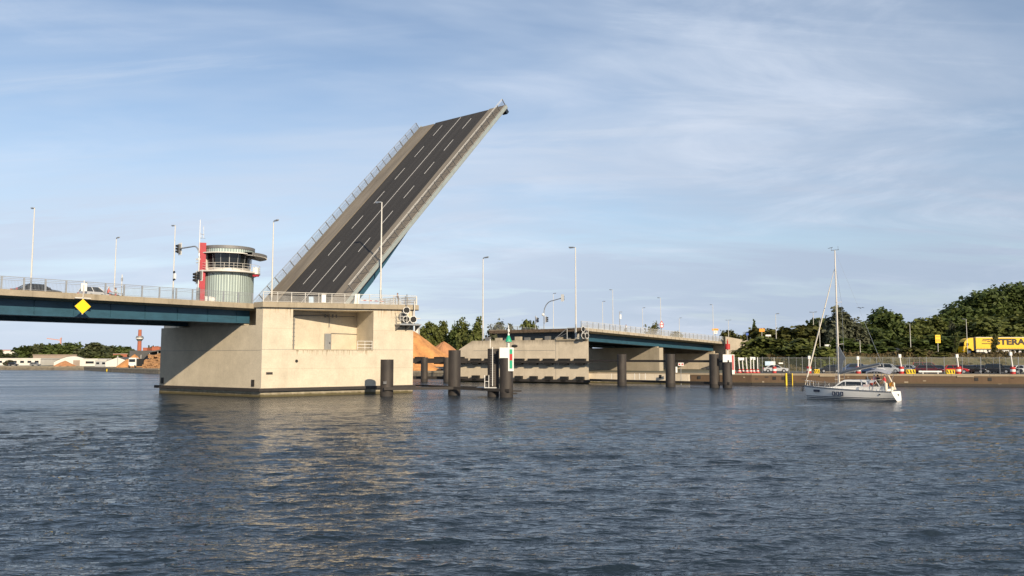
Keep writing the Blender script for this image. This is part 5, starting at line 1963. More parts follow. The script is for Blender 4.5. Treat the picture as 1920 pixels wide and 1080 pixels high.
# pier footing ledge below the far span
lg = thing('quay_ledge', (26, 158, 0), 'pale concrete ledge with pipe stains below the far support wall', 'quay wall')
a, b = V((15.2, 163.0, 0)), V((33.2, 154.0, 0))
d = (b - a).normalized()
nn = V((d.y, -d.x, 0))
MB().obox((a + b) / 2 + nn * .55 + UP * .0, d * ((b - a).length / 2), nn * .5, UP * 1.85).build('wall', M['conc_far'], lg)
for px in (1147, 1190, 1199, 1210):
    pq = onplane(px, 706, a + nn * 1.06, nn)
    MB().obox(pq + UP * .0, d * .06, nn * .012, UP * .6).build('pale_streak', M['white'], lg)
pq = onplane(1238, 706, a + nn * 1.06, nn)
MB().obox(pq, d * .25, nn * .03, UP * .32).build('mooring_recess', M['black'], lg)
qn = V((.23, -.97, 0)).normalized()


def bank_pt(px, off=0., z=2.1):
    """point on the right quay edge below a photo column, set back by off"""
    q = (px - 960) / F
    for a, b in zip(bank[9:16], bank[10:17]):
        a, b = V(a), V(b)
        a2, b2 = a - V((b.y - a.y, a.x - b.x, 0)).normalized() * off, b - V((b.y - a.y, a.x - b.x, 0)).normalized() * off
        den = (b2.x - a2.x) - q * (b2.y - a2.y)
        t = (q * a2.y - a2.x) / den
        if -1e-6 <= t <= 1:
            p = a2 + (b2 - a2) * t
            return V((p.x, p.y, z))
    return at(px, 700, 150)


rq = random.Random(8)
for k in range(13):
    px = 1382 + 540 * rq.random()
    p = bank_pt(px, -.035)
    w_, h_ = rq.uniform(.1, .4), rq.uniform(.04, .13)
    z_ = rq.uniform(.35, 1.5)
    MB().obox((p.x, p.y, z_), (w_, -.2 * w_, 0), (0, .03, 0), (0, 0, h_)).build('patch', M['cap'] if k % 3 else M['timber'], qw)
for k in range(0):
    px = 1384 + 37 * k
    p = bank_pt(px, -.03)
    MB().obox((p.x, p.y, .85), (.025, 0, 0), (0, .03, 0), (0, 0, .9)).build('wall_joint', M['timber'], qw)
for px in (1291, 1309, 1449, 1466, 1623, 1825.5, 1850.5):
    p = bank_pt(px, -.04)
    MB().obox((p.x, p.y, 1.25), (.28, -.06, 0), (0, .05, 0), (0, 0, .28)).build('mooring_niche', M['black'], qw)
for px in (1548, 1805):
    p = bank_pt(px, -.08)
    MB().obox((p.x, p.y, 1.75), (1.3, -.25, 0), (.0, .09, 0), (0, 0, .17)).build('concrete_patch', M['cap'], qw)
# ladder niche
p = bank_pt(1477, -.12)
ld = thing('quay_ladder', (p.x, p.y, 0), 'black rubber quay ladder between two yellow uprights', 'ladder')
for s in (-1, 1):
    MB().obox((p.x + s * .5, p.y - s * .1, 1.0), (.13 if s < 0 else .06, 0, 0), (0, .1, 0), (0, 0, 1.15)).build('upright', M['yellow'], ld)
MB().obox((p.x, p.y + .02, .8), (.34, -.06, 0), (0, .05, 0), (0, 0, 1.3)).build('backing', M['black'], ld)
for k in range(6):
    MB().bar((p.x - .4, p.y - .02, .1 + k * .35), (p.x + .4, p.y - .18, .1 + k * .35), .05, .05).build('rung', M['plast'], ld)

# ------------------------------------------------------------------ parking apron, embankment, road, hill
lot = MB()
L0 = [bank_pt(px, .9, 2.09) for px in (1362, 1420, 1500, 1600, 1700, 1800, 1918)] + [V((130, 133, 2.09))]
L1 = [V((p.x * 1.17 + 2, p.y + 30, 2.09)) for p in L0]
n = len(L0)
lot.add(L0 + L1, [(i, i + 1, n + i + 1, n + i) for i in range(n - 1)])
tag(lot.build('parking_lot', mat('lot_asphalt', (.09, .085, .078), .9, var=.25, scale=.4)), kind='structure')
em = MB()
nx, ny = 60, 14
vs = []
rnd = random.Random(3)
for j in range(ny):
    v = j / (ny - 1)
    for i in range(nx):
        u = i / (nx - 1)
        x = 55 + u * 150
        yb = 176 - (x - 60) * .05
        y = yb + v * 60
        prof = min(1, max(0, v * 60 / 13))
        prof = prof * prof * (3 - 2 * prof)
        z = 1.95 + 3.7 * prof + (max(0, v * 60 - 32) * .12)
        z += (rnd.random() - .5) * .35 * (1 if 0 < v * 60 < 12 else .1)
        fade = min(1, max(0, (x - 55) / 14))
        vs.append(V((x, y, 1.9 + (z - 1.9) * fade)))
em.add(vs, [(j * nx + i, j * nx + i + 1, (j + 1) * nx + i + 1, (j + 1) * nx + i) for j in range(ny - 1) for i in range(nx - 1)])
emo = em.build('embankment', mat('dry_grass', (.15, .115, .055), .95, var=.4, scale=.5, two=(.06, .065, .025), bump=.5, bscale=3), smooth=True)
tag(emo, kind='structure')
rd = MB()
rd.add([V((72, 192, 5.72)), V((215, 188, 5.72)), V((215, 199, 5.73)), V((72, 202, 5.73))], [(0, 1, 2, 3)])
tag(rd.build('road', M['asphalt']), kind='structure')
# ramp of the far bridge behind the abutment, held by a retaining wall
rp_ = MB()
r0 = [Qx(FL + 3.2, -.2, 0), Qx(FL + 3.2, FWd + .2, 0), Qx(FL + 60, FWd + 6, 0), Qx(FL + 60, 2, 0)]
rp_.prism([(p.x, p.y) for p in r0][::-1], 1.0, lambda p: 8.85 - .03 * max(0, (V((p[0], p[1], 0)) - Q0).dot(U) - FL))
tag(rp_.build('bridge_ramp', M['asphalt']), kind='structure')
rwl = thing('retaining_wall', at(1380, 650, 205), 'pale overgrown retaining wall right of the far bridge end', 'retaining wall')
a, b = at(1361, 660, 205.5), at(1409, 660, 207)
a.z = b.z = 0
d = b - a
nn = V((d.y, -d.x, 0)).normalized()
mw = MB()
mw.add([a + UP * .8, b + UP * .8, b + UP * at(1409, 640, 207).z, a + UP * at(1361, 631, 206.5).z, a + UP * .8 - nn * .5, b + UP * .8 - nn * .5, b + UP * at(1409, 640, 207).z - nn * .5, a + UP * at(1361, 631, 206.5).z - nn * .5], [(0, 1, 2, 3), (3, 2, 6, 7), (1, 5, 6, 2), (4, 0, 3, 7)])
mw.build('wall', M['conc_plain'], rwl)

# ------------------------------------------------------------------ foliage
def crown(seed, kind, nleaf, leaf, clump=None):
    """leaf-clump mesh in a unit-ish crown: height 1 (z 0..1), radius about .5"""
    r = np.random.RandomState(seed)
    cl = clump or 150
    pts = []
    lobes = []
    if kind == 'round':
        for k in range(9):
            a = r.rand() * 6.28
            rr = .28 * math.sqrt(r.rand())
            lobes.append((rr * math.cos(a), rr * math.sin(a), .3 + .5 * r.rand(), .17 + .12 * r.rand()))
        lobes.append((0, 0, .5, .34))
    elif kind == 'poplar':
        for k in range(11):
            z = .08 + .84 * k / 10
            w = .30 * math.sin(math.pi * min(1, (z * .8 + .22))) ** .8 + .06
            lobes.append(((r.rand() - .5) * .22, (r.rand() - .5) * .22, z, w * (.75 + .4 * r.rand())))
    elif kind == 'bush':
        for k in range(12):
            a = r.rand() * 6.28
            rr = .38 * math.sqrt(r.rand())
            lobes.append((rr * math.cos(a), rr * math.sin(a), .12 + .6 * r.rand() * (1 - rr), .15 + .13 * r.rand()))
    elif kind == 'willow':
        for k in range(12):
            a = r.rand() * 6.28
            rr = .3 * math.sqrt(r.rand())
            lobes.append((rr * math.cos(a) + .1, rr * math.sin(a), .25 + .6 * r.rand(), .13 + .12 * r.rand()))
    elif kind == 'thin':
        for k in range(9):
            z = .3 + .65 * k / 8
            lobes.append(((r.rand() - .5) * .3, (r.rand() - .5) * .3, z, .09 + .09 * r.rand()))
    elif kind == 'hedge':
        for k in range(16):
            lobes.append(((r.rand() - .5) * .85, (r.rand() - .5) * .5, .2 + .5 * r.rand(), .16 + .14 * r.rand()))
    lobes = np.array(lobes)
    wts = lobes[:, 3] ** 2
    wts /= wts.sum()
    li = r.choice(len(lobes), cl, p=wts)
    dr = r.normal(size=(cl, 3))
    dr /= np.linalg.norm(dr, axis=1)[:, None]
    rad = lobes[li, 3] * (.5 + .5 * r.rand(cl))
    cc = lobes[li, :3] + dr * rad[:, None]
    per = nleaf // cl
    cc[:, 2] = cc[:, 2] * (.93 / np.percentile(cc[:, 2], 99))
    rr_ = np.percentile(np.hypot(cc[:, 0], cc[:, 1]), 96)
    cc[:, :2] *= .43 / rr_
    c = np.repeat(cc, per, 0)
    n = len(c)
    sz = .075 if kind != 'thin' else .05
    off = np.clip(r.normal(size=(n, 3)), -1.5, 1.5) * sz * (np.array([1, 1, .8]) if kind != 'willow' else np.array([.6, .6, 1.9]))
    p = c + off
    nrm = (p - np.array([0, 0, .45])) + r.normal(size=(n, 3)) * .45 + np.array([0, 0, .25])
    nrm /= np.linalg.norm(nrm, axis=1)[:, None]
    t = np.cross(nrm, r.normal(size=(n, 3)))
    t /= np.linalg.norm(t, axis=1)[:, None]
    b = np.cross(nrm, t)
    return p, t, b, leaf * (.6 + .8 * r.rand(n))


CM = {}


def crown_mesh(key, kind, seed, nleaf, leaf, H, Wd, clump=None):
    if key in CM:
        return CM[key]
    p, t, b, s = crown(seed, kind, nleaf, leaf, clump)
    sc = np.array([Wd, Wd, H])
    p = p * sc
    s = s[:, None]
    vs = np.stack([p - t * s - b * s * .7, p + t * s - b * s * .7, p + t * s * .8 + b * s * .7, p - t * s * .8 + b * s * .7], 1).reshape(-1, 3)
    me = bpy.data.meshes.new('crown')
    n = len(p)
    me.vertices.add(4 * n)
    me.vertices.foreach_set('co', vs.ravel())
    me.loops.add(4 * n)
    me.loops.foreach_set('vertex_index', np.arange(4 * n))
    me.polygons.add(n)
    me.polygons.foreach_set('loop_start', np.arange(n) * 4)
    me.polygons.foreach_set('loop_total', np.full(n, 4))
    me.update()
    me.validate()
    CM[key] = me
    return me


TM = {}


def trunk_mesh(H, seed=0):
    key = (round(H), seed)
    if key in TM:
        return TM[key]
    r = random.Random(seed)
    m = MB()
    m.tube((0, 0, -.6), (0, 0, H * .3), .022 * H, 8, .016 * H)
    m.tube((0, 0, H * .3), (.02 * H, 0, H * .75), .016 * H, 8, .005 * H)
    for k in range(6):
        a = r.random() * 6.28
        z = H * (.25 + .3 * r.random())
        m.tube((0, 0, z), (H * .22 * math.cos(a), H * .22 * math.sin(a), z + H * .25), .009 * H, 5, .003 * H)
    o = m.build('trunk', M['trunk'])
    TM[key] = o.data
    bpy.data.objects.remove(o)
    return TM[key]


def tree(px, ytop, base, Y, wpx, kind, m, label, group, name='tree', nleaf=3200, leaf=.34, cat='tree', rot=None):
    """base: ground height; ytop / wpx: photo row of the top and crown width in photo pixels"""
    p = at(px, 660, Y)
    H = at(px, ytop, Y).z - base
    Wd = wpx * Y / F
    seed = (abs(int(px * 13 + Y)) % 3) + 1
    o = thing(name, (p.x, p.y, base), label, cat, group)
    o.rotation_euler.z = rot if rot is not None else (px * 1.7) % 6.28
    HB, WB = 10., 8.
    cb = .0 if kind in ('bush', 'hedge') else .05
    lf_ = leaf / max(.6, (H / HB + Wd / WB) / 2)
    key = (kind, seed, m, nleaf, round(lf_ * 20))
    me = crown_mesh(key, kind, seed * 11 + len(kind), nleaf, round(lf_ * 20) / 20 or .05, HB, WB)
    if m not in [x.name for x in me.materials if x]:
        me.materials.clear()
        me.materials.append(M[m])
    c = bpy.data.objects.new('crown', me)
    col.objects.link(c)
    c.parent = o
    c.scale = (Wd / WB, Wd / WB, H / HB)
    t = bpy.data.objects.new('trunk', trunk_mesh(10, seed))
    if not t.data.materials:
        t.data.materials.append(M['trunk'])
    col.objects.link(t)
    t.parent = o
    t.scale = (H / 10, H / 10, H / 10)
    return o


GB = 'trees and bushes behind the parking lot'
for px, yt, b, Y, w, k, m, lb in (
        (1390, 658, 2, 192, 46, 'bush', 'leaf_mid', 'low dark bush at the foot of the retaining wall'),
        (1430, 634, 2, 195, 88, 'bush', 'leaf_mid', 'broad green bush filling the bank behind the parked silver car'),
        (1482, 637, 2, 190, 88, 'bush', 'leaf_mid', 'broad green bush behind the pale information board'),
        (1530, 652, 2, 181, 70, 'bush', 'leaf_mid', 'rounded green bush just left of the yacht forestay'),
        (1559, 661, 2.2, 180, 42, 'bush', 'leaf_olive', 'small yellowish bush beside the yacht mast'),
        (1416, 606, 5, 214, 16, 'poplar', 'leaf_dark', 'slim dark conifer tip left of the red roof'),
        (1436, 617, 5, 212, 62, 'round', 'leaf_olive', 'yellow-green tree behind the hanging yellow signs'),
        (1500, 613, 5, 208, 76, 'round', 'leaf_olive', 'autumn-tinged tree right of the red roof'),
        (1545, 600, 5, 212, 66, 'round', 'leaf_mid', 'tall green tree behind the twin-headed lamp'),
        (1576, 590, 5, 204, 64, 'willow', 'leaf_silver', 'silvery grey willow right behind the yacht mast'),
        (1600, 606, 5, 206, 60, 'willow', 'leaf_silver', 'drooping grey-green willow right of the mast'),
        (1630, 604, 5.2, 216, 66, 'round', 'leaf_dark', 'dark tree between the willow and the tall dark crown'),
        (1669, 582, 5.4, 216, 70, 'round', 'leaf_dark', 'tall rounded dark tree left of the yellow road sign'),
        (1645, 617, 5.4, 208, 54, 'round', 'leaf_dark', 'lower dark tree in front of the tall rounded one'),
        (1703, 607, 5.6, 214, 60, 'round', 'leaf_mid', 'mid green tree behind the lone road lamp'),
        (1737, 598, 5.6, 220, 66, 'round', 'leaf_mid', 'green tree rising behind the yellow road sign'),
        (1772, 590, 5.8, 226, 70, 'round', 'leaf_dark', 'dark tree starting the high wooded slope'),
        (1780, 602, 5.8, 222, 22, 'thin', 'leaf_silver', 'pale half-bare tree against the dark slope'),
        (1813, 572, 6.2, 228, 84, 'round', 'leaf_dark', 'large dark tree above the truck cab'),
        (1852, 548, 6.4, 236, 100, 'round', 'leaf_dark', 'very tall dark tree above the truck lettering'),
        (1893, 534, 6.6, 240, 104, 'round', 'leaf_dark', 'tallest dark tree near the right edge'),
        (1938, 528, 6.6, 240, 110, 'round', 'leaf_dark', 'tall dark tree cut by the right edge'),
        (1830, 600, 5.8, 214, 84, 'round', 'leaf_mid', 'mid green tree low behind the truck cab'),
        (1880, 592, 5.8, 216, 92, 'round', 'leaf_mid', 'mid green spreading tree behind the trailer'),
        (1930, 588, 5.8, 216, 80, 'round', 'leaf_mid', 'mid green tree behind the trailer at the frame edge'),
        (1712, 634, 5.6, 206, 70, 'hedge', 'leaf_dark', 'dark hedge-like thicket below the road lamp'),
        (1762, 630, 5.6, 206, 78, 'hedge', 'leaf_dark', 'dark thicket behind the yellow road sign post'),
        (1815, 634, 5.6, 206, 70, 'hedge', 'leaf_dark', 'dark thicket behind the truck cab'),
        (1880, 640, 5.6, 206, 90, 'hedge', 'leaf_dark', 'dark thicket behind the truck trailer'),
        (1590, 636, 4.5, 196, 70, 'hedge', 'leaf_dark', 'dark thicket below the willows'),
        (1650, 640, 5.2, 200, 80, 'hedge', 'leaf_dark', 'dark thicket behind the passing dark car'),
        (1710, 652, 4.2, 187, 46, 'bush', 'leaf_olive', 'low olive shrub on the slope left of the yellow sign'),
        (1760, 660, 4.0, 186, 40, 'bush', 'leaf_olive', 'low dry shrub at the yellow sign foot'),
        (1790.5, 624, 5.2, 189, 15, 'thin', 'leaf_mid', 'young thin tree just left of the truck cab'),
        (1864.5, 625, 5.2, 189, 16, 'thin', 'leaf_olive', 'young thin tree standing in front of the trailer'),
        (1370, 620, 6, 225, 40, 'bush', 'leaf_olive', 'yellowish scrub above the retaining wall'),
        (1392, 626, 6, 222, 36, 'bush', 'leaf_olive', 'yellowish scrub right of the direction sign'),
        (1222, 607, 6, 290, 34, 'bush', 'leaf_olive', 'pale scrub seen through the far railing left of the warning sign'),
        (1270, 622, 6, 280, 30, 'bush', 'leaf_olive', 'pale scrub seen through the far railing right of the warning sign')):
    tree(px, yt, b, Y, w, k, m, lb, GB, 'bush' if k in ('bush', 'hedge') else 'tree', nleaf=(5200 if w > 60 else 2400), leaf=(.42 if w > 60 else .3) if k != 'thin' else .16, cat='bush' if k in ('bush', 'hedge') else 'tree')
GP = 'poplars behind the wood chip heaps'
for px, yt, Y, w, lb in ((803, 606, 300, 44, 'leftmost poplar above the big chip heap'), (826, 605, 305, 42, 'poplar second from the left above the chip heap'), (855, 610, 298, 38, 'shorter poplar in the middle of the poplar row'), (872, 604, 296, 44, 'full poplar in the right half of the row'), (893, 603, 290, 42, 'tall poplar next to the far pier lamp'), (845, 622, 310, 30, 'poplar half hidden in the gap of the row')):
    tree(px, yt, 1.6, Y, w, 'poplar', 'leaf_mid' if px != 855 else 'leaf_dark', lb, GP, 'poplar', 5200, .45)
tree(990, 602, 1.6, 330, 44, 'round', 'leaf_mid', 'rounded tree showing over the far pier roof', GP, 'tree', 2400, .5)
for px, yt, w, lb in ((930, 606, 40, 'greyish scrub behind the far side railing'), (955, 609, 30, 'greyish scrub right of the lamp over the far pier')):
    tree(px, yt, 6, 300, w, 'bush', 'leaf_silver', lb, GP, 'bush', 2200, .4, 'bush')
# dry brush on the embankment
r = np.random.RandomState(5)
n = 14000
x = 58 + 120 * r.rand(n)
v = r.rand(n)
y = 177 - (x - 60) * .05 + v * 14
pf_ = np.clip(v * 14 / 13, 0, 1)
z = 1.95 + 3.7 * pf_ * pf_ * (3 - 2 * pf_)
hgt = (.25 + .9 * np.clip(np.sin(x * .55) * np.sin(x * .23 + v * 5) + .2, 0, 1)) * r.rand(n)
p = np.stack([x, y, z + hgt - .1], 1)
nr = r.normal(size=(n, 3)) + np.array([0, -.4, .5])
nr /= np.linalg.norm(nr, axis=1)[:, None]
t = np.cross(nr, r.normal(size=(n, 3)))
t /= np.linalg.norm(t, axis=1)[:, None]
b = np.cross(nr, t)
s = (.1 + .16 * r.rand(n))[:, None]
vs = np.stack([p - t * s - b * s, p + t * s - b * s, p + t * s + b * s, p - t * s + b * s], 1).reshape(-1, 3)
me = bpy.data.meshes.new('brushwood')
me.from_pydata(vs.tolist(), [], [(4 * i, 4 * i + 1, 4 * i + 2, 4 * i + 3) for i in range(n)])
me.materials.append(M['brush'])
bo = bpy.data.objects.new('undergrowth', me)
col.objects.link(bo)
tag(bo, 'dry brownish undergrowth covering the slope above the parking lot', 'undergrowth', kind='stuff')

# ------------------------------------------------------------------ parked cars, posts, fence
GC = 'cars parked behind the quay'
cars = [  # px, rowback, kind, heading, colour, label
    (1452, 11.5, 'sedan', R(-14), SIL, 'silver car parked side-on alone left of the ladder'),
    (1553, 9.5, 'hatch', R(165), DARK, 'dark hatchback behind the yacht bow line'),
    (1594, 10, 'suv', R(175), BLU, 'dark blue people carrier left of the second drum post'),
    (1617, 9, 'sedan', R(-35), BLU, 'dark blue car at the drum post behind the yacht mast'),
    (1634, 10.5, 'estate', R(-40), WHT, 'white car behind the yacht bimini'),
    (1662, 9.5, 'suv', R(-35), SIL, 'silver off-roader roof above the bimini'),
    (1683, 10.5, 'sedan', R(-40), GRY, 'grey car behind the drum post near the striped block'),
    (1702, 12, 'hatch', R(-40), SIL, 'pale silver hatchback left of the maroon car'),
    (1738, 9.0, 'estate', R(-22), MAR, 'dark maroon estate behind the long white plank'),
    (1733, 15.5, 'van', R(-25), RED, 'red van roof showing above the maroon car'),
    (1757, 12, 'sedan', R(-35), BLU, 'dark blue car just right of the maroon one'),
    (1789, 9.0, 'hatch', R(-22), RED, 'bright red hatchback behind the yellow striped block'),
    (1806, 13, 'hatch', R(-38), DARK, 'dark hatchback directly behind the bright red one'),
    (1819, 10.5, 'sedan', R(-38), BLK, 'black car right of the bright red one'),
    (1836, 10.8, 'estate', R(-38), BLU, 'navy estate below the truck side boxes'),
    (1851, 11.2, 'hatch', R(-38), DARK, 'dark hatchback with bright lamps under the trailer'),
    (1866, 9.6, 'suv', R(-35), BLK, 'tall black off-roader under the young thin tree'),
    (1886, 10.4, 'sedan', R(-32), BLK, 'black car left of the rightmost drum post'),
    (1905, 11.2, 'sedan', R(-20), SIL, 'silver car behind the rightmost drum post'),
    (1921, 10.0, 'hatch', R(-30), WHT, 'white car cut by the right frame edge')]
for px, off, k, yaw, c, lb in cars:
    p = bank_pt(px, off, 2.1) if px < 1925 else at(px, 700, 150)
    car(k, (p.x, p.y, 2.1), yaw, c, lb, GC)
pr_ = at(1678, 660, 195)
car('estate', (pr_.x, 195, 5.75), R(4), BLK, 'dark car driving on the raised road left of the yellow sign', 'cars on the raised road')

fe = thing('wire_fence', bank_pt(1650, 5, 2.1), 'tall wire mesh fence with thin grey posts along the parking lot', 'fence')


def alpha_mesh_mat():
    m = mat('wire_mesh', (.13, .15, .12), .6, .3, var=0)
    nt = m.node_tree
    tr = nt.nodes.new('ShaderNodeBsdfTransparent')
    mx = nt.nodes.new('ShaderNodeMixShader')
    mx.inputs[0].default_value = .26
    nt.links.new(tr.outputs[0], mx.inputs[1])
    nt.links.new(nt.nodes['Principled BSDF'].outputs[0], mx.inputs[2])
    nt.links.new(mx.outputs[0], nt.nodes['Material Output'].inputs['Surface'])
    return m


WM = alpha_mesh_mat()
GF = 13.2
pts = [bank_pt(px, GF) for px in range(1376, 1930, 23)]
fm_ = MB()
for a, b in zip(pts[:-1], pts[1:]):
    fm_.add([a, b, b + UP * 2.75, a + UP * 2.75], [(0, 1, 2, 3)])
fm_.build('mesh_panel', WM, fe)
tb = MB()
for a, b in zip(pts[:-1], pts[1:]):
    tb.tube(a + UP * 2.78, b + UP * 2.78, .03, 6)
tb.build('top_rail', M['galv'], fe)
for a in pts:
    MB().tube(a, a + UP * 2.9, .028, 6).build('post', M['galv'], fe)
GPST = 'slim grey posts in front of the parked cars'
fl_ = 'first second third fourth fifth sixth seventh eighth ninth tenth eleventh twelfth thirteenth fourteenth fifteenth'.split()
fposts = [1427.5, 1477, 1502, 1526, 1553, 1582, 1611, 1641, 1671.5, 1702, 1734, 1767, 1800.7, 1835, 1870.5, 1906]
f2_ = thing('wire_fence', bank_pt(1650, 5, 2.1), 'sparse front fence of slim bright posts with two wires before the cars', 'fence')
for i, px in enumerate(fposts):
    p = bank_pt(px, 4.2)
    MB().tube(p, p + UP * 3.0, .045, 8).build('post', M['galv'], f2_)
wr_ = MB()
for a, b in zip(fposts[:-1], fposts[1:]):
    for z in (1.0, 2.9):
        wr_.tube(bank_pt(a, 4.2) + UP * z, bank_pt(b, 4.2) + UP * z, .008, 4)
wr_.build('wire', M['galv'], f2_)


def drum_post(px, off, top, label, group, plate=True, lean=0.):
    p = bank_pt(px, off)
    H = at(px, top, p.y).z - 2.1
    o = thing('barrier_post', p, label, 'barrier post', group)
    for k in range(3):
        MB().lathe([(.01, .02 + k * .42), (.42, .02 + k * .42), (.42, .415 + k * .42), (.01, .415 + k * .42)], 16, p).build('drum_ring', M['white'] if k == 1 else M['red'], o, smooth=True)
    q_ = p + UP * H + V((lean, 0, 0))
    MB().tube(p + UP * 1.2, q_, .11, 10, .1).build('white_post', M['white'], o, smooth=True)
    if plate:
        MB().box(q_ + UP * -.05, (.46, .3, .62)).build('post_head', M['white'], o, bevel=.05)
    return o


for px, tp, ln, lb in ((1514, 670, .1, 'white post on a red drum left of the yacht bow'), (1606, 671, 0, 'white post on an orange-red drum behind the yacht mast'), (1686.5, 667, -.2, 'white post on a red and white drum above the yacht stern'), (1793, 667, -.15, 'white post on a red and white drum in front of the red car'), (1894.5, 663, -.25, 'white post on a red and white drum, rightmost')):
    drum_post(px, 1.6, tp, lb, 'white posts on drums along the quay', True, ln)


def cone_post(px, off, top, label, lean=0., board=False):
    p = bank_pt(px, off)
    H = at(px, top, p.y).z - 2.1
    o = thing('barrier_post', p, label, 'barrier post', 'white posts on red feet by the abutment')
    MB().lathe([(.01, .02), (.45, .02), (.42, .22), (.22, .3), (.2, .72), (.01, .74)], 12, p).build('foot', M['red'], o, smooth=True)
    MB().lathe([(.26, .3), (.23, .5), (.2, .5)], 12, p).build('white_ring', M['white'], o)
    MB().tube(p + UP * .7, p + UP * H + V((lean, 0, 0)), .1, 8).build('white_post', M['white'], o)
    if board:
        MB().box(p + UP * (H - .3) + V((.42, 0, 0)), (.95, .1, .5)).build('board', M['white'], o)
    return o


for px, tp, ln, bd_, lb in ((1374, 668, 0, False, 'white post on a red foot nearest the white and red dolphin'), (1384.5, 670, -.15, True, 'white post with a short board, left of the cluster'), (1391, 671, -.1, False, 'white post standing under the first short board'), (1398.5, 670, -.15, False, 'single white post between the two boarded ones'), (1405.5, 669, .0, True, 'white post with the larger board, middle of the cluster'), (1411, 671, 0, False, 'white post just right of the larger board'), (1418.5, 670, 0, False, 'last white post on a red foot before the silver car')):
    cone_post(px, 2.2 + .5 * (int(px) % 3), tp, lb, ln, bd_)
p = bank_pt(1449.5, 2.0)
o = thing('barrier_drum', p, 'red and white striped drum in front of the silver car', 'barrier drum')
for k in range(3):
    MB().lathe([(.01, .02 + k * .4), (.38, .02 + k * .4), (.36, .4 + k * .4), (.01, .4 + k * .4)], 14, p).build('drum_ring', M['white'] if k == 1 else M['red'], o, smooth=True)
MB().tube(p + UP * 1.2, p + UP * 2.9, .05).build('post', M['galvw'], o)
for px, wpx, lb in ((1528.5, 9, 'small yellow and black striped block left of the dark hatchback'), (1703.5, 15, 'yellow and black striped block below the pale silver hatchback'), (1777.5, 14, 'yellow and black striped block before the bright red car')):
    p = bank_pt(px, 1.3)
    o = thing('striped_block', p, lb, 'concrete block', 'yellow and black blocks on the quay edge')
    hw_ = wpx * p.y / F / 2
    MB().obox(p + UP * .38, (hw_, -.2 * hw_, 0), (.05, .3, 0), (0, 0, .38)).build('block', M['yellow'], o, bevel=.03)
    st_ = MB()
    k = max(3, int(hw_ / .2))
    for j in range(k):
        xa = -hw_ + 2 * hw_ * (j + .25) / k
        f = lambda x_, z_: p + V((x_, -.2 * x_ - .335, z_))
        st_.add([f(xa, .12), f(xa + hw_ / k * .8, .12), f(xa + hw_ / k * .8 - .12, .66), f(xa - .12, .66)], [(0, 1, 2, 3)])
    st_.build('stripe', M['black'], o)
p = bank_pt(1740, 1.5)
o = tag(MB().obox(p + UP * .42, (1.85, -.35, 0), (.02, .1, 0), (0, 0, .13)).build('white_plank', M['white']), 'long white plank on trestles in front of the maroon car', 'plank')
for s in (-1.2, 1.2):
    MB().obox(p + V((s, -.19 * s, .14)), (.08, 0, 0), (0, .14, 0), (0, 0, .14)).build('trestle', M['galv'], o)
# boards on the mesh fence, road signs behind
for px, py, w_, h_, m, lb, wr2 in ((1444, 681.5, 19, 8, 'bg', 'pale blue and white information board on the mesh fence', 1), (1464, 681, 8, 2.4, 'white', 'small white strip sign on the mesh fence', 0)):
    p = bank_pt(px, GF - .15)
    q_ = at(px, py, p.y)
    o = thing('notice_board', (p.x, p.y, 2.1), lb, 'sign')
    bb = MB().box(q_, (w_ * p.y / F, .06, h_ * p.y / F)).build('panel', M[m], o)
    if wr2:
        MB().box(q_ + V((.55, -.04, 0)), (.9, .02, .7)).build('white_field', M['white'], bb)
for px, py, w_, h_, m, Y, zb, lb in ((1758.5, 635.5, 9.5, 15, 'yellow', 190, 5.2, 'tall yellow traffic sign board on the raised roadside'), (1428.5, 619, 10, 6, 'orange', 207, 5, 'orange-yellow overhead sign before the yellow-green tree'), (1440.5, 629, 10, 3, 'white', 206, 5, 'white strip sign below the orange overhead sign'), (1552, 647.5, 11, 3, 'white', 195, 4, 'white sign strip above a pale blue sign by the mast'), (1551, 653, 6, 5, 'bg', 194.5, 4, 'pale blue sign under a white strip by the mast')):
    q_ = at(px, py, Y)
    o = thing('road_sign', (q_.x, Y, zb), lb, 'sign')
    pn = MB().box(q_, (w_ * Y / F, .07, h_ * Y / F)).build('panel', M[m], o)
    MB().tube((q_.x, Y + .1, zb - 2), (q_.x, Y + .1, q_.z), .07, 8).build('post', M['galvw'], o)
    if px == 1758.5:
        for dx, dz, mm in ((-.25, -.35, 'orange'), (.25, -.35, 'orange'), (.0, .55, 'orange')):
            MB().box(q_ + V((dx, -.05, dz)), (.36 if dx else .9, .02, .6 if dx else .25)).build('symbol', M[mm], pn)
q_ = at(1401, 626.5, 205)
o = thing('road_sign', (q_.x, 205, 6), 'round blue traffic sign over the retaining wall', 'sign')
MB().disc(q_, (0, -1, 0), .36, 16, .06).build('panel', M['signblue'], o)
MB().tube((q_.x, 205.1, 5), (q_.x, 205.1, q_.z), .05).build('post', M['galv'], o)
for px, py, Y, zb, dbl, lb in ((1365.5, 600, 212, 7.5, True, 'twin-headed lamp above the retaining wall'), (1454.5, 588, 205, 5, False, 'lamp rising left of the red roof'), (1525, 585, 205, 5, True, 'twin-headed lamp left of the yacht forestay'), (1536, 600, 200, 4.5, False, 'plain lamp close behind the yacht forestay'),
                             (1705.5, 607, 190, 5.6, False, 'lamp left of the yellow traffic sign board'), (1811.5, 598, 190, 5.6, False, 'lamp in front of the truck cab'), (1568, 630, 192, 4.5, False, 'short lamp next to the yacht mast'), (1611, 637, 190, 4.5, False, 'short lamp right of the lower spreader')):
    lamp(px, py, Y, zb, -1 if px > 1600 else 1, lb, G3, dbl)
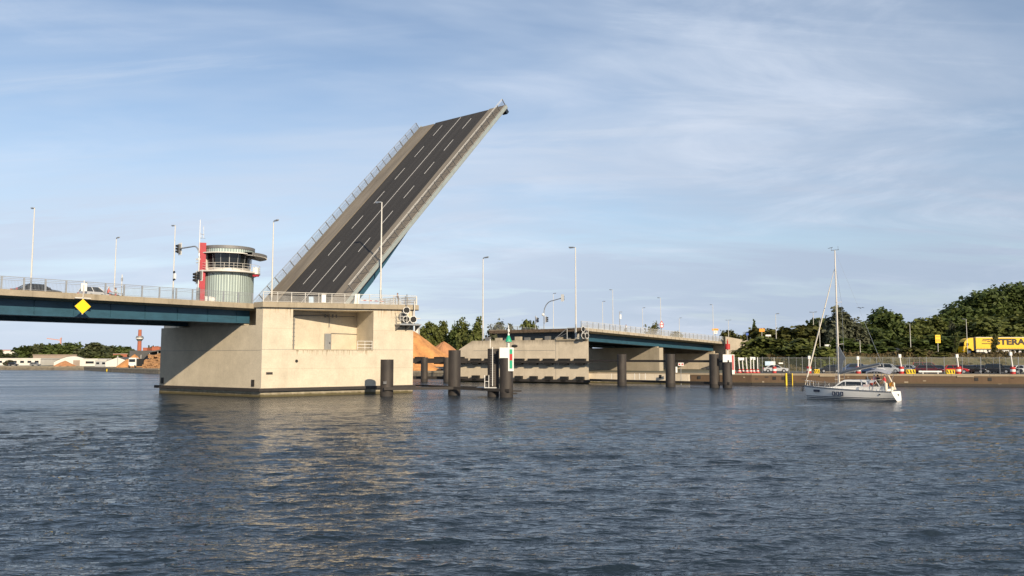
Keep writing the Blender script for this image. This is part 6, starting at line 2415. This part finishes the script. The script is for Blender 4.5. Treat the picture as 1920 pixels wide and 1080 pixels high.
# houses behind the trees on the right
def house(name, cx, yt, Y, wpx, zb, roofm, wallm, label, rot=0.):
    p = at(cx, yt, Y)
    wd = wpx * Y / F
    o = thing(name, (p.x, Y, zb), label, 'house')
    H = p.z - zb
    ev = H * .6
    MB().prism([(p.x - wd / 2, Y - 3), (p.x + wd / 2, Y - 3), (p.x + wd / 2, Y + 5), (p.x - wd / 2, Y + 5)], zb, zb + ev).build('wall', wallm, o)
    rf = MB()
    a = [V((p.x - wd / 2 - .3, Y - 3.3, zb + ev - .1)), V((p.x + wd / 2 + .3, Y - 3.3, zb + ev - .1)), V((p.x + wd / 2 + .3, Y + 5.3, zb + ev - .1)), V((p.x - wd / 2 - .3, Y + 5.3, zb + ev - .1)), V((p.x - wd / 5, Y + 1, zb + H)), V((p.x + wd / 5, Y + 1, zb + H))]
    rf.add(a, [(0, 1, 5, 4), (2, 3, 4, 5), (1, 2, 5), (3, 0, 4), (3, 2, 1, 0)])
    rf.build('roof', roofm, o)
    for k in (-.25, .25):
        MB().box((p.x + wd * k, Y - 3.02, zb + ev * .55), (1.1, .06, 1.3)).build('window', M['glass'], o)
    return o


house('house', 1469, 618, 222, 25, 5, M['tile'], M['shed_white'], 'house with a bright red tiled roof among the trees')

# ------------------------------------------------------------------ wood chip heaps, logs and yard behind the big pier
def heap(cx, Y, rx, ry, h, m, label, seed, zb=1.5):
    r = random.Random(seed)
    n1, n2 = 40, 14
    ph = [r.random() * 6.28 for _ in range(6)]
    vs = []
    for j in range(n2 + 1):
        u = j / n2
        for i in range(n1):
            a = 2 * math.pi * i / n1
            wob = 1 + .07 * math.sin(3 * a + ph[0]) + .05 * math.sin(7 * a + ph[1])
            rr = (1 - u) * wob
            z = h * (u ** 1.0) * (1 - .10 * (u ** 3)) + .22 * math.sin(9 * a + ph[2] + u * 6) * (1 - u) + r.uniform(-.1, .1) * h * .08
            vs.append(V((cx + rx * rr * math.cos(a), Y + ry * rr * math.sin(a), zb - .2 + max(0, z))))
    mb = MB()
    mb.add(vs, [(j * n1 + i, j * n1 + (i + 1) % n1, (j + 1) * n1 + (i + 1) % n1, (j + 1) * n1 + i) for j in range(n2) for i in range(n1)])
    o = mb.build('wood_chip_heap', m, smooth=False)
    return tag(o, label, 'wood chips')


Yh = 222
heap(at(757, 660, Yh).x, Yh, 15.5, 14, at(760, 600, Yh).z - 1.5, M['chips'], 'largest orange wood chip heap beside the big pier', 1)
heap(at(832, 660, 232).x, 232, 9.5, 9, at(832, 634, 232).z - 1.3, M['chips2'], 'smaller browner wood chip heap right of the largest one', 2)
heap(at(790, 660, 214).x, 212, 9, 6, at(790, 662, 212).z - 1.5, M['chips'], 'low orange chip heap in front of the largest one', 3)


def box_building(name, pxa, pxb, yt, Y, depth, m, label, zb=1.5, cat='building', roof=None, roofm=None, wins=0, skew=0.):
    a, b = at(pxa, yt, Y), at(pxb, yt, Y + skew)
    o = thing(name, ((a.x + b.x) / 2, Y, zb), label, cat)
    H = a.z
    d = V((b.x - a.x, b.y - a.y, 0))
    dn = V((-d.y, d.x, 0)).normalized() * depth
    a0, b0 = V((a.x, a.y, 0)), V((b.x, b.y, 0))
    MB().prism([(q.x, q.y) for q in (a0, b0, b0 + dn, a0 + dn)], zb - .5, H).build('wall', m, o)
    MB().prism([(q.x, q.y) for q in (a0 - dn * .01 - d * .01, b0 - dn * .01 + d * .01, b0 + dn * 1.01 + d * .01, a0 + dn * 1.01 - d * .01)], H, H + .35).build('roof', roofm or M['roof_dark'], o)
    nn = -dn.normalized()
    for k in range(wins):
        c = a0 + d * ((k + .5) / wins) + nn * .02
        MB().obox(c + UP * (zb + (H - zb) * .55), d.normalized() * (d.length / wins * .26), nn * .04, UP * ((H - zb) * .17)).build('window', M['glass'], o)
    return o


yc = thing('yard_container', at(862, 690, 206), 'white site container on the bank right of the chip heap', 'container')
q_ = at(858, 692, 204)
MB().box((q_.x + 1.2, 204, 2.9), (8.5, 2.6, 2.7)).build('body', M['shed_white'], yc)
MB().box((q_.x + 3.4, 202.68, 2.6), (1.2, .06, 2.0)).build('door', M['galvw'], yc)
MB().box((q_.x - 1.0, 202.68, 3.0), (1.6, .06, 1.0)).build('window', M['glass'], yc)
box_building('yard_shed', 812, 846, 690, 209, 5, M['shed_white'], 'low pale shed behind the bank wall beneath the chip heap', 1.6, 'shed', wins=3)
box_building('silo_hut', 777, 784, 609, 236, 4, M['shed_white'], 'tiny white hut topping the chip heap beside the pier', 8, 'hut')
box_building('white_building', 845, 853, 620, 318, 6, M['shed_white'], 'white house front glimpsed in the gap of the poplars', 1.6, 'building', wins=2)

# ------------------------------------------------------------------ far left shore
box_building('apartment_building', -30, 28, 657, 470, 14, M['shed_white'], 'long cream apartment block at the far left', 1.5, 'building', roofm=M['tile'], wins=9)
box_building('warehouse', -20, 76, 673, 372, 20, M['shed_white'], 'long low white warehouse on the far left shore', 1.4, 'warehouse', roofm=M['shed_white'], wins=7)
box_building('warehouse', 62, 150, 666, 420, 20, M['roof_tan'], 'flat brown warehouse roof behind the arched hall', 1.4, 'warehouse', roofm=M['roof_tan'])
box_building('warehouse', 154, 183, 674, 345, 12, M['shed_white'], 'white shed with a grey shutter right of the arched hall', 1.4, 'warehouse', roofm=M['shed_white'], wins=1)
box_building('warehouse', 178, 200, 676, 322, 12, M['shed_grey'], 'grey shed with pale stains left of the gabled white hall', 1.4, 'warehouse', roofm=M['shed_white'], wins=2)
box_building('brick_house', 212, 250, 664, 440, 14, M['brick'], 'red brick house with tan roof under the chimney', 1.5, 'building', roofm=M['roof_tan'], wins=6)
box_building('brick_house', 268, 276, 653, 430, 8, M['brick'], 'small red brick top right of the chimney tower', 1.5, 'building', roofm=M['brick'])
box_building('brick_house', 285, 299, 651, 430, 10, M['brick'], 'wider red brick top above the log pile roof', 1.5, 'building', roofm=M['brick'], wins=2)


def gable_hall(pxl, pxr, ytop, yeave, Y, depth, label, arch, name, back=(0, 1)):
    o = thing(name, at((pxl + pxr) / 2, 690, Y), label, 'hall')
    a, b = at(pxl, yeave, Y), at(pxr, yeave, Y)
    zb = 1.2
    n = 14
    top = at((pxl + pxr) / 2, ytop, Y).z
    prof = []
    for i in range(n + 1):
        u = i / n
        z = a.z + (top - a.z) * (math.sin(math.pi * u) if arch else 1 - abs(2 * u - 1))
        prof.append(V((a.x + (b.x - a.x) * u, Y, z)))
    bk = V((back[0] * depth, back[1] * depth, 0))
    fr = MB()
    fr.add([V((a.x, Y, zb))] + prof + [V((b.x, Y, zb))], [tuple(range(n + 3))])
    fr.build('gable_wall', M['shed_white'], o)
    rf = MB()
    pp = [V((a.x, Y, zb))] + prof + [V((b.x, Y, zb))]
    off = V((0, .02, 0))
    m_ = len(pp)
    rf.add([p + off + UP * .12 for p in pp] + [p + bk + UP * .12 for p in pp], [(i, i + 1, m_ + i + 1, m_ + i) for i in range(m_ - 1)])
    rf.build('roof', M['roof_dark'], o)
    return o, a, b


h1, a, b = gable_hall(101, 172, 668, 679, 350, 46, 'white arched gable of a dark-roofed hall on the far shore', True, 'arched_hall', (-.45, .9))
MB().box((a.x + (b.x - a.x) * .6, 349.95, 2.5), (2.8, .08, 2.6)).build('door', M['roof_tan'], h1)
h2, a, b = gable_hall(198, 243, 670, 678, 318, 30, 'white gabled hall at the water near the chip piles', False, 'gabled_hall', (.3, .95))
MB().box((a.x + (b.x - a.x) * .5, 317.95, 3.6), (.4, .08, 3.9)).build('door', M['shed_grey'], h2)
for cx, Y, rx, h, mm, lb in ((122, 338, 3.9, 2.6, 'chips2', 'reddish chip heap in front of the arched hall'), (238, 296, 3.2, 3.4, 'chips', 'orange chip heap left of the white lorry front'), (252, 300, 4.6, 5.4, 'chips', 'orange chip heap behind the white lorry front')):
    heap(at(cx, 680, Y).x, Y, rx, 5, h, M[mm], lb, cx)
# white lorry front on the yard
q_ = at(250, 690, 283)
tl = thing('lorry', (q_.x, 283, 1.5), 'white lorry front standing between chip heap and log pile', 'truck')
MB().box((q_.x, 283, 3.4), (2.5, 2.2, 2.9)).build('cab', M['white'], tl, bevel=.15)
MB().box((q_.x, 281.88, 3.9), (2.1, .05, 1.0)).build('windscreen', M['glass'], tl)
MB().box((q_.x + 2.4, 285, 3.2), (2.2, 5, 2.6)).build('cargo_bed', M['black'], tl)
for s in (-1, 1):
    MB().lathe([(.2, -.15), (.5, -.15), (.5, .15), (.2, .15)], 14, (q_.x + s * 1.0, 282.2, 2.0), 'x').build('wheel', M['tyre'], tl)
# log pile under a long dark roof
lp = MB()
rnd = random.Random(12)
for k in range(230):
    px, py = 268 + 46 * rnd.random(), 664 + 29 * rnd.random()
    if py < 690 - (px - 264) * 1.5 and px < 283:
        continue
    Y = 262 + (692 - py) * .35 + rnd.random() * 1.5
    c = at(px, py, Y)
    a_r = rnd.uniform(-.8, .8)
    d = V((math.sin(a_r), -math.cos(a_r), rnd.uniform(-.35, .35)))
    lp.tube(c - d * .6, c + V((-d.x * 3, 5, -d.z)), .26 + .16 * rnd.random(), 8)
tag(lp.build('log_pile', M['log']), 'high jumbled pile of cut logs beside the pier on the far bank', 'log pile', kind='stuff')
cr = thing('yard_roof', at(285, 660, 300), 'long dark lean-to roof above the log pile', 'roof')
a, b = at(241, 668, 300), at(320, 654, 300)
rfm = MB()
rfm.add([a, b, b + V((0, 26, 2.2)), a + V((0, 26, 2.2)), a + UP * .3, b + UP * .45, b + V((0, 26, 2.7)), a + V((0, 26, 2.5))], [(3, 2, 1, 0), (4, 5, 6, 7), (0, 1, 5, 4), (1, 2, 6, 5), (2, 3, 7, 6), (3, 0, 4, 7)])
rfm.build('roof_sheet', M['roof_dark'], cr)
for k in range(5):
    p = a + (b - a) * (.08 + .2 * k)
    MB().tube((p.x, p.y + .6, 1.4), (p.x, p.y + .6, p.z + .05), .15).build('post', M['galv'], cr)
MB().prism([(at(243, 660, 318).x, 318), (at(330, 660, 318).x, 318), (at(330, 660, 318).x, 319), (at(243, 660, 318).x, 319)], 1.2, 7.6).build('back_wall', M['roof_dark'], cr)
# yellow work pontoon at the bank
q_ = at(209, 694.5, 292)
yp = thing('pontoon', (q_.x, 291, 0), 'small yellow work pontoon at the far bank', 'pontoon')
MB().box((q_.x, 291, .5), (1.9, 1.6, .9)).build('hull', M['yellow'], yp, bevel=.05)
MB().box((q_.x + .2, 291, 1.2), (.9, .8, .5)).build('deck_box', M['orange'], yp)
# chimney tower
Yc = 480
c = at(261, 660, Yc)
ct = thing('chimney_tower', (c.x, Yc, 1.5), 'red brick chimney with a ring-shaped viewing cabin', 'chimney')
k_ = Yc / F
zz = lambda y: at(261, y, Yc).z
MB().lathe([(4.2 * k_, 1.0), (3.5 * k_, zz(640)), (2.9 * k_, zz(618)), (.01, zz(618))], 20, (c.x, Yc, 0)).build('shaft', M['brick'], ct, smooth=True)
MB().lathe([(3.3 * k_, zz(640)), (6.2 * k_, zz(636)), (6.8 * k_, zz(634.5)), (6.8 * k_, zz(632.5)), (5.5 * k_, zz(630)), (3.2 * k_, zz(630))], 20, (c.x, Yc, 0)).build('viewing_cabin', M['dgalv'], ct, smooth=True)
MB().lathe([(6.85 * k_, zz(635.2)), (6.85 * k_, zz(633.6))], 20, (c.x, Yc, 0), a0=R(200), a1=R(340)).build('window_ring', M['white'], ct)
# tower crane
Yk = 620
kr_ = thing('tower_crane', (at(114, 660, Yk).x, Yk, 1.5), 'pale red tower crane far behind the trees', 'crane')
ck = mat('crane_red', (.55, .3, .25), .6, var=.05)
m1 = MB()
p0, p1 = at(114, 660, Yk), at(114, 634, Yk)
m1.bar((p0.x, Yk, 1), (p1.x, Yk, p1.z), .9, .9)
m1.build('mast', ck, kr_)
m1 = MB()
m1.bar(at(88, 634.5, Yk), at(114, 638, Yk), .7, .6)
m1.bar(at(113, 638, Yk), at(115.5, 633, Yk), .6, .6)
m1.build('jib', ck, kr_)
GT = 'trees along the far left shore'
for px, yt, Y, w, m, lb in ((12, 664, 400, 34, 'leaf_far', 'bushy tree before the cream apartment block'), (40, 650, 430, 34, 'leaf_dark', 'dark rounded tree right of the apartment block'), (55, 650, 440, 30, 'leaf_far', 'dark tree second right of the apartment block'), (68, 646, 440, 30, 'leaf_far', 'taller pale green tree left of the crane'), (84, 648, 450, 34, 'leaf_far', 'tree left below the crane jib'), (98, 645.5, 440, 40, 'leaf_dark', 'broad dark tree under the crane'), (116, 648, 440, 34, 'leaf_dark', 'dark tree at the crane mast'),
                       (137, 643.5, 440, 38, 'leaf_dark', 'darkest high tree right of the crane'), (152, 655, 430, 34, 'leaf_far', 'lower tree behind the arched hall top'), (173, 644, 400, 44, 'leaf_far', 'big light green tree behind the arched hall'), (193, 648, 440, 34, 'leaf_far', 'tree right of the big light green one'), (212, 650, 450, 34, 'leaf_far', 'tree above the brick house roof'), (232, 650, 450, 36, 'leaf_dark', 'tree left of the chimney tower'), (249, 657, 440, 20, 'leaf_far', 'small tree at the chimney foot'),
                       (200, 668, 380, 34, 'leaf_mid', 'low bush behind the grey shed'), (220, 667, 380, 26, 'leaf_mid', 'low bush behind the gabled hall'), (287, 650, 455, 18, 'leaf_dark', 'small tree between the brick tops'), (-6, 655, 420, 30, 'leaf_far', 'tree at the far left frame edge'), (18, 676, 360, 16, 'leaf_silver', 'pale bare shrub on the warehouse yard')):
    tree(px, yt, 1.4, Y, w, 'round', m, lb, GT, 'tree', 2200, .62)
for px, lb, c_ in ((24, 'dark car parked by the long low warehouse', BLK), (66, 'grey car parked near the arched hall', GRY)):
    p = at(px, 688, 352)
    car('hatch', (p.x, 352, 1.4), R(10), c_, lb, 'cars on the far left shore')

# bird in flight
q_ = at(1614, 577.5, 150)
bd_ = MB()
for s in (-1, 1):
    bd_.add([q_, q_ + V((s * .35, .0, .16)), q_ + V((s * .75, .12, .04)), q_ + V((s * .3, .25, .05)), q_ + V((0, .25, -.02))], [(0, 1, 2, 3, 4)])
bd_.ball(q_ + V((0, .1, 0)), (.09, .3, .09), 8)
tag(bd_.build('bird', M['plast']), 'small dark bird flying right of the yacht mast', 'bird')
# ------------------------------------------------------------------ water
def water():
    rs = np.random.RandomState(11)
    rows = []
    y = 1180.0
    while y > 700:
        rows.append(y)
        y -= .62 if y < 1085 else 2.5
    Ys = [at(960, yy, 1).z for yy in rows]
    Yr = []
    for yy in rows:
        d = ray(960, yy)
        Yr.append(-CH * d.y / d.z)
    Yr = [2.0, 6.0, 9.0, 11.5] + [q for q in Yr if q > 12.5]
    last = Yr[-1]
    while last < 700:
        last *= 1.08
        Yr.append(last)
    Yr = np.array(Yr)
    ang = np.concatenate([np.linspace(-2.6, -.78, 14), np.linspace(-.74, .74, 760), np.linspace(.78, 2.6, 14)])   # x / Y
    X = Yr[:, None] * ang[None, :]
    YY = np.repeat(Yr[:, None], len(ang), 1)
    dY = np.gradient(Yr)[:, None]
    dX = Yr[:, None] * .00195 * np.ones_like(X)
    Z = np.zeros_like(X)
    wind = R(-78)           # travel direction of the ripples
    N = 130
    for i in range(N):
        lam = .28 * (3.6 / .28) ** rs.rand()
        th = wind + rs.normal() * (.36 if lam > .7 else .6)
        k = 2 * math.pi / lam
        kx, ky = k * math.cos(th), k * math.sin(th)
        slope = .036 * (lam / .9) ** (-.12 if lam > .9 else .1) * AMP
        a = slope / k
        need = np.maximum(dY * abs(math.sin(th)), dX * abs(math.cos(th))) * 3.0
        fade = np.clip((lam / np.maximum(need, 1e-6) - 1) * 1.2, 0, 1)
        ph = rs.rand() * 6.28
        # gusts: slowly varying strength over the surface
        g = .8 + .5 * np.sin(X * .05 + YY * .07 + .5 * np.sin(X * .11) + ph) * np.sin(YY * .16 - X * .03 + 2 * ph)
        s_ = np.sin(kx * X + ky * YY + ph)
        Z += a * fade * g * (s_ - .42 * np.cos(2 * (kx * X + ky * YY + ph)))
    # a few longer boat-wash swells rolling towards the quay the photographer stands on
    for lam, dth, sl in ((3.1, .10, .016), (3.9, -.14, .018), (4.8, .22, .016), (6.2, -.05, .015), (2.5, -.3, .014)):
        th = R(-86) + dth
        k = 2 * math.pi / lam
        ph = rs.rand() * 6.28
        pk = k * math.cos(th) * X + k * math.sin(th) * YY + ph + .8 * np.sin(X * .12 + ph)
        need = dY * 3.0
        fade = np.clip((lam / need - 1) * 1.2, 0, 1)
        Z += sl / k * fade * (.7 + .5 * np.sin(X * .06 + YY * .04 + 3 * ph)) * (np.sin(pk) - .2 * np.cos(2 * pk))
    n, m = X.shape
    co = np.stack([X, YY, Z], 2).reshape(-1, 3)
    me = bpy.data.meshes.new('water')
    me.vertices.add(n * m)
    me.vertices.foreach_set('co', co.ravel())
    idx = np.arange(n * m).reshape(n, m)
    q = np.stack([idx[:-1, :-1], idx[:-1, 1:], idx[1:, 1:], idx[1:, :-1]], 2).reshape(-1, 4)
    me.loops.add(q.size)
    me.loops.foreach_set('vertex_index', q.ravel())
    me.polygons.add(len(q))
    me.polygons.foreach_set('loop_start', np.arange(len(q)) * 4)
    me.polygons.foreach_set('loop_total', np.full(len(q), 4))
    me.polygons.foreach_set('use_smooth', np.ones(len(q), dtype=bool))
    me.update()
    o = bpy.data.objects.new('water', me)
    col.objects.link(o)
    mt = bpy.data.materials.new('harbour_water')
    mt.use_nodes = True
    nt = mt.node_tree
    N_, Lk = nt.nodes, nt.links
    b = N_['Principled BSDF']
    b.inputs['Base Color'].default_value = (.012, .021, .030, 1)
    b.inputs['Roughness'].default_value = .06
    b.inputs['IOR'].default_value = 1.333
    b.inputs['Specular IOR Level'].default_value = .5
    g = N_.new('ShaderNodeNewGeometry')
    hs = None
    for scale, st, ht in ((2.0, (.48, 1.5, 1), .26), (.75, (.5, 1.4, 1), .20), (6.0, (.6, 1.4, 1), .035)):
        mp = N_.new('ShaderNodeMapping')
        mp.inputs['Rotation'].default_value = (0, 0, R(14))
        mp.inputs['Scale'].default_value = st
        Lk.new(g.outputs['Position'], mp.inputs['Vector'])
        nn = N_.new('ShaderNodeTexNoise')
        nn.inputs['Scale'].default_value = scale
        nn.inputs['Detail'].default_value = 3
        nn.inputs['Roughness'].default_value = .55
        nn.inputs['Distortion'].default_value = .4
        Lk.new(mp.outputs[0], nn.inputs['Vector'])
        mu = N_.new('ShaderNodeMath')
        mu.operation = 'MULTIPLY'
        mu.inputs[1].default_value = ht
        pw = N_.new('ShaderNodeMath')
        pw.operation = 'POWER'
        pw.inputs[1].default_value = 2.6 if scale < 3 else 1.0
        Lk.new(nn.outputs['Fac'], pw.inputs[0])
        Lk.new(pw.outputs[0], mu.inputs[0])
        if hs is None:
            hs = mu.outputs[0]
        else:
            ad = N_.new('ShaderNodeMath')
            ad.operation = 'ADD'
            Lk.new(hs, ad.inputs[0])
            Lk.new(mu.outputs[0], ad.inputs[1])
            hs = ad.outputs[0]
    bp = N_.new('ShaderNodeBump')
    bp.inputs['Strength'].default_value = 1.0
    bp.inputs['Distance'].default_value = BUMP
    # wind lanes and calmer patches
    mp = N_.new('ShaderNodeMapping')
    mp.inputs['Rotation'].default_value = (0, 0, R(10))
    mp.inputs['Scale'].default_value = (.35, 1.3, 1)
    Lk.new(g.outputs['Position'], mp.inputs['Vector'])
    ln = N_.new('ShaderNodeTexNoise')
    ln.inputs['Scale'].default_value = .07
    ln.inputs['Detail'].default_value = 3
    Lk.new(mp.outputs[0], ln.inputs['Vector'])
    lr = N_.new('ShaderNodeMapRange')
    lr.inputs['From Min'].default_value = .35
    lr.inputs['From Max'].default_value = .65
    lr.inputs['To Min'].default_value = .55
    lr.inputs['To Max'].default_value = 1.0
    Lk.new(ln.outputs['Fac'], lr.inputs['Value'])
    Lk.new(lr.outputs[0], bp.inputs['Strength'])
    Lk.new(hs, bp.inputs['Height'])
    Lk.new(bp.outputs['Normal'], b.inputs['Normal'])
    # open water further out is ruffled by wavelets too small to model one by one
    sy = N_.new('ShaderNodeSeparateXYZ')
    Lk.new(g.outputs['Position'], sy.inputs[0])
    ro = N_.new('ShaderNodeMapRange')
    ro.inputs['From Min'].default_value = 25
    ro.inputs['From Max'].default_value = 120
    ro.inputs['To Min'].default_value = .05
    ro.inputs['To Max'].default_value = .27
    Lk.new(sy.outputs['Y'], ro.inputs['Value'])
    rm = N_.new('ShaderNodeMath')
    rm.operation = 'MULTIPLY'
    Lk.new(ro.outputs[0], rm.inputs[0])
    Lk.new(lr.outputs[0], rm.inputs[1])
    Lk.new(rm.outputs[0], b.inputs['Roughness'])
    me.materials.append(mt)
    tag(o, kind='structure')


AMP, BUMP = .52, .85
water()

# ------------------------------------------------------------------ sky and sun
SD = V((.455, -.89, .432)).normalized()       # towards the sun: behind the camera, to the right
EL = math.asin(SD.z)
sun = bpy.data.lights.new('sun', 'SUN')
sun.energy = 4.2
sun.angle = R(.53)
sun.color = (1.0, .83, .60)
so = bpy.data.objects.new('sun', sun)
col.objects.link(so)
so.location = SD * 200
so.rotation_euler = (-SD).to_track_quat('-Z', 'Y').to_euler()
w = bpy.data.worlds.new('World')
scene.world = w
w.use_nodes = True
nt = w.node_tree
N_, Lk = nt.nodes, nt.links
bgn = N_['Background']
sky = N_.new('ShaderNodeTexSky')
sky.sky_type = 'NISHITA'
sky.sun_disc = False
sky.sun_elevation = EL
sky.sun_rotation = math.atan2(SD.x, SD.y)
sky.air_density = 1.0
sky.dust_density = .4
sky.ozone_density = 2.6
tc = N_.new('ShaderNodeTexCoord')
sp_ = N_.new('ShaderNodeSeparateXYZ')
Lk.new(tc.outputs['Generated'], sp_.inputs[0])


def math_(op, a, b=None):
    n = N_.new('ShaderNodeMath')
    n.operation = op
    for i, q in enumerate((a, b)):
        if q is None:
            continue
        if isinstance(q, (int, float)):
            n.inputs[i].default_value = q
        else:
            Lk.new(q, n.inputs[i])
    return n.outputs[0]


zc_ = math_('ADD', math_('MAXIMUM', sp_.outputs['Z'], 0.0), .16)
cx_ = math_('DIVIDE', sp_.outputs['X'], zc_)
cy_ = math_('DIVIDE', sp_.outputs['Y'], zc_)
cb = N_.new('ShaderNodeCombineXYZ')
Lk.new(cx_, cb.inputs[0])
Lk.new(cy_, cb.inputs[1])


def cloud(scale, rot, st, det, dist, off, p0, p1, rough=.6):
    mp = N_.new('ShaderNodeMapping')
    mp.inputs['Rotation'].default_value = (0, 0, R(rot))
    mp.inputs['Scale'].default_value = st
    mp.inputs['Location'].default_value = off
    Lk.new(cb.outputs[0], mp.inputs['Vector'])
    n = N_.new('ShaderNodeTexNoise')
    n.inputs['Scale'].default_value = scale
    n.inputs['Detail'].default_value = det
    n.inputs['Roughness'].default_value = rough
    n.inputs['Distortion'].default_value = dist
    Lk.new(mp.outputs[0], n.inputs['Vector'])
    r = N_.new('ShaderNodeMapRange')
    r.interpolation_type = 'SMOOTHSTEP'
    r.inputs['From Min'].default_value = p0
    r.inputs['From Max'].default_value = p1
    Lk.new(n.outputs['Fac'], r.inputs['Value'])
    return r.outputs[0]


OX, OY = 2.3, .7
veil = cloud(.8, 25, (.55, 1.5, 1), 5, .6, (3.1 + OX, 1.7 + OY, 0), .30, .72)
wisp = cloud(1.7, 32, (.4, 1.9, 1), 8, .9, (1.4, 7.3, 0), .52, .78, .66)
den = math_('ADD', math_('MULTIPLY', veil, .78), math_('MULTIPLY', wisp, .42))
hz = math_('POWER', math_('SUBTRACT', 1.0, math_('MAXIMUM', sp_.outputs['Z'], 0.0)), 7.0)
den = math_('MINIMUM', math_('ADD', den, math_('MULTIPLY', hz, .95)), .95)
mx = N_.new('ShaderNodeMix')
mx.data_type = 'RGBA'
Lk.new(den, mx.inputs[0])
SKYS = .1
gain = N_.new('ShaderNodeMix')
gain.data_type = 'RGBA'
gain.blend_type = 'MULTIPLY'
gain.inputs[0].default_value = 1.0
gain.inputs[7].default_value = (1.12, 1.03, .98, 1)
Lk.new(sky.outputs[0], gain.inputs[6])
Lk.new(gain.outputs[2], mx.inputs[6])
cm_ = N_.new('ShaderNodeMix')
cm_.data_type = 'RGBA'
xr = N_.new('ShaderNodeMapRange')
xr.interpolation_type = 'SMOOTHSTEP'
xr.inputs['From Min'].default_value = -.45
xr.inputs['From Max'].default_value = .45
# the veil is thicker and greyer low in the right half of the sky
Lk.new(math_('SUBTRACT', sp_.outputs['X'], math_('MULTIPLY', sp_.outputs['Z'], .9)), xr.inputs['Value'])
Lk.new(xr.outputs[0], cm_.inputs[0])
cm_.inputs[6].default_value = (.445 / SKYS, .52 / SKYS, .635 / SKYS, 1)
cm_.inputs[7].default_value = (.325 / SKYS, .392 / SKYS, .50 / SKYS, 1)
Lk.new(cm_.outputs[2], mx.inputs[7])
w2 = cloud(1.5, 38, (.65, 1.25, 1), 8, 1.0, (5.2 + OX, 2.2 + OY, 0), .40, .78, .62)
w3 = cloud(.5, 20, (.8, 1.2, 1), 3, .5, (1.1 + OX, 4.4 + OY, 0), .38, .62)
mx2 = N_.new('ShaderNodeMix')
mx2.data_type = 'RGBA'
Lk.new(math_('MULTIPLY', math_('MULTIPLY', w2, w3), .6), mx2.inputs[0])
Lk.new(mx.outputs[2], mx2.inputs[6])
mx2.inputs[7].default_value = (.60 / SKYS, .645 / SKYS, .73 / SKYS, 1)
Lk.new(mx2.outputs[2], bgn.inputs['Color'])
bgn.inputs['Strength'].default_value = SKYS

# ------------------------------------------------------------------ camera
cd = bpy.data.cameras.new('camera')
cd.sensor_width = 36
cd.lens = 36 * F / 1920
cd.clip_start = .2
cd.clip_end = 12000
co = bpy.data.objects.new('camera', cd)
col.objects.link(co)
co.location = (0, 0, CH)
co.rotation_euler = (math.pi / 2 + PT, 0, 0)
scene.camera = co
vs_ = scene.view_settings
vs_.view_transform = 'Standard'
vs_.look = 'None'
vs_.gamma = 1
vs_.exposure = 0.45
scene.render.engine = 'CYCLES'
scene.cycles.max_bounces = 6
scene.cycles.transparent_max_bounces = 12
scene.cycles.caustics_reflective = False
scene.cycles.caustics_refractive = False
